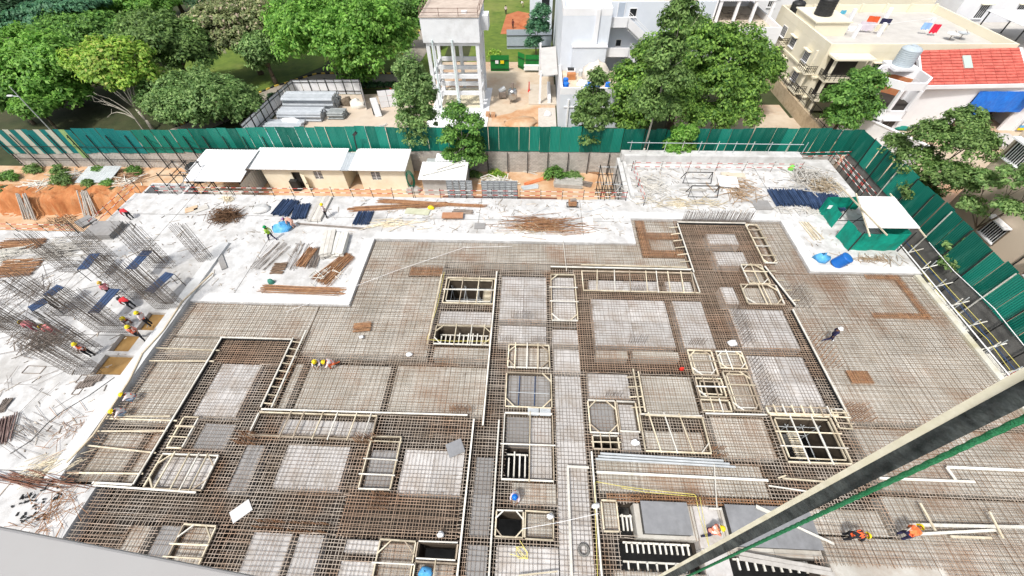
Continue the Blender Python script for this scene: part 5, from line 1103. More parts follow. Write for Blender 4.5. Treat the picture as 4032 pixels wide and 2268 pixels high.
def kerb(label, pts):
    t = empty('kerb', (*pts[0],GZ), label, 'kerb'); o_ = Vector((*pts[0],0)); K = 0
    YK, BK = mat('kerb_yellow', (.62,.42,.07), (.72,.52,.12), 2), mat('kerb_black', (.025,.025,.025), (.05,.05,.05), 2)
    for a, b in zip(pts[:-1], pts[1:]):
        a, b = Vector((*a,0)), Vector((*b,0)); n = max(1, round((b-a).length/.8))
        for i in range(n):
            obj('kerb_stone', MB().bar(a.lerp(b,i/n+.01)-o_+Vector((0,0,.1)), a.lerp(b,(i+1)/n-.01)-o_+Vector((0,0,.1)), .22, .28), YK if K%2 else BK, t); K += 1
kerb('black and yellow kerb along the left of the park road', [tuple(l[0]) for l in e1[1:6]])
kerb('black and yellow kerb along the far side of the park road by the lawn', [tuple(l[0]) for l in e1[5:]])
kerb('black and yellow kerb along the upper park road', [(-25.2,74),(-24.7,80),(-23.7,95)])

# ================================================================== WATER TOWER
tw = empty('water_tower', (-11,63.3,GZ), 'white concrete water tank standing on columns behind the fence', 'water tower')
zb, zt = 6.1-GZ, 9.05-GZ
obj('tank', MB().box(-3.85,3.85,-3.7,3.7,zb,zt).box(-3.6,3.6,-3.45,3.45,zb-.45,zb-.001), TOWERW, tw)
obj('tank_roof', MB().box(-3.95,3.95,-3.8,3.8,zt+.001,zt+.12), mat('stained_roof_concrete', (.44,.36,.30), (.56,.48,.41), .8, c3=(.3,.24,.2), scale3=.5), tw)
obj('manhole', MB().box(1.5,2.2,-2.6,-2.0,zt+.12,zt+.35), TOWERW, tw)
obj('side_box', MB().box(3.86,4.9,-1.8,.2,zb+.9,zb+2.6), TOWERW, tw)
for i in range(3):
    for j in range(3):
        if i == 1 and j == 1: continue
        obj('column', MB().box(-3.6+3.4*i-.02,-3.6+3.4*i+.46,-3.45+3.2*j,-3.45+3.2*j+.48,0,zb-.46), TOWERW, tw)
for z in (4.55, 2.2):
    for j in range(3): obj('beam', MB().box(-3.13,3.2,-3.4+3.2*j,-3.4+3.2*j+.36,z,z+.52), TOWERW, tw)
    for i in (0,2): obj('beam', MB().box(-3.55+3.4*i,-3.55+3.4*i+.36,-2.95,2.92,z+.02,z+.5), TOWERW, tw)
for k in (-2.6,.1): obj('pipe', MB().tube((k,-3.85,.2),(k,-3.85,zb+.4),.1,8), mat('pale_green_pipe', (.52,.62,.62), (.6,.7,.7), 2), tw)
rl = MB()
for s in (-1,1):
    for z in (.55,1.0): rl.bar((-3.8,s*3.65,zt+z),(3.8,s*3.65,zt+z),.05).bar((s*3.8,-3.65,zt+z),(s*3.8,3.65,zt+z),.05)
obj('railing', rl, mat('rusty_rail', (.16,.10,.08), (.24,.16,.13), 2), tw)
for k in range(4):
    for s in (-1,1):
        obj('railing_post', MB().bar((-3.8+2.53*k,s*3.65,zt+.1),(-3.8+2.53*k,s*3.65,zt+1.05),.06), MATS['rusty_rail'], tw)
        if 0 < k < 3: obj('railing_post', MB().bar((s*3.8,-3.65+2.43*k,zt+.1),(s*3.8,-3.65+2.43*k,zt+1.05),.06), MATS['rusty_rail'], tw)
obj('plinth', MB().box(-4.3,4.6,-9,-3.9,0,.16).box(-4.2,4.5,-3.89,3.9,0,.12), WHITEW, tw)
obj('tin_sheets', corr_roof(MB(), -2.9,3.1,-3.0,2.6,.2,.6,40), mat('cream_sheet', (.66,.60,.44), (.76,.70,.54), 1, c3=(.5,.42,.26), scale3=1), tw)

# ================================================================== PIPE YARD
yf = empty('yard_fence', (-32,59,GZ), 'white sheet fence with black frame round the pipe yard', 'fence')
pts = [(-39.7,50.5),(-39.2,58),(-38.4,64.8),(-33,65.0),(-27.4,65.0),(-25.3,59.5)]
for a, b in zip(pts[:-1], pts[1:]):
    a, b = Vector((a[0]+32,a[1]-59,0)), Vector((b[0]+32,b[1]-59,0)); n = max(1, round((b-a).length/1.3))
    for i in range(n): obj('sheet', MB().bar(a.lerp(b,i/n+.01)+Vector((0,0,1.15)), a.lerp(b,(i+1)/n-.01)+Vector((0,0,1.15)), .04, 2.3), WHITEW, yf)
    d = (b-a).normalized(); nn = Vector((d.y,-d.x,0))*.08
    for z in (.5,1.9,2.33): obj('rail', MB().bar(a+nn+Vector((0,0,z)), b+nn+Vector((0,0,z)), .07), BLACKST, yf)
    for i in range(n//2+1): p = a.lerp(b, min(1,2*i/n)); obj('post', MB().bar(p+nn*1.2, p+nn*1.2+Vector((0,0,2.5)), .09), BLACKST, yf)
sheet('yard_floor', [(-39.4,46),(-16.6,46),(-16.6,66),(-27.5,64.7),(-38.3,64.7)], GZ+.06, mat('yard_concrete', (.48,.40,.32), (.58,.50,.41), .6, c3=(.4,.3,.2), scale3=.3))
def yp(label, x0, x1, y0, y1, r, layers, n, ma=None):
    t = MB(); rr = random.Random(int(x0*10+y0))
    for l in range(layers):
        for i in range(n-l//2):
            y = y0+(y1-y0)*(i+.5*(l%2)+.5)/n; s = rr.uniform(-.15,.15); t.tube((x0-(x0+x1)/2+s,y-(y0+y1)/2,r+l*r*1.8),(x1-(x0+x1)/2+s,y-(y0+y1)/2,r+l*r*1.8),r,8)
    return obj('pipe_stack', t, ma or PIPEG, None, label, 'pipes', 'grey pipes stacked in the yard', loc=((x0+x1)/2,(y0+y1)/2,GZ+.08))
yp('tall stack of large grey pipes at the back of the yard', -37.8,-30.0,58.6,62.4,.22,5,8)
yp('lower stack of grey pipes in front of the tall one', -37.6,-31.0,55.6,58.3,.16,4,8)
yp('flat row of grey pipes at the front of the yard', -38.6,-33.2,53.2,55.3,.15,2,7)
yp('short dark grey pipes beside the tall stack', -30.2,-27.8,56.3,58.3,.13,4,7, mat('dark_pipe', (.2,.22,.22), (.32,.34,.34), 2, island=.2))
t = empty('flat_sheets', (-36,51.2,GZ+.08), 'flat white and pale blue boards at the front of the pipe yard', 'boards')
for i, ma in enumerate((WTIMBER, mat('pale_blue_board', (.36,.55,.66), (.45,.62,.72), 2), WHITE, WTIMBER, WHITE)): obj('board', MB().box(-3.6+1.7*i,-2.0+1.7*i,-1.8,1.7,.0,.1+.02*(i%2)), ma, t)
lump('white sacks heaped by the yard fence', (-26.9,60.6,GZ+.05), 1.4, 1.0, mat('white_sack', (.66,.63,.56), (.76,.73,.67), 2), 'sacks', 'sack_heap', 71, .3)
lump('white sheets draped on the pipes in the yard', (-35.6,55.3,GZ+.4), 1.6, .35, WHITE, 'sheet', 'plastic_sheet', 72, .35)
lump('brown lumber heap by the yard fence', (-28.7,61.2,GZ+.05), 1.0, 1.2, BARK, 'lumber', 'lumber_heap', 73, .3)
t = empty('standing_board', (-22.9,57.5,GZ+.08), 'tall pale board standing in the yard', 'board'); obj('board', MB().bar((0,0,0),(-.25,.3,2.6),1.0,.2,up=(0,1,0)), TOWERW, t); obj('foot', MB().box(-.9,.1,.3,1.3,0,1.2), BLACKST, t)
t = empty('white_gate', (-22.0,60.5,GZ), 'white louvred gate leaf standing open beside the yard', 'gate', rz=.25)
for i in range(3):
    for j in range(2): obj('panel', MB().box(-1.3+1.3*j+.03,-.03+1.3*j,-.03,.03,.1+.85*i,.9+.85*i), WHITEW, t)
obj('frame', MB().box(-1.35,1.35,.035,.1,0,.08).box(-1.35,1.35,.035,.1,.92,1.0).box(-1.35,1.35,.035,.1,2.6,2.7).box(-.04,.04,.035,.1,.09,2.6), BLACKST, t)
tangle('poles and sheets on the yard floor behind the fence', (-22.4,52.8,GZ+.1), 2.2, 1.6, 40, 3, .06, GALV, h=.4, seed=75, ang=.9, spread=.2, cat='poles', name='pole_pile')
lump('red tarpaulin behind the white gate', (-22.3,63.5,GZ), .9, 1.3, REDP, 'tarpaulin', 'tarpaulin', 76, .3)

# ================================================================== WORKS YARD BY THE WHITE BUILDING
def sheetwall(label, a, b, h, ma, name='sheet_fence', cat='fence', posts=True, z=GZ):
    a, b = Vector((*a,z)), Vector((*b,z)); c = (a+b)/2; t = empty(name, c, label, cat); n = max(1, round((b-a).length/1.1)); d = (b-a).normalized(); ang = math.atan2(d.y,d.x)
    me = corr((b-a).length/n*1.01,0,h,10).mesh('sheet'); me.materials.append(ma)
    for i in range(n): o_ = obj('sheet', me, None, t, loc=a.lerp(b,(i+.5)/n)-c); o_.rotation_euler = (0,0,ang)
    if posts: nn = Vector((d.y,-d.x,0))*.06; obj('rail', MB().bar(a-c+nn+Vector((0,0,h*.7)), b-c+nn+Vector((0,0,h*.7)), .07).bar(a-c+nn+Vector((0,0,h*.15)), b-c+nn+Vector((0,0,h*.15)), .07), BLACKST, t)
    return t
GREENS = mat('bright_green_sheet', (.012,.17,.03), (.02,.22,.045), 1, rough=.5)
GREYS = mat('grey_blue_sheet', (.36,.41,.48), (.44,.49,.56), 1, rough=.5)
sheetwall('grey blue corrugated fence at the end of the works yard', (-5,84.2),(3.4,84.4), 3.3, GREYS)
g = sheetwall('green sheet gate with two notices', (-7.3,74.0),(-4.1,74.0), 2.6, GREENS, 'sheet_gate', 'gate')
obj('notice', MB().box(-.75,-.2,-.14,-.08,1.3,1.8), WHITE, g); obj('notice', MB().box(.15,.75,-.14,-.08,1.3,1.8), YELLOWP, g)
sheetwall('green sheet gate leaf standing open', (-2.6,75.6),(-1.4,74.3), 2.6, GREENS, 'sheet_gate', 'gate')
sheetwall('green sheet fence right of the open gate leaf', (-1.3,74.2),(1.1,74.1), 2.6, GREENS)
bn = stack('white pipes stacked in front of the green sheet fence', (-1.5,73.6,GZ), (1.0,73.6,GZ), .5, 4, 1, WHITE, th=.2, name='pipe_rack', cat='pipes', part='pipe'); bn.location.z = GZ+.4
t = empty('canopy', (2.4,67.3,GZ), 'grey sheet canopy on white posts against the pale building', 'canopy')
obj('roof', MB().plate([(-1.15,-5.6,4.2),(1.3,-5.4,4.4),(1.3,5.4,4.4),(-1.15,5.4,4.2)], .08), mat('canopy_sheet', (.46,.45,.43), (.54,.53,.51), 1), t)
for p in ((-1.2,-5.6),(-1.2,5.4)): obj('post', MB().box(p[0]-.16,p[0]+.16,p[1]-.16,p[1]+.16,0,4.9), WHITEW, t)
obj('back_wall', MB().box(-1.0,1.3,4.6,4.8,0,4.0), TOWERW, t); obj('ramp_slab', MB().box(-2.9,1.4,-5.9,1.0,0,.22), mat('ramp_concrete', (.48,.42,.34), (.56,.50,.42), 1), t); obj('low_wall', MB().box(.0,.5,-5.6,.5,.23,.9), WHITEW, t)
mx = empty('steel_mixing_pot', (-3.0,62.5,GZ), 'polished steel pot with motor standing in the works yard', 'steel vessel')
obj('pot', MB().lathe([(0,.35),(.45,.4),(.72,.7),(.72,1.7),(.6,1.95),(.2,2.05),(0,2.05)],(0,0,0),16), mat('polished_steel', (.5,.5,.5), rough=.25, metal=.9), mx, smooth=True); obj('motor', MB().tube((0,0,2.05),(0,0,2.9),.2,10), OLDSTEEL, mx)
for a in range(3): obj('leg', MB().bar((.6*math.cos(a*2.1),.6*math.sin(a*2.1),.8),(.75*math.cos(a*2.1),.75*math.sin(a*2.1),0),.08), OLDSTEEL, mx)
mx2 = empty('motor_cart', (-4.6,63.8,GZ), 'dark motor cart left of the steel pot', 'machine'); obj('body', MB().box(-.6,.5,-.5,.6,.3,1.1), OLDSTEEL, mx2); obj('drum', MB().tube((-.5,0,1.0),(.4,.2,1.5),.4,10), GALV, mx2)
for k, (xx,yy,sc,lb) in enumerate(((-6.2,57.8,.5,'pair of brown cartons in the works yard'),)):
    t = empty('carton', (xx,yy,GZ+.03), lb, 'carton')
    for i in range(2): obj('box', MB().box(-.6+.8*i,0+.8*i,-.4,.4,0,.6-.1*i), mat('cardboard', (.4,.22,.12), (.5,.3,.18), 2), t)
lump('orange earth heap in the works yard behind the fence', (-1.6,55.6,GZ), 2.4, .8, SOIL, 'earth heap', 'earth_heap', 81, .2)
lump('red earth heap beside the far lawn', (-1.0,97,GZ), 2.6, 1.2, mat('red_earth', (.34,.10,.04), (.46,.18,.08), .8, bump=.5, bscale=4), 'earth heap', 'earth_heap', 82, .2)
RE = mat('red_earth', (.34,.10,.04), (.46,.18,.08), .8, bump=.5, bscale=4)
sheet('red_earth_patch', [tuple(T(*a,GZ)[:2]) for a in ((0,1,2460,345),(0,2,205,345),(0,2,190,140),(0,2,60,115),(0,1,2520,150))], GZ+.07, RE)
sheet('orange_earth_patch', [tuple(T(*a,GZ)[:2]) for a in ((0,1,2370,1290),(0,2,300,1280),(0,2,290,1060),(0,2,160,1040),(0,2,0,1140),(0,1,2375,1180))], GZ+.06, SOIL)
sheet('paver_patch', [(1.0,52.5),(3.6,52.5),(3.6,60.5),(1.0,60.5)], GZ+.07, mat('pavers', (.46,.42,.37), (.56,.52,.47), 3))
lump('white valve block on the pavers', (2.4,58.2,GZ+.07), .6, .7, WHITE, 'machine', 'valve_block', 83, .2)
t = empty('traffic_post', (-.5,66,GZ), 'thin red post in the works yard', 'post'); obj('pole', MB().lathe([(0,0),(.22,.05),(.1,.5),(.07,1.6),(0,1.65)],(0,0,0),10), REDP, t)

# ================================================================== PALE BUILDING
def window(par, plane, c, w, h, z, ma=None, sill=True, axis='y', bars_=3, hood=False):
    """a window set on a wall: axis y = wall facing -y at y=plane, axis x = wall facing -x at x=plane"""
    o_ = par.location
    def B(u0,u1,d0,d1,z0,z1):
        if axis == 'y': return MB().box(u0-o_.x,u1-o_.x,plane+d0-o_.y,plane+d1-o_.y,z0-o_.z,z1-o_.z)
        return MB().box(plane+d0-o_.x,plane+d1-o_.x,u0-o_.y,u1-o_.y,z0-o_.z,z1-o_.z)
    f = obj('window', B(c-w/2,c+w/2,-.03,.05,z,z+h), ma or GLASSD, par)
    fm = MB()
    for a in ((c-w/2-.07,c-w/2,z-.07,z+h+.07),(c+w/2,c+w/2+.07,z-.07,z+h+.07),(c-w/2,c+w/2,z+h,z+h+.07),(c-w/2,c+w/2,z-.07,z)): fm.add(B(a[0],a[1],-.06,.05,a[2],a[3]).v, MB().box(0,1,0,1,0,1).f)
    obj('frame', fm, WHITE, f)
    if bars_:
        bm = MB()
        for k in range(bars_): uu = c-w/2+w*(k+1)/(bars_+1); bm.add(B(uu-.03,uu+.03,-.055,-.031,z,z+h).v, MB().box(0,1,0,1,0,1).f)
        obj('bars', bm, WHITE, f)
    if sill: obj('sill', B(c-w/2-.15,c+w/2+.15,-.2,-.061,z-.16,z-.071), par.get('wallmat') and WHITEW or WHITEW, f)
    if hood: obj('hood', B(c-w/2-.3,c+w/2+.3,-.55,-.061,z+h+.08,z+h+.18), CREAMW, f)
    return f
pb = empty('pale_building', (10,70,GZ), 'pale grey blue building with outside stairs behind the big tree', 'building')
def pbx(name, x0,x1,y0,y1,z0,z1, ma=PALEBLUE, par=None): return obj(name, MB().box(x0-10,x1-10,y0-70,y1-70,z0-GZ,z1-GZ), ma, par or pb)
pbx('terrace_block', 3.8,13.5,54.8,62.38,GZ,1.45)
tf = pbx('terrace_floor', 4.1,13.2,55.1,62.38,1.451,1.50, mat('worn_terrace', (.56,.46,.34), (.66,.56,.44), .8, c3=(.45,.36,.26), scale3=.5))
for a in ((3.8,13.5,54.8,55.08),(3.8,4.08,55.09,62.37),(13.2,13.5,55.09,62.37)): pbx('parapet', *a, 1.46, 2.3, WHITEW)
pbx('main_block', 3.9,10.4,62.4,88,GZ,8.4)
for a in ((3.9,10.4,62.4,62.68),(3.9,4.18,62.69,88),(10.12,10.4,62.69,70)): pbx('parapet', *a, 8.41, 9.25, WHITEW)
pbx('lower_projection', 5.5,10.2,61.6,62.39,1.51,4.85); pbx('projection_cap', 5.4,10.3,61.5,62.39,4.851,4.98, WHITEW)
pbx('pilaster', 8.3,8.8,62.15,62.39,4.99,9.2, WHITEW)
pbx('mid_block', 10.41,24.5,65.0,86,GZ,9.3); pbx('roof_box', 6.0,9.6,72,80,8.42,11.2, WHITEW)
pbx('roof_screed', 10.6,24.3,65.3,85.8,9.301,9.34, mat('roof_patch', (.5,.42,.32), (.62,.54,.44), .7))
pbx('roof_room', 12.2,16.8,65.6,70,9.341,12.2)
window(pb, 65.0, 13.6, .9, .9, 7.6, bars_=0); window(pb, 65.0, 12.3, .7, .8, 3.9, bars_=0); window(pb, 65.0, 18.4, .7, 2.2, 6.6); window(pb, 65.0, 21.2, 1.4, 1.4, 6.8)
dd = pbx('stair_door', 11.5,12.4,64.93,65.03,6.9,9.2, GREYS); obj('frame', MB().box(11.42-10,11.5-10,64.9-70,65.02-70,6.9-GZ,9.28-GZ).box(12.4-10,12.48-10,64.9-70,65.02-70,6.9-GZ,9.28-GZ), WHITE, dd)
def flight(xa, za, xb, zb_, land):
    m = MB(); w = 63.3
    m.add([(xa-10,w-70,za-GZ),(xb-10,w-70,zb_-GZ),(xb-10,w-70,zb_-1.15-GZ),(xa-10,w-70,za-1.15-GZ),(xa-10,w+.18-70,za-GZ),(xb-10,w+.18-70,zb_-GZ),(xb-10,w+.18-70,zb_-1.15-GZ),(xa-10,w+.18-70,za-1.15-GZ)], [(3,2,1,0),(4,5,6,7),(0,1,5,4),(2,3,7,6),(1,2,6,5),(0,4,7,3)])
    obj('stair_balustrade', m, WHITEW, pb)
    st_ = MB(); n = 12
    for i in range(n): x_ = xa+(xb-xa)*i/n; z_ = za-1.2+(zb_-za)*i/n; st_.box(min(x_,x_+(xb-xa)/n)-10,max(x_,x_+(xb-xa)/n)-10,w+.2-70,64.9-70,z_-.35-GZ,z_-GZ)
    obj('stair_flight', st_, TOWERW, pb)
    for z in (.35,.6): obj('handrail', MB().bar((xa-10,w+.09-70,za+z-GZ),(xb-10,w+.09-70,zb_+z-GZ),.05), WHITE, pb)
pbx('landing', 10.45,12.7,63.3,64.95,6.75,6.95, TOWERW); pbx('landing_balustrade', 10.45,12.72,63.1,63.29,6.8,8.0, WHITEW); flight(12.75,8.0,16.3,5.4,1)
pbx('landing', 10.45,13.6,63.3,64.95,3.0,3.2, TOWERW); pbx('landing_balustrade', 10.45,13.6,63.1,63.29,3.1,4.25, WHITEW); flight(13.65,4.2,17.2,1.6,1)
pbx('drain_pipe', 4.9,5.1,54.6,54.78,GZ,.8, WHITE); pbx('wall_band', 4.4,13.4,54.7,54.79,-.3,-.15, WHITEW)
pbx('left_return', -.8,3.4,88.0,96,GZ,6.5); pbx('dark_doorway', 1.7,3.0,87.9,87.98,GZ,0.2, DARKIN); pbx('grey_window', 1.4,2.8,87.9,87.98,2.6,5.2, GLASSD)
wg = empty('white_wing', (31,78,GZ), 'white building wing with open upper gallery behind the big tree', 'building')
def wx(name, x0,x1,y0,y1,z0,z1, ma=WHITEW): return obj(name, MB().box(x0-31,x1-31,y0-78,y1-78,z0-GZ,z1-GZ), ma, wg)
wx('lower_wall', 24.6,37.5,70.5,92,GZ,3.6); wx('gallery_floor', 24.8,37.3,70.8,91.8,3.601,3.66, mat('gallery_screed', (.52,.44,.34), (.62,.54,.44), .7))
for a in ((24.6,37.5,70.5,70.75),(37.25,37.5,70.76,92)): wx('parapet', *a, 3.61, 4.5)
wx('upper_block', 29.0,37.5,75.5,92,6.6,8.4); wx('back_wall', 24.8,37.4,84,84.3,3.67,6.6)
for k in range(4): wx('column', 29.1+2.7*k,29.5+2.7*k,75.6,76.0,3.67,6.59)
wx('left_block', 24.6,28.9,76,92,3.67,7.6)
for k in range(3): window(wg, 70.5, 26.5+3.6*k, 1.3, 1.4, .4)
tangle('chairs and poles stored on the open gallery', (33,78,3.68), 2.5, 3, 40, 1.6, .04, OLDSTEEL, h=.9, seed=90, cat='furniture', name='stored_furniture')
# things on the pale building's terrace
t = lump('cream dust sheet over a machine on the terrace', (9.0,59.9,1.5), 1.9, 2.1, mat('dust_sheet', (.60,.55,.47), (.70,.65,.57), 2), 'dust sheet', 'dust_sheet', 85, .25)
lump('blue plastic sheets on the terrace', (8.2,57.2,1.5), 1.1, .6, BLUETARP, 'plastic sheet', 'plastic_sheet', 86, .4)
lump('white sacks on the terrace beside the blue sheets', (7.2,57.9,1.5), 1.3, .5, WHITE, 'sacks', 'sack_heap', 87, .35)
lump('white basin on the terrace edge', (6.0,55.8,1.5), .6, .4, WHITE, 'basin', 'basin', 88, .08)
for k, (x_, y_, lb) in enumerate(((4.6,57.6,'blue drum on the terrace, farther one'), (4.6,56.2,'blue drum on the terrace, nearer one'), (10.2,56.3,'blue drum at the right of the terrace'))): drum(lb, (x_,y_,1.5), .35, .9, BLUETARP, name='drum', cat='drum', lid=False, dome=.05, ribs=3)
drum('grey metal bucket on the terrace', (6.9,60.5,1.5), .35, .9, GALV, name='bucket', cat='bucket', lid=False, dome=.02, ribs=2)
stack('orange brown crates on the terrace', (4.9,59.6,1.5), (6.1,59.6,1.5), .8, 3, 3, mat('crate_brown', (.42,.16,.06), (.55,.25,.1), 2), th=.25, name='crates', cat='crates', part='crate').location.z = 1.5
t = empty('cool_box', (5.5,61.0,1.5), 'white cool box with a dark lid on the terrace', 'box'); obj('body', MB().box(-.6,.6,-.4,.4,0,.7), WHITE, t); obj('lid', MB().box(-.5,.4,-.38,.38,.701,.85), BLACKST, t)

# ================================================================== CREAM APARTMENT BUILDING
cb = empty('cream_apartments', (50,68,GZ), 'cream three storey apartment building with a flat roof terrace', 'building')
def cx_(name, x0,x1,y0,y1,z0,z1, ma=CREAMW, par=None): return obj(name, MB().box(x0-50,x1-50,y0-68,y1-68,z0-GZ,z1-GZ), ma, par or cb)
cx_('walls', 39.3,63,60.3,77,GZ,4.7); cx_('roof_screed', 39.6,62.7,60.6,76.7,4.701,4.75, ROOFT)
for a in ((39.3,63,60.3,60.58),(39.3,63,76.72,77),(39.3,39.58,60.59,76.71),(62.72,63,60.59,76.71)): cx_('parapet', *a, 4.71, 5.7)
for k in range(6): cx_('parapet_pier', 44+3.7*k,44.3+3.7*k,76.4,76.71,4.76,5.9); 
for z in (1.4,-1.3): cx_('string_course', 39.12,39.29,60.2,77,z,z+.22); cx_('string_course', 39.3,63,60.1,60.29,z+.01,z+.21)
cx_('stair_tower', 39.6,44.2,66.2,72.6,4.76,6.4); cx_('tower_cap', 39.4,44.4,66.0,72.8,6.401,6.55)
for yy, zz, hood in ((73.0,2.6,0),(69.2,2.4,1),(64.3,2.2,1),(69.4,-.5,1),(64.6,-.6,1),(73.2,-.4,0)): window(cb, 39.3, yy, 1.4, 1.3, zz, axis='x', hood=bool(hood))
for k in range(4): window(cb, 60.3, 47+4.2*k, 1.4, 1.4, 2.0, hood=True)
RAIL = mat('black_rail', (.02,.02,.02), (.04,.035,.03), 2)
def balcony(par, x0,x1,y0,y1,z, nb=5):
    o_ = par.location
    b = obj('balcony', MB().box(x0-o_.x,x1-o_.x,y0-o_.y,y1-o_.y,z-o_.z,z+.22-o_.z), CREAMW, par); m = MB()
    for k in range(1,4):
        zz = z+.22+.3*k-o_.z; m.bar((x0-o_.x,y0-o_.y,zz),(x1-o_.x,y0-o_.y,zz),.05).bar((x0-o_.x,y0-o_.y,zz),(x0-o_.x,y1-o_.y,zz),.05)
    for k in range(nb+1):
        yy = y0+(y1-y0)*k/nb-o_.y; m.bar((x0-o_.x,yy,z+.22-o_.z),(x0-o_.x,yy,z+1.15-o_.z),.05)
        xx = x0+(x1-x0)*k/nb-o_.x; m.bar((xx,y0-o_.y,z+.22-o_.z),(xx,y0-o_.y,z+1.15-o_.z),.05)
    obj('railing', m, RAIL, b)
balcony(cb, 38.1,39.28,70.6,72.2,1.9); balcony(cb, 38.1,39.28,70.6,72.2,-1.0); balcony(cb, 38.0,39.28,60.6,63.0,1.7); balcony(cb, 38.0,39.28,60.6,63.0,-1.0); balcony(cb, 39.7,44.6,58.4,60.28,1.6,8); balcony(cb, 39.7,44.6,58.4,60.28,-1.0,8)
for p in ((38.2,60.8),(39.9,58.6),(44.3,58.6)): cx_('balcony_post', p[0],p[0]+.3,p[1],p[1]+.3,GZ,4.7)
cx_('balcony_roof', 39.6,44.8,58.2,60.28,4.4,4.6); cx_('dark_recess', 40.2,44.0,60.2,60.29,1.9,4.2, DARKIN); cx_('dark_recess', 40.2,44.0,60.21,60.29,-.8,1.2, DARKIN)
drum('black ribbed water tank on the cream roof tower', (41.6,69.2,6.55), 1.15, 2.0, BLACKST)
drum('second black water tank far back on the cream roof', (40.9,75.2,4.76), .95, 1.7, BLACKST)
for k, (x_, y_) in enumerate(((44.6,71.6),(48.0,72.5),(53.5,73.0),(49.0,66.3),(56.8,68.4),(45.2,65.6))):
    obj('roof_pillar', MB().box(-.2,.2,-.2,.2,0,1.6), WHITEW, None, 'white stub pillar on the cream terrace, %s' % ('far left','far middle','far right','near middle, by the dark cloth','right, by the blue and red cloths','near left')[k], 'pillar', 'stub pillars on the cream terrace', loc=(x_,y_,4.75))
def cloth(label, at, w, h, ma, rz=0):
    m = MB(); n = 6; vs = []
    for i in range(n+1): vs += [(-w/2+w*i/n, .06*math.sin(i*1.7), 0), (-w/2+w*i/n, .05*math.cos(i*1.4), -h*(.9+.1*math.sin(i*2.1)))]
    m.add(vs, [(2*i,2*i+1,2*i+3,2*i+2) for i in range(n)])
    o_ = obj('hanging_cloth', m, ma, None, label, 'laundry', 'laundry on the cream terrace', loc=at); o_.rotation_euler = (0,0,rz)
CLR = lambda n, c: mat(n, c, rough=.8)
cloth('orange red cloth on the terrace washing line', (49.2,69.3,6.3), 1.4, .9, CLR('cloth_orange', (.65,.10,.03)), -.3)
cloth('dark navy cloth on the terrace washing line', (50.6,68.6,6.2), 1.3, .9, CLR('cloth_navy', (.02,.02,.06)), -.3)
cloth('pale lilac cloth on the terrace washing line', (47.6,67.6,6.1), 1.8, 1.2, CLR('cloth_lilac', (.55,.5,.56)), -.3)
cloth('cream cloth on the terrace washing line', (49.3,67.0,6.0), 1.3, 1.0, CLR('cloth_cream', (.62,.58,.45)), -.2)
cloth('pale blue cloth by the right terrace pillar', (55.2,66.8,6.2), 1.0, .9, CLR('cloth_blue', (.25,.42,.72)), -.3)
cloth('red cloth by the right terrace pillar', (56.1,66.2,6.2), .9, 1.2, CLR('cloth_red', (.6,.02,.05)), -.3)
cloth('small turquoise cloth at the back of the terrace', (46.4,72.4,6.2), .8, .6, CLR('cloth_turquoise', (.1,.4,.55)), 0)
rope('washing line across the cream terrace', [(45.2,65.6,6.3),(49.0,66.3,6.2),(56.8,68.4,6.3)], r=.02, ma=WHITE, name='washing_line', cat='line')
for k, (x_, y_, c_) in enumerate(((57.6,64.6,WHITE),(59.2,64.9,GALV))):
    t = empty('satellite_dish', (x_,y_,4.75), ('white satellite dish on the cream terrace','grey satellite dish on the cream terrace')[k], 'dish'); obj('dish', MB().lathe([(0,0),(.3,.03),(.55,.12),(.7,.22)],(0,0,.6),16), c_, t); obj('mast', MB().tube((0,0,0),(0,0,.62),.05,6), OLDSTEEL, t); obj('arm', MB().bar((.6,0,.7),(0,0,1.2),.04), OLDSTEEL, t)
obj('roof_hatch', MB().box(-.8,.8,-.6,.6,0,.3), WHITEW, None, 'low white hatch on the cream terrace', 'hatch', loc=(46.6,68.8,4.75))
sw = empty('stone_wall', (38.2,58,GZ), 'tan stone boundary wall with black railing below the cream building', 'wall')
obj('masonry', MB().box(-.2,.2,-12,13,0,1.9), mat('tan_stone', (.40,.31,.20), (.52,.42,.29), 2.2, c3=(.28,.21,.13), scale3=1.5, bump=.8, bscale=5), sw)
m = MB(); 
for k in range(14): m.bar((0,-12+1.85*k,1.9),(0,-12+1.85*k,3.4),.06)
m.bar((0,-12,3.35),(0,13,3.35),.06).bar((0,-12,2.3),(0,13,2.3),.05); obj('railing', m, RAIL, sw)

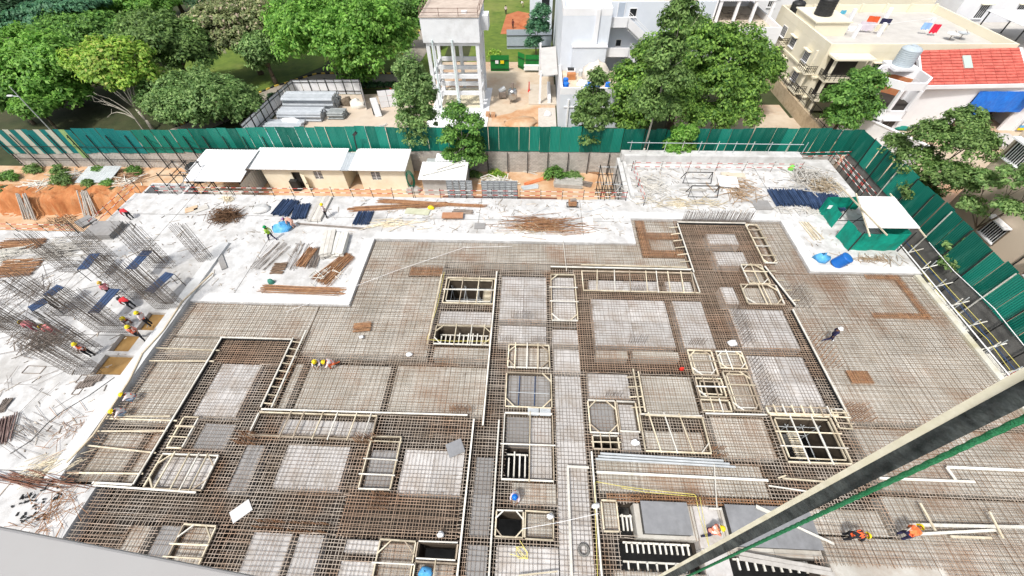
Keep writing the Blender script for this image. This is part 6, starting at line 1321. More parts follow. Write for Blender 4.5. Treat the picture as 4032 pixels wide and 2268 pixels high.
# ================================================================== RED ROOFED HOUSE
rh = empty('red_roofed_house', (54,57,GZ), 'white house with pink red tiled roof and octagonal bay', 'house')
def rx(name, mb, ma, par=None): return obj(name, mb, ma, par or rh)
def rb(name, x0,x1,y0,y1,z0,z1, ma=WHITEW, par=None): return rx(name, MB().box(x0-54,x1-54,y0-57,y1-57,z0-GZ,z1-GZ), ma, par)
rb('front_wall', 48.5,57.4,54.9,55.2,GZ,2.9); rb('front_wall', 57.41,66,54.9,55.2,1.9,2.9); rb('front_wall', 64.2,66,54.91,55.2,GZ,1.89); rb('back_wall', 48.5,66,59.3,59.5,GZ,4.6); rb('end_wall', 65.8,66,55.21,59.29,GZ,2.9); rb('inner_wall', 57.4,64.2,57.4,57.6,GZ,2.8, DARKIN)
ZR = lambda y: 3.05+(y-54.2)*.42
roof = rx('roof', MB().add([(49.2-54,54.2-57,ZR(54.2)-GZ),(62.6-54,54.9-57,ZR(54.2)-GZ),(63.4-54,60.4-57,ZR(59.4)-GZ),(50.2-54,59.4-57,ZR(59.4)-GZ),(49.2-54,54.2-57,ZR(54.2)-.2-GZ),(62.6-54,54.9-57,ZR(54.2)-.2-GZ),(63.4-54,60.4-57,ZR(59.4)-.2-GZ),(50.2-54,59.4-57,ZR(59.4)-.2-GZ)], [(0,1,2,3),(7,6,5,4),(0,4,5,1),(1,5,6,2),(2,6,7,3),(3,7,4,0)]), REDT)
A0, A1, B0, B1 = Vector((49.2,54.2,ZR(54.2))), Vector((62.6,54.9,ZR(54.2))), Vector((50.2,59.4,ZR(59.4))), Vector((63.4,60.4,ZR(59.4))); oo = Vector((54,57,GZ))
for j in range(12):
    f0, f1_ = j/12, (j+1)/12
    l0, l1 = A0.lerp(B0,f0), A0.lerp(B0,f1_); r0, r1 = A1.lerp(B1,f0), A1.lerp(B1,f1_); up_ = Vector((0,0,.03)); hi = Vector((0,0,.11))
    for k in range(10):
        g0, g1 = k/10+.002, (k+1)/10-.002
        obj('tile', MB().plate([l0.lerp(r0,g0)-oo+hi, l0.lerp(r0,g1)-oo+hi, l1.lerp(r1,g1)-oo+up_, l1.lerp(r1,g0)-oo+up_], .06), REDT, roof)
obj('skylight', MB().plate([A0.lerp(B0,.42).lerp(A1.lerp(B1,.42),.41)-oo+Vector((0,0,.2)), A0.lerp(B0,.42).lerp(A1.lerp(B1,.42),.49)-oo+Vector((0,0,.2)), A0.lerp(B0,.78).lerp(A1.lerp(B1,.78),.49)-oo+Vector((0,0,.2)), A0.lerp(B0,.78).lerp(A1.lerp(B1,.78),.41)-oo+Vector((0,0,.2))], .15), mat('skylight_glass', (.45,.52,.48), rough=.2), roof)
rx('eave_board', MB().bar(A0-oo+Vector((0,-.08,-.2)), A1-oo+Vector((0,-.08,-.2)), .22, .42).bar(A1-oo+Vector((.1,0,-.1)), B1-oo+Vector((.1,0,-.1)), .3, .4).bar(A0-oo+Vector((-.1,0,-.1)), B0-oo+Vector((-.1,0,-.1)), .25, .4), WHITEW)
r2 = rx('second_roof', MB().add([(62.9-54,53.6-57,2.1-GZ),(74-54,54.2-57,2.1-GZ),(74-54,60.2-57,4.2-GZ),(63.9-54,59.6-57,4.2-GZ),(62.9-54,53.6-57,1.8-GZ),(74-54,54.2-57,1.8-GZ),(74-54,60.2-57,3.9-GZ),(63.9-54,59.6-57,3.9-GZ)], [(0,1,2,3),(7,6,5,4),(0,4,5,1),(1,5,6,2),(2,6,7,3),(3,7,4,0)]), REDT)
for j in range(10): f0 = j/10; obj('tile_course', MB().bar(Vector((62.9,53.6,2.1)).lerp(Vector((63.9,59.6,4.2)),f0)-oo+Vector((0,0,.05)), Vector((74,54.2,2.1)).lerp(Vector((74,60.2,4.2)),f0)-oo+Vector((0,0,.05)), .12, .1), REDT, r2)
rb('second_wall', 66.01,78,54.8,55.1,GZ,1.8)
# octagonal bay with an open upper storey
oc = Vector((46.3,54.6)); R8 = 3.0
def octp(r, k): a = math.pi/8+k*math.pi/4; return Vector((oc.x+r*math.cos(a)-54, oc.y+r*math.sin(a)-57))
def octring(name, z0, z1, ma, faces, r=R8, th=.25):
    m = MB()
    for k in faces:
        a, b, c_, d_ = octp(r,k), octp(r,k+1), octp(r-th,k+1), octp(r-th,k); m.prism([tuple(a),tuple(b),tuple(c_),tuple(d_)], z0-GZ, z1-GZ)
    return rx(name, m, ma)
octring('bay_wall', GZ, .9, WHITEW, range(8)); octring('bay_wall', .91, 3.4, WHITEW, (0,1,2,7)); octring('bay_head', 3.41, 4.3, WHITEW, range(8), r=R8+.02)
for k in (3,4,5,6,7): p = octp(R8-.12,k); rx('bay_post', MB().box(p.x-.18,p.x+.18,p.y-.18,p.y+.18,.9-GZ,3.4-GZ), WHITEW)
octring('brick_lining', .92, 3.2, mat('orange_brick', (.42,.14,.06), (.52,.22,.1), 2, c3=(.3,.24,.12), scale3=1.2), (0,1,2), r=R8-.27, th=.1)
rx('bay_floor', MB().prism([tuple(octp(R8-.3,k)) for k in range(8)], .85-GZ, .95-GZ), DARKIN)
for k in (4,5): a, b = octp(R8+.03,k), octp(R8+.03,k+1); mm = a.lerp(b,.5); w_ = rx('grille_window', MB().bar((*a.lerp(b,.18),-1.1-GZ),(*a.lerp(b,.82),-1.1-GZ),.06,1.5), GLASSD); obj('grille', MB().bar((*a.lerp(b,.18)*1.002,-1.1-GZ),(*a.lerp(b,.82)*1.002,-1.1-GZ),.09,.05).bar((*a.lerp(b,.5)*1.002,-1.8-GZ),(*a.lerp(b,.5)*1.002,-.4-GZ),.09,.05), OLDSTEEL, w_); obj('hood', MB().bar((*a.lerp(b,.02),-.15-GZ),(*a.lerp(b,.98),-.15-GZ),.8,.14), WHITEW, w_)
drum('grey ribbed water tank on the octagonal bay', (47.6,57.4,4.3), 1.1, 1.9, mat('grey_tank', (.36,.42,.46), (.46,.52,.56), 3, rough=.5), ribs=9)
rx('tank_plinth', MB().box(46.0-54,49.2-54,56.0-57,58.8-57,4.0-GZ,4.29-GZ), WHITEW)
bt = TY(0,3,1760,1100,54.8); b2 = TY(0,3,2380,900,54.8)
ta = MB(); n = 14; vs = []
for i in range(n+1):
    x_ = 57.3+7.2*i/n; vs += [(x_,54.72+.05*math.sin(i*2.0),2.15),(x_,54.62+.07*math.sin(i*1.3),1.0),(x_,54.66+.05*math.cos(i*1.7),-.5-.35*(i < 6))]
ta.add(vs, [(3*i,3*i+1,3*i+4,3*i+3) for i in range(n)]+[(3*i+1,3*i+2,3*i+5,3*i+4) for i in range(n)])
obj('tarpaulin', ta, BLUETARP, None, 'bright blue tarpaulin hung over the opening of the red roofed house', 'tarpaulin')
t = empty('steel_table', (60.5,51.5,GZ), 'low concrete slab with black rails in front of the blue tarpaulin', 'slab'); obj('slab', MB().box(-3.4,3.6,-1.5,1.8,0,.5), ROOFT, t); obj('rail', MB().bar((-1.8,-1.5,.55),(-2.4,1.8,.55),.1).bar((1.2,-1.5,.55),(.4,1.8,.55),.1), BLACKST, t)
t = empty('painted_panel', (67.5,54.5,GZ), 'blue and yellow striped board at the right edge', 'board')
for i, ma in enumerate((YELLOWP, LBTARP, WHITE, LBTARP, WHITE, LBTARP)): obj('slat', MB().box(-1.3,1.3,-.06,.06,.3+.35*i,.62+.35*i), ma, t)
lump('green fabric cover on the dirt yard beyond the fence corner', T(0,3,1330,1280,GZ+.1), 1.3, .5, mat('green_fabric', (.01,.16,.12), (.02,.22,.17), 2), 'cover', 'fabric_cover', 92, .15)
cw = empty('white_compound_wall', (44,48.6,GZ), 'plain white compound wall just outside the fence corner', 'wall')
for p, q in (((40.0,51.8),(43.6,53.4)),((43.7,53.3),(47.8,46.0)),((47.7,46.0),(44.5,44.0))): a_, b_ = Vector((p[0]-44,p[1]-48.6,1.3)), Vector((q[0]-44,q[1]-48.6,1.3)); obj('wall', MB().bar(a_,b_,.25,2.6), WHITEW, cw); obj('coping', MB().bar(a_+Vector((0,0,1.36)),b_+Vector((0,0,1.36)),.4,.12), WHITEW, cw)

# ================================================================== BEIGE BUILDING AT RIGHT
bb = empty('beige_building', (47,22,GZ), 'plain beige building with barred windows beyond the right fence', 'building')
obj('walls', MB().box(-6,14,-14,11.3,0,13.5), BEIGEW, bb); obj('roof', MB().box(-6.2,14.2,-14.2,11.5,13.51,13.8), ROOFT, bb)
for yy, zz in ((28.35,.9),(23.0,.9),(32.0,6.2),(28.4,6.2),(18.0,.9)):
    f = window(bb, 41, yy, 1.5, 1.5, zz, axis='x', bars_=6); obj('sunshade', MB().box(-6.75,-6.1,yy-22-1.0,yy-22+1.0,zz+1.65-GZ,zz+1.77-GZ), WHITEW, f); obj('surround', MB().box(-6.09,-6.061,yy-22-.98,yy-22-.84,zz-.2-GZ,zz+1.7-GZ).box(-6.09,-6.061,yy-22+.84,yy-22+.98,zz-.2-GZ,zz+1.7-GZ), BARK, f)
obj('drain_pipe', MB().tube((-6.1,3.0,0),(-6.1,3.0,13),.06,6), BLACKST, bb)
lump('turquoise drum cover beside the beige building', (40.0,22.5,GZ), .7, .8, LBTARP, 'cover', 'drum_cover', 93)
lump('orange heap beside the beige building', (40.2,21.0,GZ), .7, .6, mat('orange_heap', (.5,.15,.05), (.6,.22,.1), 2), 'heap', 'brick_heap', 94)
# ---- houses at the far right
def far_house(label, x0,x1,y0,y1,z, ma, wins, name='far_house', roofm=None):
    t = empty(name, ((x0+x1)/2,(y0+y1)/2,GZ), label, 'house'); o_ = t.location
    obj('walls', MB().box(x0-o_.x,x1-o_.x,y0-o_.y,y1-o_.y,0,z-GZ), ma, t)
    for a in ((x0,x1,y0,y0+.25),(x0,x0+.25,y0+.26,y1),(x1-.25,x1,y0+.26,y1)): obj('parapet', MB().box(a[0]-o_.x,a[1]-o_.x,a[2]-o_.y,a[3]-o_.y,z-GZ+.001,z+.8-GZ), ma, t)
    obj('roof_screed', MB().box(x0+.3-o_.x,x1-.3-o_.x,y0+.3-o_.y,y1-o_.y,z-GZ+.001,z-GZ+.04), ROOFT, t)
    for wxx, wz in wins: window(t, y0, wxx, 1.3, 1.9, wz, hood=True)
    return t
far_house('white house with tall dark windows at the far top right', 71,92,82,100,7.0, WHITEW, ((75,2.4),(81,2.4),(87,2.4),(75,-1.5),(81,-1.5)))
far_house('cream house with a terrace behind the apartments', 50,69,85,102,4.4, CREAMW, ((54,1),(60,1),(66,1)))
far_house('white terraced house right of the apartments', 66,90,64,79,2.6, WHITEW, ((70,-.6),(77,-.6)))
far_house('cream block at the right frame edge', 78,100,56,63,4.2, CREAMW, ((80,0.5),(84,0.5)))
far_house('plain pale block at the top left of the apartments', 40,49,90,104,6.5, WHITEW, ((44,2),))
far_house('pale building behind the white wing', 8,34,100,118,8.0, WHITEW, ((12,3),(20,3),(28,3)))
pg = empty('pergola', (72,70,2.64), 'black steel pergola frame on the white terraced house', 'pergola')
for x_ in (-3,1,5):
    for y_ in (-3,4): obj('post', MB().bar((x_,y_,0),(x_,y_,2.8),.14), BLACKST, pg)
for y_ in (-3,4): obj('beam', MB().bar((-3.2,y_,2.85),(5.2,y_,2.85),.14), BLACKST, pg)
obj('roof_sheet', MB().box(-3.4,5.4,-3.4,4.4,2.95,3.02), ROOFW, pg)
# ================================================================== TREES
FOL = {
 'bright': foliage('leaves_bright', (0.087, 0.243, 0.032), (0.307, 0.56, 0.106)),
 'green': foliage('leaves_green', (0.054, 0.155, 0.03), (0.254, 0.475, 0.1)),
 'olive': foliage('leaves_olive', (0.064, 0.14, 0.034), (0.275, 0.422, 0.127)),
 'lime': foliage('leaves_lime', (0.147, 0.322, 0.037), (0.443, 0.613, 0.106), spot=(0.541, 0.541, 0.148)),
 'dry': foliage('leaves_dry', (0.147, 0.205, 0.081), (0.401, 0.443, 0.201), spot=(0.574, 0.459, 0.361)),
 'dark': foliage('leaves_dark', (0.02, 0.061, 0.025), (0.081, 0.179, 0.076)),
 'blue': foliage('leaves_blue', (0.04, 0.139, 0.079), (0.159, 0.359, 0.179)),
 'mango': foliage('leaves_mango', (0.054, 0.146, 0.028), (0.307, 0.507, 0.095)),
 'grey': foliage('leaves_grey', (0.102, 0.212, 0.059), (0.328, 0.485, 0.169)),
}
def leaf_mesh(name, lobes, n, size, seed, clump=.55, fill=.25, droop=0.0, ratio=1.9):
    """many small bent leaf sprays spread in clumps over the lobes of a crown"""
    g = np.random.default_rng(seed)
    vol = np.array([(l[3]*l[4]*l[5])**(2/3) for l in lobes]); vol = vol/vol.sum(); P_, N_ = [], []
    for l, v in zip(lobes, vol):
        k = int(n*v); nc = max(14, int(9.0*(l[3]*l[4]*l[5])**(2/3)/clump**2))
        u = g.normal(size=(nc,3)); u /= np.linalg.norm(u,axis=1)[:,None]
        u[:,2] = np.where(u[:,2] < -.35, -u[:,2]*.6, u[:,2]); rad = np.where(g.random(nc) < fill, g.random(nc)**.5*.85, .82+.25*g.random(nc))
        cc = u*rad[:,None]
        idx = g.integers(0,nc,k); cs = clump*(.6+.8*g.random(nc))
        off = g.normal(size=(k,3)); off /= np.linalg.norm(off,axis=1)[:,None]; off *= (g.random(k)**.45)[:,None]*cs[idx][:,None]; off[:,2] *= .62
        p = cc[idx]*np.array(l[3:6])+off+np.array(l[:3]); nn = off/np.maximum(np.linalg.norm(off,axis=1),1e-6)[:,None]*.8+u[idx]*.5+np.array([0,0,1.0])+g.normal(size=(k,3))*.38
        P_.append(p); N_.append(nn)
    p = np.concatenate(P_); nn = np.concatenate(N_); nn /= np.linalg.norm(nn,axis=1)[:,None]; k = len(p)
    t = g.normal(size=(k,3)); t[:,2] -= droop; t -= (t*nn).sum(1)[:,None]*nn; t /= np.maximum(np.linalg.norm(t,axis=1),1e-6)[:,None]; b = np.cross(nn,t)
    s = size*(.55+.9*g.random(k)); L = (s*ratio*.5)[:,None]; W = (s*.5)[:,None]
    v = np.stack([p-t*L, p+b*W+nn*W*.25, p+t*L-nn*L*.35, p-b*W+nn*W*.25], 1).reshape(-1,3)
    me = bpy.data.meshes.new(name); me.vertices.add(4*k); me.vertices.foreach_set('co', v.astype(np.float32).ravel()); me.loops.add(4*k); me.loops.foreach_set('vertex_index', np.arange(4*k,dtype=np.int32))
    me.polygons.add(k); me.polygons.foreach_set('loop_start', np.arange(0,4*k,4,dtype=np.int32)); me.polygons.foreach_set('loop_total', np.full(k,4,np.int32)); me.update(); me.validate(); return me
TREEN = 0
def tree(name, label, base, lobes, n, size, fol, cat='tree', clump=.9, trunk_r=.3, bark=None, bare=0, lean=(0,0), group=None, droop=0.0, fill=.25, fork=.45, ratio=1.9, z=None):
    global TREEN; TREEN += 1
    zb_ = GZ if z is None else z; t = empty(name, (base[0],base[1],zb_), label, cat, group); o_ = Vector((base[0],base[1],zb_)); rr = random.Random(TREEN*13)
    L = [tuple(Vector(l[:3])-o_)+tuple(l[3:]) for l in lobes]; top = max(l[2] for l in L)
    m = MB(); fk = Vector((lean[0]*.5,lean[1]*.5,top*fork)); mid = Vector((fk.x*.4+rr.uniform(-.2,.2),fk.y*.4,fk.z*.5))
    m.tube((0,0,-.1), mid, trunk_r*1.15, 8, trunk_r*.9); m.tube(mid, fk, trunk_r*.9, 8, trunk_r*.7)
    for l in L:
        e = Vector(l[:3]); k = fk.lerp(e,.55)+Vector((rr.uniform(-.4,.4),rr.uniform(-.4,.4),rr.uniform(0,.4))); m.tube(fk, k, trunk_r*.55, 6, trunk_r*.38); m.tube(k, e, trunk_r*.38, 6, trunk_r*.16)
        for q in range(4):
            d = Vector((rr.uniform(-1,1),rr.uniform(-1,1),rr.uniform(-.1,.9))); tip = e+Vector((d.x*l[3],d.y*l[4],d.z*l[5]))*.8; m.tube(k.lerp(e,rr.random()), tip, trunk_r*.2, 5, trunk_r*.06)
    obj('trunk', m, bark or BARK, t, smooth=True)
    me = leaf_mesh('crown', L, int(n*2.1), size*.62, TREEN*7+3, clump, fill, droop, ratio); me.materials.append(FOL[fol]); obj('crown', me, None, t)
    return t
def lb(cx, cy, cz, r, n, spread, seed, flat=.75):
    """several lobes round a centre"""
    q = random.Random(seed); out = [(cx,cy,cz,r*.8,r*.8,r*.8*flat)]
    for i in range(n):
        a = 2*math.pi*i/n+q.uniform(-.4,.4); d = spread*q.uniform(.75,1.1); s = r*q.uniform(.42,.62); out.append((cx+math.cos(a)*d, cy+math.sin(a)*d, cz+q.uniform(-.35,.3)*r*flat, s, s, s*flat))
    return out
PARK = 'trees in the park'
def crown(c, px, py, hw, hh, Y, nl, seed, flat=.9, sub=.5):
    """lobes of a crown standing at depth Y whose outline spans the given part of the photograph"""
    o_ = TY(0,c,px,py,Y); rx_ = abs(TY(0,c,px+hw,py,Y).x-TY(0,c,px-hw,py,Y).x)/2; rz_ = abs(TY(0,c,px,py-hh,Y).z-TY(0,c,px,py+hh,Y).z)/2*flat; q = random.Random(seed); ry_ = rx_*.75
    out = [(o_.x,o_.y,o_.z,rx_*.8,ry_*.8,rz_*.85)]
    for i in range(nl):
        a = 2*math.pi*i/nl+q.uniform(-.35,.35); k = q.uniform(sub*.8,sub*1.1); v = q.uniform(-.55,.5)
        out.append((o_.x+math.cos(a)*rx_*(1-k)*1.05, o_.y+math.sin(a)*ry_*(1-k)*1.05, o_.z+v*rz_*.9, rx_*k, ry_*k*1.05, rz_*k*1.1))
    return out
def ptree(label, base, args, n, size, fol, clump=1.1, tr=.4, extra=(), **k):
    L = crown(*args)+list(extra); bx = base if base else (L[0][0], L[0][1]+.5)
    return tree('park_tree', label, bx, L, n, size, fol, clump=clump, trunk_r=tr, group=PARK, **k)
ptree('large spreading green tree at the left, above the teal fence panels', None, (0,430,680,500,470,60,9,1), 26000, .46, 'bright', 1.2, .5)
ptree('yellow green tree with bare pale trunks by the left fence', (-55.2,53), (0,1130,640,360,360,55,7,2,.7,.45), 12000, .40, 'lime', .95, .22, bark=PALEBARK, lean=(-2.5,2), fork=.3)
ptree('rounded green tree left of the pipe yard', None, (0,2040,1010,540,330,55.5,9,3), 20000, .36, 'grey', .9, .35)
ptree('huge bright green twin trunked tree above the pipe yard', (-32,71), (1,880,330,680,480,70,11,4), 30000, .44, 'bright', 1.15, .6, extra=[(-30.2,68.5,-1.4,1.7,1.6,2.2),(-27.2,67.6,-1.6,1.6,1.6,1.9)])
ptree('dry tree with pinkish brown seed heads, top left of centre', None, (0,2380,260,470,430,72,9,5,.7,.45), 17000, .40, 'dry', 1.0, .45, fill=.15)
ptree('olive green tree between the dry tree and the yellow green one', None, (0,1680,470,430,430,65,8,6), 16000, .42, 'olive', 1.1, .4)
ptree('bright green tree at the top edge behind the olive tree', None, (0,1320,60,420,230,88,7,7), 13000, .5, 'bright', 1.2, .45)
tree('park_tree','layered blue green tree with flat boughs at the top left', (-92,80), [(*TY(0,0,px,py,80),w,4.5,1.0) for px,py,w in ((700,40,6),(480,110,6.5),(640,160,6),(400,190,4.5),(760,230,4.5))], 13000, .5, 'blue', clump=1.0, trunk_r=.45, group=PARK)
ptree('dark blue green tree in the top left corner', None, (0,80,150,330,330,82,7,9), 12000, .55, 'dark', 1.3, .5)
ptree('shady green tree below the layered one', None, (0,820,330,420,200,74,7,10), 11000, .46, 'green', 1.1, .4)
ptree('dark leafy tree behind the water tower', (-18,84), (1,1560,140,180,260,84,7,11), 9000, .42, 'green', 1.0, .5)
ptree('green tree at the top edge left of the water tower', None, (1,1350,-80,340,260,98,7,12), 11000, .5, 'green', 1.2, .5)
ptree('shady tree behind the dry tree at the top edge', None, (0,2250,-120,500,300,98,7,13), 11000, .5, 'dark', 1.2, .5)
ptree('tree at the top edge above the bright green one', None, (0,1700,-100,500,300,100,7,14), 11000, .52, 'green', 1.3, .5)
ptree('tree at the top edge by the left corner', None, (0,500,-160,700,300,104,8,15), 13000, .6, 'dark', 1.4, .5)
ptree('low bushy tree at the left edge under the big tree', None, (0,40,980,180,170,54,6,16), 5000, .42, 'green', .9, .25)
ptree('tree right of the dry one, over the park road', None, (1,60,560,190,260,68,7,17), 8000, .4, 'grey', .9, .35)
ptree('leafy tree hanging over the left fence', None, (0,330,1080,180,110,52,5,18), 3500, .38, 'bright', .8, .2)
tree('slender_tree','upright olive green tree by the back fence left of the tower',(-13.9,44.7),[(-13.2,44.7,8.2,1.3,1.3,1.9),(-13.0,44.7,5.6,2.2,2.0,2.2),(-13.4,44.6,3.2,2.2,2.0,1.9),(-13.6,44.4,1.1,1.5,1.4,1.5),(-12.4,44.5,7.0,1.4,1.3,1.5)],9000,.26,'grey',clump=.6,trunk_r=.14,bark=PALEBARK,fork=.5)
tree('slender_tree','open tree with a pale forked stem in front of the tower',(-7.9,42.4),[(-8.6,42.8,4.8,1.3,1.2,.9),(-6.8,42.6,3.6,1.5,1.3,1.0),(-9.4,42.5,2.4,1.2,1.1,.8),(-7.2,42.6,1.2,1.5,1.3,1.0),(-8.9,42.3,-.2,1.4,1.2,.9),(-6.6,42.3,-.4,1.3,1.2,1.0)],4600,.26,'green',clump=.6,trunk_r=.12,bark=PALEBARK,fork=.55)
tree('slender_tree','conical dark green tree in front of the pale building',(7.2,44.9),[(6.9,44.9,7.4,.8,.8,1.4),(6.8,44.9,5.3,1.6,1.5,1.6),(6.7,44.8,3.2,2.0,1.8,1.6),(6.6,44.7,1.2,1.5,1.4,1.2)],6500,.26,'olive',clump=.55,trunk_r=.12,bark=PALEBARK,fork=.4)
tree('mango_tree','broad dark mango tree hiding the pale building',(19,53.5),[(13,51.5,4.2,3.0,2.8,2.8),(11.6,50,1.6,1.9,1.8,1.8),(15.5,52.5,6.6,3.4,3.2,2.8),(20,55,7.6,4.0,3.4,2.8),(25,56.5,6.2,3.8,3.4,2.8),(22,53,3.4,4.0,3.4,3.0),(17,50.5,2.4,3.4,3,2.6),(26.5,54.5,2.6,3.4,3,2.6),(29.5,57.5,3.8,3.0,2.8,2.6),(22.5,50.5,.4,2.6,2.4,2.0),(13,50,.2,2.4,2.2,1.8),(27,52.5,.2,2.4,2.2,1.8)],34000,.34,'mango',clump=.95,trunk_r=.5,droop=.6)
tree('tall_tree','very tall slender tree rising in front of the mango tree',(13.2,42.75),[(13.3,43.2,16.0,1.0,1.0,1.8),(13.5,43.3,13.4,1.6,1.5,1.8),(13.1,43.2,10.6,1.7,1.6,1.8),(13.8,43.2,8.2,2.1,1.9,1.6),(12.6,43.0,5.8,2.0,1.8,1.5),(14.2,43.1,5.0,1.4,1.3,1.2)],9500,.27,'olive',clump=.65,trunk_r=.13,bark=PALEBARK,fork=.42,droop=.4)
tree('lime_tree','small bright lime green tree overhanging the back fence',(17.6,42.9),[(17.2,42.8,2.4,1.3,1.2,1.2),(16.6,42.6,1.0,1.3,1.2,1.0),(17.9,42.7,.7,1.1,1.0,.9),(17.2,42.5,-.4,.9,.9,.7)],4200,.24,'bright',clump=.5,trunk_r=.1,fork=.5)
tree('street_tree','dense green tree beside the stone wall below the cream building',(39.8,51.5),[(38.6,51.8,2.4,1.9,1.8,1.6),(40.8,53,3.8,2.2,2.0,1.6),(39.3,50.8,.4,1.9,1.8,1.5),(41.8,51.8,1.4,1.7,1.6,1.4)],8000,.30,'green',clump=.7,trunk_r=.2)
tree('street_tree','grey green tree outside the right fence',(39.2,35.5),[(38.6,37.5,5.6,1.9,1.8,1.2),(39.6,34.8,6.2,2.0,1.9,1.3),(37.9,36.5,3.4,1.9,1.8,1.3),(38.8,33.2,3.8,2.0,1.9,1.3),(37.8,39.8,3.2,1.4,1.3,1.0),(37.9,33.9,1.6,1.6,1.5,1.2),(38.4,31.9,4.4,1.3,1.3,1.0),(40.0,37.4,7.2,1.4,1.4,1.0)],12500,.22,'olive',clump=.5,trunk_r=.2,droop=.5,fill=.15)
tree('street_tree','feathery grey tree against the beige building',(39.6,28.6),[(38.9,28.8,6.8,1.3,1.3,.55),(38.6,30.4,5.4,1.2,1.2,.5),(38.8,27.4,7.6,1.3,1.4,.5),(38.4,29.6,3.4,1.0,1.0,.45),(38.5,27.2,5.0,1.0,1.1,.5)],2600,.25,'grey',clump=.5,trunk_r=.1,droop=.3)
tree('street_tree','thin branch with grey leaves over the right side passage',(37.6,26.5),[(37.4,27.0,1.0,1.0,1.2,.6),(37.2,25.6,.2,.9,1.1,.5)],1200,.24,'grey',clump=.5,trunk_r=.07)
tree('yard_shrub','small feathery tree beside the pale building',(.6,80),[(.6,80,1.6,1.8,1.6,1.5),(1.2,80,3.8,1.6,1.4,1.3),(0,79.6,-.4,1.3,1.2,1.0)],3500,.3,'blue',clump=.7,trunk_r=.12)
tree('yard_shrub','bright bush beside the green sheet gate',(-6.8,76.2),[(-6.8,76.2,-1.6,.9,.9,1.0)],900,.28,'lime',clump=.5,trunk_r=.06)
BUSH = 'low plants on the site'
for k, (a, r, f_, lbl) in enumerate((((1,2,425,470), 1.5, 'green', 'leafy green bush on the orange soil under the block wall'), ((1,1,2410,440), 1.0, 'lime', 'pale green bush beside the rubble by the white store'), ((1,0,100,520), 1.2, 'green', 'green bush at the left edge of the soil strip'), ((1,0,60,680), 1.2, 'olive', 'bush on the face of the orange bank at the left edge'), ((1,0,650,560), 1.3, 'olive', 'straggly weeds on top of the orange bank'), ((1,0,980,415), .7, 'green', 'small weed by the roofing sheets, under the fence'), ((1,0,1350,440), .9, 'green', 'green weed right of the roofing sheets'), ((1,0,1090,575), .6, 'green', 'small weed on the edge of the orange bank'), ((1,0,890,575), .6, 'olive', 'second small weed on the edge of the orange bank'), ((1,0,620,450), 1.0, 'olive', 'weed at the foot of the left fence'), ((1,0,350,445), 1.0, 'olive', 'weeds at the foot of the left fence, farther left'), ((1,2,640,240), .9, 'grey', 'climbing twiggy shrub against the fence'), ((1,1,2190,470), .8, 'olive', 'dull bush right of the white store'))):
    p = T(*a, GZ); y_ = min(p.y, 42.6); zz = -4.0 if k == 3 else GZ
    if k == 3: p = T(*a, -4.0); y_ = p.y
    x_ = p.x*y_/p.y
    r *= .72
    tree('bush', lbl, (x_,y_), [(x_,y_,zz+r*.6,r,r*.8,r*.6),(x_+r*.9,y_-.2,zz+r*.35,r*.8,r*.6,r*.35),(x_-r*.8,y_-.1,zz+r*.3,r*.6,r*.6,r*.3)], int(900*r), .2, f_, 'bush', clump=.4, trunk_r=.04, group=BUSH, z=zz)
for k, (x_, y_) in enumerate(((-41.5,58.5),(-40.6,61.5),(-24.5,84.5))):
    tree('clipped_bush', ('round clipped bush left of the pipe yard, nearer one','round clipped bush left of the pipe yard, farther one','round clipped bush on the upper park road')[k], (x_,y_), [(x_,y_,GZ+.8,.9,.9,.8)], 1300, .2, 'dark', 'bush', clump=.3, trunk_r=.05, fill=.5)
hd = empty('clipped_hedge', (-30,67.6,GZ), 'dark clipped hedge along the near side of the park road', 'hedge'); me = leaf_mesh('leaves', [(-7+1.0*i,0,.35,.8,.5,.45) for i in range(15)], 6500, .2, 77, .3, .6); me.materials.append(FOL['dark']); obj('leaves', me, None, hd); obj('stems', MB().box(-7.2,7.2,-.3,.3,0,.3), BARK, hd)
lp = empty('park_lamp', (-67,50,GZ), 'thin grey lamp post between the park trees and the left fence', 'lamp post'); obj('pole', MB().tube((0,0,0),(0,0,7.5),.09,8,.06), GALV, lp); obj('arm', MB().tube((0,0,6.2),(-.9,0,6.3),.05,6), GALV, lp); obj('lamp_head', MB().box(-1.5,-.8,-.12,.12,6.25,6.37), WHITE, lp)
db = MB(); q = random.Random(4)
b0 = Vector((0,0,2.2)); 
for i in range(5):
    p = b0.copy(); d = Vector((-1.2+.3*i*.4, .3, .9+.12*i)).normalized()
    for s in range(4):
        e = p+d*1.1+Vector((q.uniform(-.2,.2),q.uniform(-.2,.2),0)); db.tube(p,e,.09*(1-.22*s),5,.09*(1-.22*(s+1))); p = e; d = (d+Vector((q.uniform(-.4,.1),q.uniform(-.3,.3),q.uniform(-.5,.2)))).normalized()
        if s > 1: db.tube(p, p+Vector((q.uniform(-.8,.3),q.uniform(-.4,.4),q.uniform(-.2,.7))), .03, 4, .015)
db.tube((0,0,0),b0,.13,7,.1)
obj('dead_branches', db, PALEBARK, None, 'bare pale dead branches by the left fence', 'dead tree', loc=(-55.8,52.2,GZ))
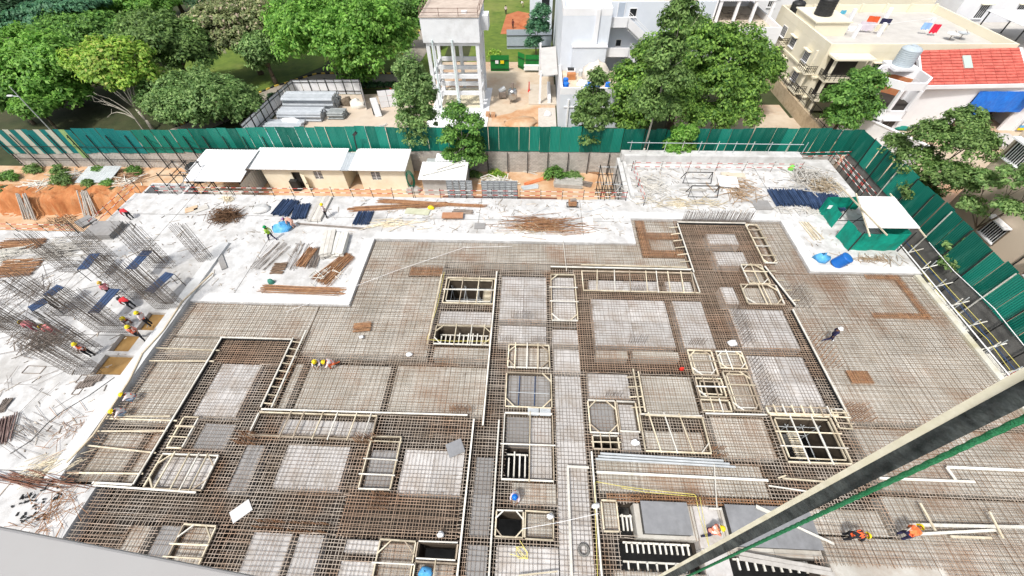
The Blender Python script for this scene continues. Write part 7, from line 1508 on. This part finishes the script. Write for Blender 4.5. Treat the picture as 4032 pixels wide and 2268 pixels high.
# ================================================================== PEOPLE
SKIN = mat('skin', (.16,.085,.05), (.2,.11,.07), 4, rough=.6)
ORANGE = mat('orange_vest', (.85,.11,.03), (.9,.16,.05), 4, rough=.7); LIMEV = mat('lime_vest', (.45,.75,.04), rough=.7); STRIPE = mat('reflective_stripe', (.75,.72,.66), rough=.4)
HAIR = mat('hair', (.01,.008,.007)); SHOE = mat('shoe', (.03,.025,.02))
CL = lambda n, c: mat('cloth_'+n, c, tuple(min(1,v*1.25) for v in c), 6, rough=.9)
J = ['pelvis','spine','chest','neck','head','crown','shL','elL','wrL','haL','shR','elR','wrR','haR','hiL','knL','anL','toL','hiR','knR','anR','toR']
EDG = [(0,1),(1,2),(2,3),(3,4),(4,5),(2,6),(6,7),(7,8),(8,9),(2,10),(10,11),(11,12),(12,13),(0,14),(14,15),(15,16),(16,17),(0,18),(18,19),(19,20),(20,21)]
RAD = [.15,.145,.165,.062,.095,.072,.085,.058,.04,.038,.085,.058,.04,.038,.112,.078,.052,.05,.112,.078,.052,.05]
POSE = {
 'stand': dict(pelvis=(0,0,.92),spine=(0,.0,1.1),chest=(0,.01,1.30),neck=(0,.02,1.46),head=(0,.05,1.57),crown=(0,.05,1.66),shL=(-.18,.0,1.37),elL=(-.25,-.02,1.10),wrL=(-.22,.14,.92),haL=(-.2,.2,.87),shR=(.18,0,1.37),elR=(.25,-.02,1.1),wrR=(.22,.14,.92),haR=(.2,.2,.87),hiL=(-.1,0,.86),knL=(-.11,.04,.47),anL=(-.11,-.02,.07),toL=(-.12,.13,.04),hiR=(.1,0,.86),knR=(.11,.04,.47),anR=(.11,-.02,.07),toR=(.12,.13,.04)),
 'walk': dict(shL=(-.18,.03,1.37),wrL=(-.24,.25,.98),haL=(-.22,.3,.94),elR=(.25,-.14,1.12),wrR=(.24,-.12,.88),haR=(.23,-.1,.82),knL=(-.1,.24,.5),anL=(-.1,.34,.08),toL=(-.1,.5,.05),knR=(.1,-.06,.46),anR=(.1,-.38,.14),toR=(.1,-.27,.04)),
 'bend': dict(pelvis=(0,-.12,.86),spine=(0,.08,.98),chest=(0,.27,1.05),neck=(0,.41,1.07),head=(0,.52,1.05),crown=(0,.6,1.06),shL=(-.18,.3,1.04),elL=(-.22,.36,.76),wrL=(-.14,.42,.5),haL=(-.12,.44,.42),shR=(.18,.3,1.04),elR=(.22,.36,.76),wrR=(.14,.42,.5),haR=(.12,.44,.42),hiL=(-.1,-.1,.8),knL=(-.13,.08,.44),anL=(-.13,-.04,.07),toL=(-.13,.12,.04),hiR=(.1,-.1,.8),knR=(.13,.02,.44),anR=(.13,-.1,.07),toR=(.13,.06,.04)),
 'squat': dict(pelvis=(0,-.18,.28),spine=(0,-.09,.45),chest=(0,.05,.64),neck=(0,.15,.77),head=(0,.23,.85),crown=(0,.28,.93),shL=(-.18,.06,.68),elL=(-.26,.28,.55),wrL=(-.13,.46,.38),haL=(-.1,.5,.3),shR=(.18,.06,.68),elR=(.26,.28,.55),wrR=(.13,.46,.38),haR=(.1,.5,.3),hiL=(-.11,-.14,.27),knL=(-.2,.22,.48),anL=(-.16,.02,.07),toL=(-.18,.17,.04),hiR=(.11,-.14,.27),knR=(.2,.22,.48),anR=(.16,.02,.07),toR=(.18,.17,.04)),
 'kneel': dict(pelvis=(0,-.1,.46),spine=(0,.04,.62),chest=(0,.2,.76),neck=(0,.32,.85),head=(0,.42,.89),crown=(0,.48,.96),shL=(-.18,.2,.79),elL=(-.24,.42,.58),wrL=(-.12,.55,.36),haL=(-.1,.58,.28),shR=(.18,.2,.79),elR=(.26,.36,.55),wrR=(.16,.52,.32),haR=(.14,.55,.25),hiL=(-.1,-.08,.42),knL=(-.13,.28,.46),anL=(-.13,.22,.07),toL=(-.13,.37,.04),hiR=(.1,-.08,.42),knR=(.12,.02,.08),anR=(.12,-.38,.08),toR=(.12,-.5,.04)),
}
for k in ('walk',): POSE[k] = {**POSE['stand'], **POSE[k]}
TODO = []
def person(label, at, pose, rz, shirt, trousers, vest=None, hat=None, shoe=None, s=1.0): TODO.append((label, Vector(at), pose, rz, shirt, trousers, vest, hat, shoe, s))
YH, WH, GH, BH = YELLOWP, WHITE, mat('green_helmet', (.0,.26,.07), rough=.35), mat('blue_helmet', (.01,.16,.62), rough=.35)
PINK, WSH, GREYTR, BLK, NVY, REDS, BLJ = CL('pink',(.62,.22,.24)), CL('white_shirt',(.66,.58,.58)), CL('grey_trousers',(.16,.18,.22)), CL('black_trousers',(.015,.016,.02)), CL('navy',(.012,.02,.05)), CL('red_shirt',(.62,.04,.05)), CL('pale_jeans',(.28,.36,.46))
D = math.radians
ZD = -.12
person('person in a red shirt and black trousers bending over bars at the left slab edge', T(1,0,1330,925,0), 'bend', D(80), REDS, BLK)
person('person in a lime vest and green helmet walking across the slab', T(1,1,175,1140,0), 'walk', D(75), CL('lime_shirt',(.35,.55,.1)), NVY, LIMEV, GH)
person('person in an orange vest and yellow helmet holding a rod beside the plank stack', T(1,1,715,915,0), 'stand', D(-60), WSH, BLK, ORANGE, YH)
person('person in pink and peach clothes bending over the blue tarpaulin', T(1,1,385,1010,0), 'bend', D(95), CL('peach',(.62,.34,.26)), CL('peach_trousers',(.6,.36,.28)), None, mat('purple_scarf', (.35,.16,.4)))
person('person with white sleeves and grey trousers crouching on the mat, left of a pair', T(2,1,640,945,ZD), 'squat', D(190), WSH, GREYTR, ORANGE, YH)
person('person in an orange vest crouching on the mat, right of a pair', T(2,1,790,955,ZD), 'kneel', D(120), WSH, CL('orange_trousers',(.7,.16,.06)), ORANGE, YH)
person('person in an orange vest and black trousers standing by the lower muddy pit', T(2,0,935,850,0), 'stand', D(-150), WSH, BLK, ORANGE, YH)
person('person in an orange vest stepping over the middle muddy pit', T(2,0,1440,680,0), 'walk', D(-140), CL('salmon',(.7,.3,.24)), BLK, ORANGE, YH)
person('person in an orange vest standing at the right of the upper muddy pit', T(2,0,1530,545,0), 'stand', D(100), WSH, BLK, ORANGE, YH)
person('person in a pale pink shirt kneeling at the left of the upper muddy pit', T(2,0,1300,530,0), 'squat', D(-120), WSH, CL('brown_trousers',(.2,.12,.08)), ORANGE, YH)
person('person in pink behind the wall cage next to the navy staging', T(2,0,1160,250,0), 'stand', D(60), PINK, BLK, None, mat('tan_helmet', (.55,.36,.06), rough=.4))
person('person in a red shirt working inside the wall cage near the bulkhead', T(2,0,1350,370,0), 'bend', D(80), REDS, BLK, None, WH)
person('person in dark pink bending beside the dark tie heap, left one', T(2,0,400,600,0), 'bend', D(85), PINK, CL('dark_pink',(.35,.06,.1)), None, YH)
person('person in a reddish shirt bending beside the dark tie heap, right one', T(2,0,600,640,0), 'bend', D(85), CL('rose',(.6,.2,.2)), CL('dark_rose',(.4,.08,.1)), None, YH)
person('person in an orange vest and jeans crouching by the bulkhead, upper one', T(2,0,1360,1290,ZD), 'squat', D(110), WSH, BLJ, ORANGE, YH)
person('person in an orange vest crouching by the bulkhead, lower one', T(2,0,1265,1440,ZD), 'squat', D(140), WSH, BLJ, ORANGE, YH)
person('person in a navy suit and white helmet walking on the right mat', T(2,3,590,705,ZD), 'walk', D(-100), NVY, NVY, None, WH, WHITE)
person('person in an orange vest and black trousers bending at lower right, left one', T(3,3,680,1100,ZD), 'bend', D(-95), BLK, BLK, ORANGE, YH)
person('person in an orange vest and navy trousers bending over the white board', T(3,3,1180,1090,ZD), 'bend', D(-60), CL('orange_shirt',(.75,.18,.06)), NVY, ORANGE, YH)
person('person in an orange vest kneeling between the grey covers', T(3,2,1765,1060,-.28), 'kneel', D(-80), CL('salmon2',(.7,.28,.2)), NVY, ORANGE, YH)
person('person with a blue helmet sitting on the mat beside the lift shaft', T(3,2,35,730,ZD), 'squat', D(170), CL('lilac',(.5,.5,.66)), CL('orange_tr2',(.7,.2,.08)), ORANGE, BH)
person('person in red standing in the side passage by the diagonal beam', T(2,3,2330,1120,-1.6), 'stand', D(90), REDS, CL('red_sari',(.6,.06,.08)), None, HAIR)
person('person in a white shirt standing by the far lawn behind the tower', T(0,1,2515,145,GZ), 'stand', D(180), WSH, BLK, None, HAIR)
person('person in dark clothes standing by the red earth heap', T(0,2,10,290,GZ), 'stand', D(150), CL('maroon',(.12,.03,.03)), BLK, None, HAIR)
person('person in white stooping at the top edge by the far lawn', T(0,2,110,75,GZ), 'bend', D(90), WSH, CL('khaki',(.35,.28,.18)), None, HAIR)
tmp = []
for it in TODO:
    ps = POSE[it[2]]; me = bpy.data.meshes.new('skeleton'); me.from_pydata([ps[j] for j in J], EDG, []); me.update(); ob = bpy.data.objects.new('skeleton', me); col.objects.link(ob)
    sk = ob.modifiers.new('skin', 'SKIN'); sk.use_smooth_shade = True
    for v, r in zip(me.skin_vertices[0].data, RAD): v.radius = (r, r*.82 if r > .12 else r)
    me.skin_vertices[0].data[0].use_root = True
    sb = ob.modifiers.new('sub', 'SUBSURF'); sb.levels = 1; sb.render_levels = 1; tmp.append(ob)
dg = bpy.context.evaluated_depsgraph_get(); dg.update()
def segd(p, a, b):
    d = b-a; t = max(0, min(1, (p-a).dot(d)/d.length_squared)); return (p-a-d*t).length, t
ZONE = {0:'sh',1:'sh',2:'sk',3:'sk',4:'sk',5:'sh',6:'sh',7:'sl',8:'sk',9:'sh',10:'sh',11:'sl',12:'sk',13:'tr',14:'tr',15:'tr',16:'so',17:'tr',18:'tr',19:'tr',20:'so'}
for it, ob in zip(TODO, tmp):
    label, at, pose, rz, shirt, trous, vest, hat, shoe, s = it; ps = {k: Vector(v) for k, v in POSE[pose].items()}
    me = bpy.data.meshes.new_from_object(ob.evaluated_get(dg)); me.name = 'person'
    me.materials.clear()
    for m_ in (SKIN, shirt, trous, shoe or SHOE): me.materials.append(m_)
    segs = [(ps[J[a]], ps[J[b]]) for a, b in EDG]; vf = []
    for p in me.polygons:
        c_ = p.center; best = min(range(len(segs)), key=lambda i: segd(c_, *segs[i])[0]/(.5+RAD[EDG[i][0]]*4)); zn = ZONE[best]
        if zn == 'sl': zn = 'sh' if segd(c_, *segs[best])[1] < .35 else 'sk'
        if best in (13,17) and segd(c_, *segs[best])[1] < .1 and c_.z > ps['pelvis'].z+.03: zn = 'sh'
        p.material_index = {'sk':0,'sh':1,'tr':2,'so':3}[zn]
        if vest and best in (0,1,5,9) and segd(c_, *segs[best])[1] < (.95 if best in (0,1) else .75): vf.append(p)
    # fingers and nose joined into the body
    bm = bmesh.new(); bm.from_mesh(me)
    for h_, w_ in (('haL','wrL'),('haR','wrR')):
        d = (ps[h_]-ps[w_]).normalized(); a_ = d.cross(Vector((0,0,1)) if abs(d.z) < .9 else Vector((0,1,0))).normalized(); dn = a_.cross(d)
        for k in range(5):
            mbx = MB(); o_ = ps[h_]+d*.02+a_*(k-1.7)*.018 if k < 4 else ps[w_].lerp(ps[h_],.6)+a_*.035; l = (.06,.075,.07,.055,.05)[k]; dd_ = d if k < 4 else (d+a_*.9).normalized()
            mbx.tube(o_, o_+dd_*l*.55, .009, 5, .008); mbx.tube(o_+dd_*l*.55, o_+dd_*l*.85+dn*l*.35, .008, 5, .006)
            base_ = [bm.verts.new(v) for v in mbx.v]
            for f in mbx.f: bm.faces.new([base_[i] for i in f])
    fd = (ps['head']-ps['neck']); fw = Vector((0,1,0)); fw = (fw-fd.normalized()*fw.dot(fd.normalized())).normalized()
    mbx = MB().tube(ps['head']+fw*.085, ps['head']+fw*.115, .016, 5, .006); base_ = [bm.verts.new(v) for v in mbx.v]
    for f in mbx.f: bm.faces.new([base_[i] for i in f])
    bm.to_mesh(me); bm.free()
    bo = bpy.data.objects.new('person', me); col.objects.link(bo); bo.location = at; bo.rotation_euler = (0,0,rz); bo.scale = (s*1.03,)*3
    me.polygons.foreach_set('use_smooth', [True]*len(me.polygons)); tag(bo, label, 'person', 'people on and around the site')
    if vf:
        vm = MB(); idx = {}; mi = []
        src = ob.evaluated_get(dg).to_mesh(); pe, ch_ = ps['pelvis'], ps['chest']; ax = (ch_-pe)
        for p in vf:
            f = []
            for vi in p.vertices:
                if vi not in idx: v = src.vertices[vi]; idx[vi] = len(vm.v); vm.v.append(tuple(v.co+v.normal*.016))
                f.append(idx[vi])
            vm.f.append(tuple(f)); t_ = (p.center-pe).dot(ax)/ax.length_squared; xx = abs(p.center.x); mi.append(1 if (.30 < t_ < .46) or (t_ > .5 and .06 < xx < .115) else 0)
        vme = vm.mesh('vest'); vme.materials.append(vest); vme.materials.append(STRIPE); vme.polygons.foreach_set('material_index', mi); obj('vest', vme, None, bo, smooth=True); ob.evaluated_get(dg).to_mesh_clear()
    hd_ = (ps['crown']-ps['head']).normalized(); q_ = hd_.to_track_quat('Z','Y').to_matrix().to_4x4()
    if hat is HAIR or hat is None:
        m_ = MB().lathe([(.112,-.06),(.118,0),(.108,.06),(.07,.105),(0,.12)],(0,0,0),12); nm = 'hair'; ma = HAIR
    else:
        m_ = MB().lathe([(.175,-.012),(.178,.0),(.132,.012),(.135,.03),(.125,.09),(.09,.135),(.03,.155),(0,.156)],(0,0,0),14); nm = 'helmet'; ma = hat
    ho = obj(nm, m_, ma, bo, smooth=True); ho.matrix_local = Matrix.Translation(ps['head']+hd_*.045)@q_
for ob in tmp: m_ = ob.data; bpy.data.objects.remove(ob); bpy.data.meshes.remove(m_)
rope('rod held by the worker beside the plank stack', [T(1,1,725,840,1.1), T(1,1,800,930,0.05)], r=.02, ma=OLDSTEEL, cat='rod', name='rod')

# ================================================================== CLOSE TO THE CAMERA
lg = empty('window_ledge', (-.8,0,25.15), 'smooth pale grey ledge close to the camera at the bottom left', 'ledge')
LEDGE = mat('painted_ledge', (.33,.325,.32), (.36,.355,.35), 1.2, rough=.45, c3=(.30,.28,.27), scale3=4, amt3=.5)
e0, e1_ = T(3,0,0,1005,25.25), T(3,0,2150,1420,25.25); dv = (e1_-e0).normalized(); nv = Vector((dv.y,-dv.x,0))
o_ = Vector(lg.location)
a_, b_ = e0-dv*1.2, e1_+dv*.5
prof = [(0,-.004),(.0012,-.0012),(.004,0),(.35,0),(.35,-.16),(0,-.16)]
vs = []
for p in (a_, b_):
    for d_, z_ in prof: vs.append(Vector((p.x,p.y,25.25))+nv*d_+Vector((0,0,z_))-o_)
n = len(prof); obj('ledge_board', MB().add(vs, [(i,(i+1)%n,n+(i+1)%n,n+i) for i in range(n)]+[tuple(range(n-1,-1,-1)),tuple(range(n,2*n))]), LEDGE, lg)
obj('ledge_support', MB().bar(a_-o_+nv*.2+Vector((0,0,-.3)), b_-o_+nv*.2+Vector((0,0,-.3)), .2, .25), LEDGE, lg)
def near(px, py, dist):                 # a place at a given distance along a line of sight, display pixels of the 2576 wide view
    k = SRC_W/2576; a = (px*k-SRC_W/2)/F_SRC; b = -(py*k-SRC_H/2)/F_SRC
    return Vector((0,0,CAM_H))+(_r*a+_u*b-_b)*dist
BEAM = mat('black_painted_timber', (.018,.022,.023), (.07,.08,.08), 9, rough=.4, c3=(.13,.145,.14), scale3=5, amt3=.8, spec=.5, bump=.5, bscale=14)
p0, p1 = near(2576,974,1.6), near(1690,1443,5.4); d = (p1-p0); p0 -= d*.22; p1 += d*.35; c_ = (p0+p1)/2
dn = d.normalized(); view = (c_-Vector((0,0,CAM_H))).normalized(); upv = dn.cross(view).normalized()
if upv.z < 0 or upv.dot(_u) < 0: upv = -upv
bm_ = empty('diagonal_beam', c_, 'black painted diagonal beam with a cream top edge close to the camera', 'beam')
obj('beam_web', MB().bar(p0-c_-upv*.016, p1-c_-upv*.016, .075, .072, up=upv), BEAM, bm_); obj('beam_cap', MB().bar(p0-c_+upv*.037, p1-c_+upv*.037, .082, .033, up=upv), mat('cream_timber_edge', (.68,.63,.47), (.80,.76,.62), 6, c3=(.48,.42,.30), scale3=5), bm_)
q0, q1 = near(2576,1053,1.5), near(1750,1440,5.0); d2 = q1-q0; q0 -= d2*.22; q1 += d2*.35; pts = []; rr = random.Random(2)
rm = MB()
for s in range(3):
    pv = None
    for i in range(241):
        f = i/240; p = q0.lerp(q1,f); a = 2*math.pi*s/3+f*170; si = dn.cross(upv).normalized(); p = p+(upv*math.cos(a)+si*math.sin(a))*.0055
        if pv is not None: rm.tube(pv, p, .0088, 6, cap=False)
        pv = p
ro = obj('green_rope', rm, mat('green_rope_fibre', (.015,.17,.06), (.05,.26,.12), 30, bump=.4, bscale=120), None, 'thick twisted green rope stretched along the diagonal beam', 'rope', smooth=True)
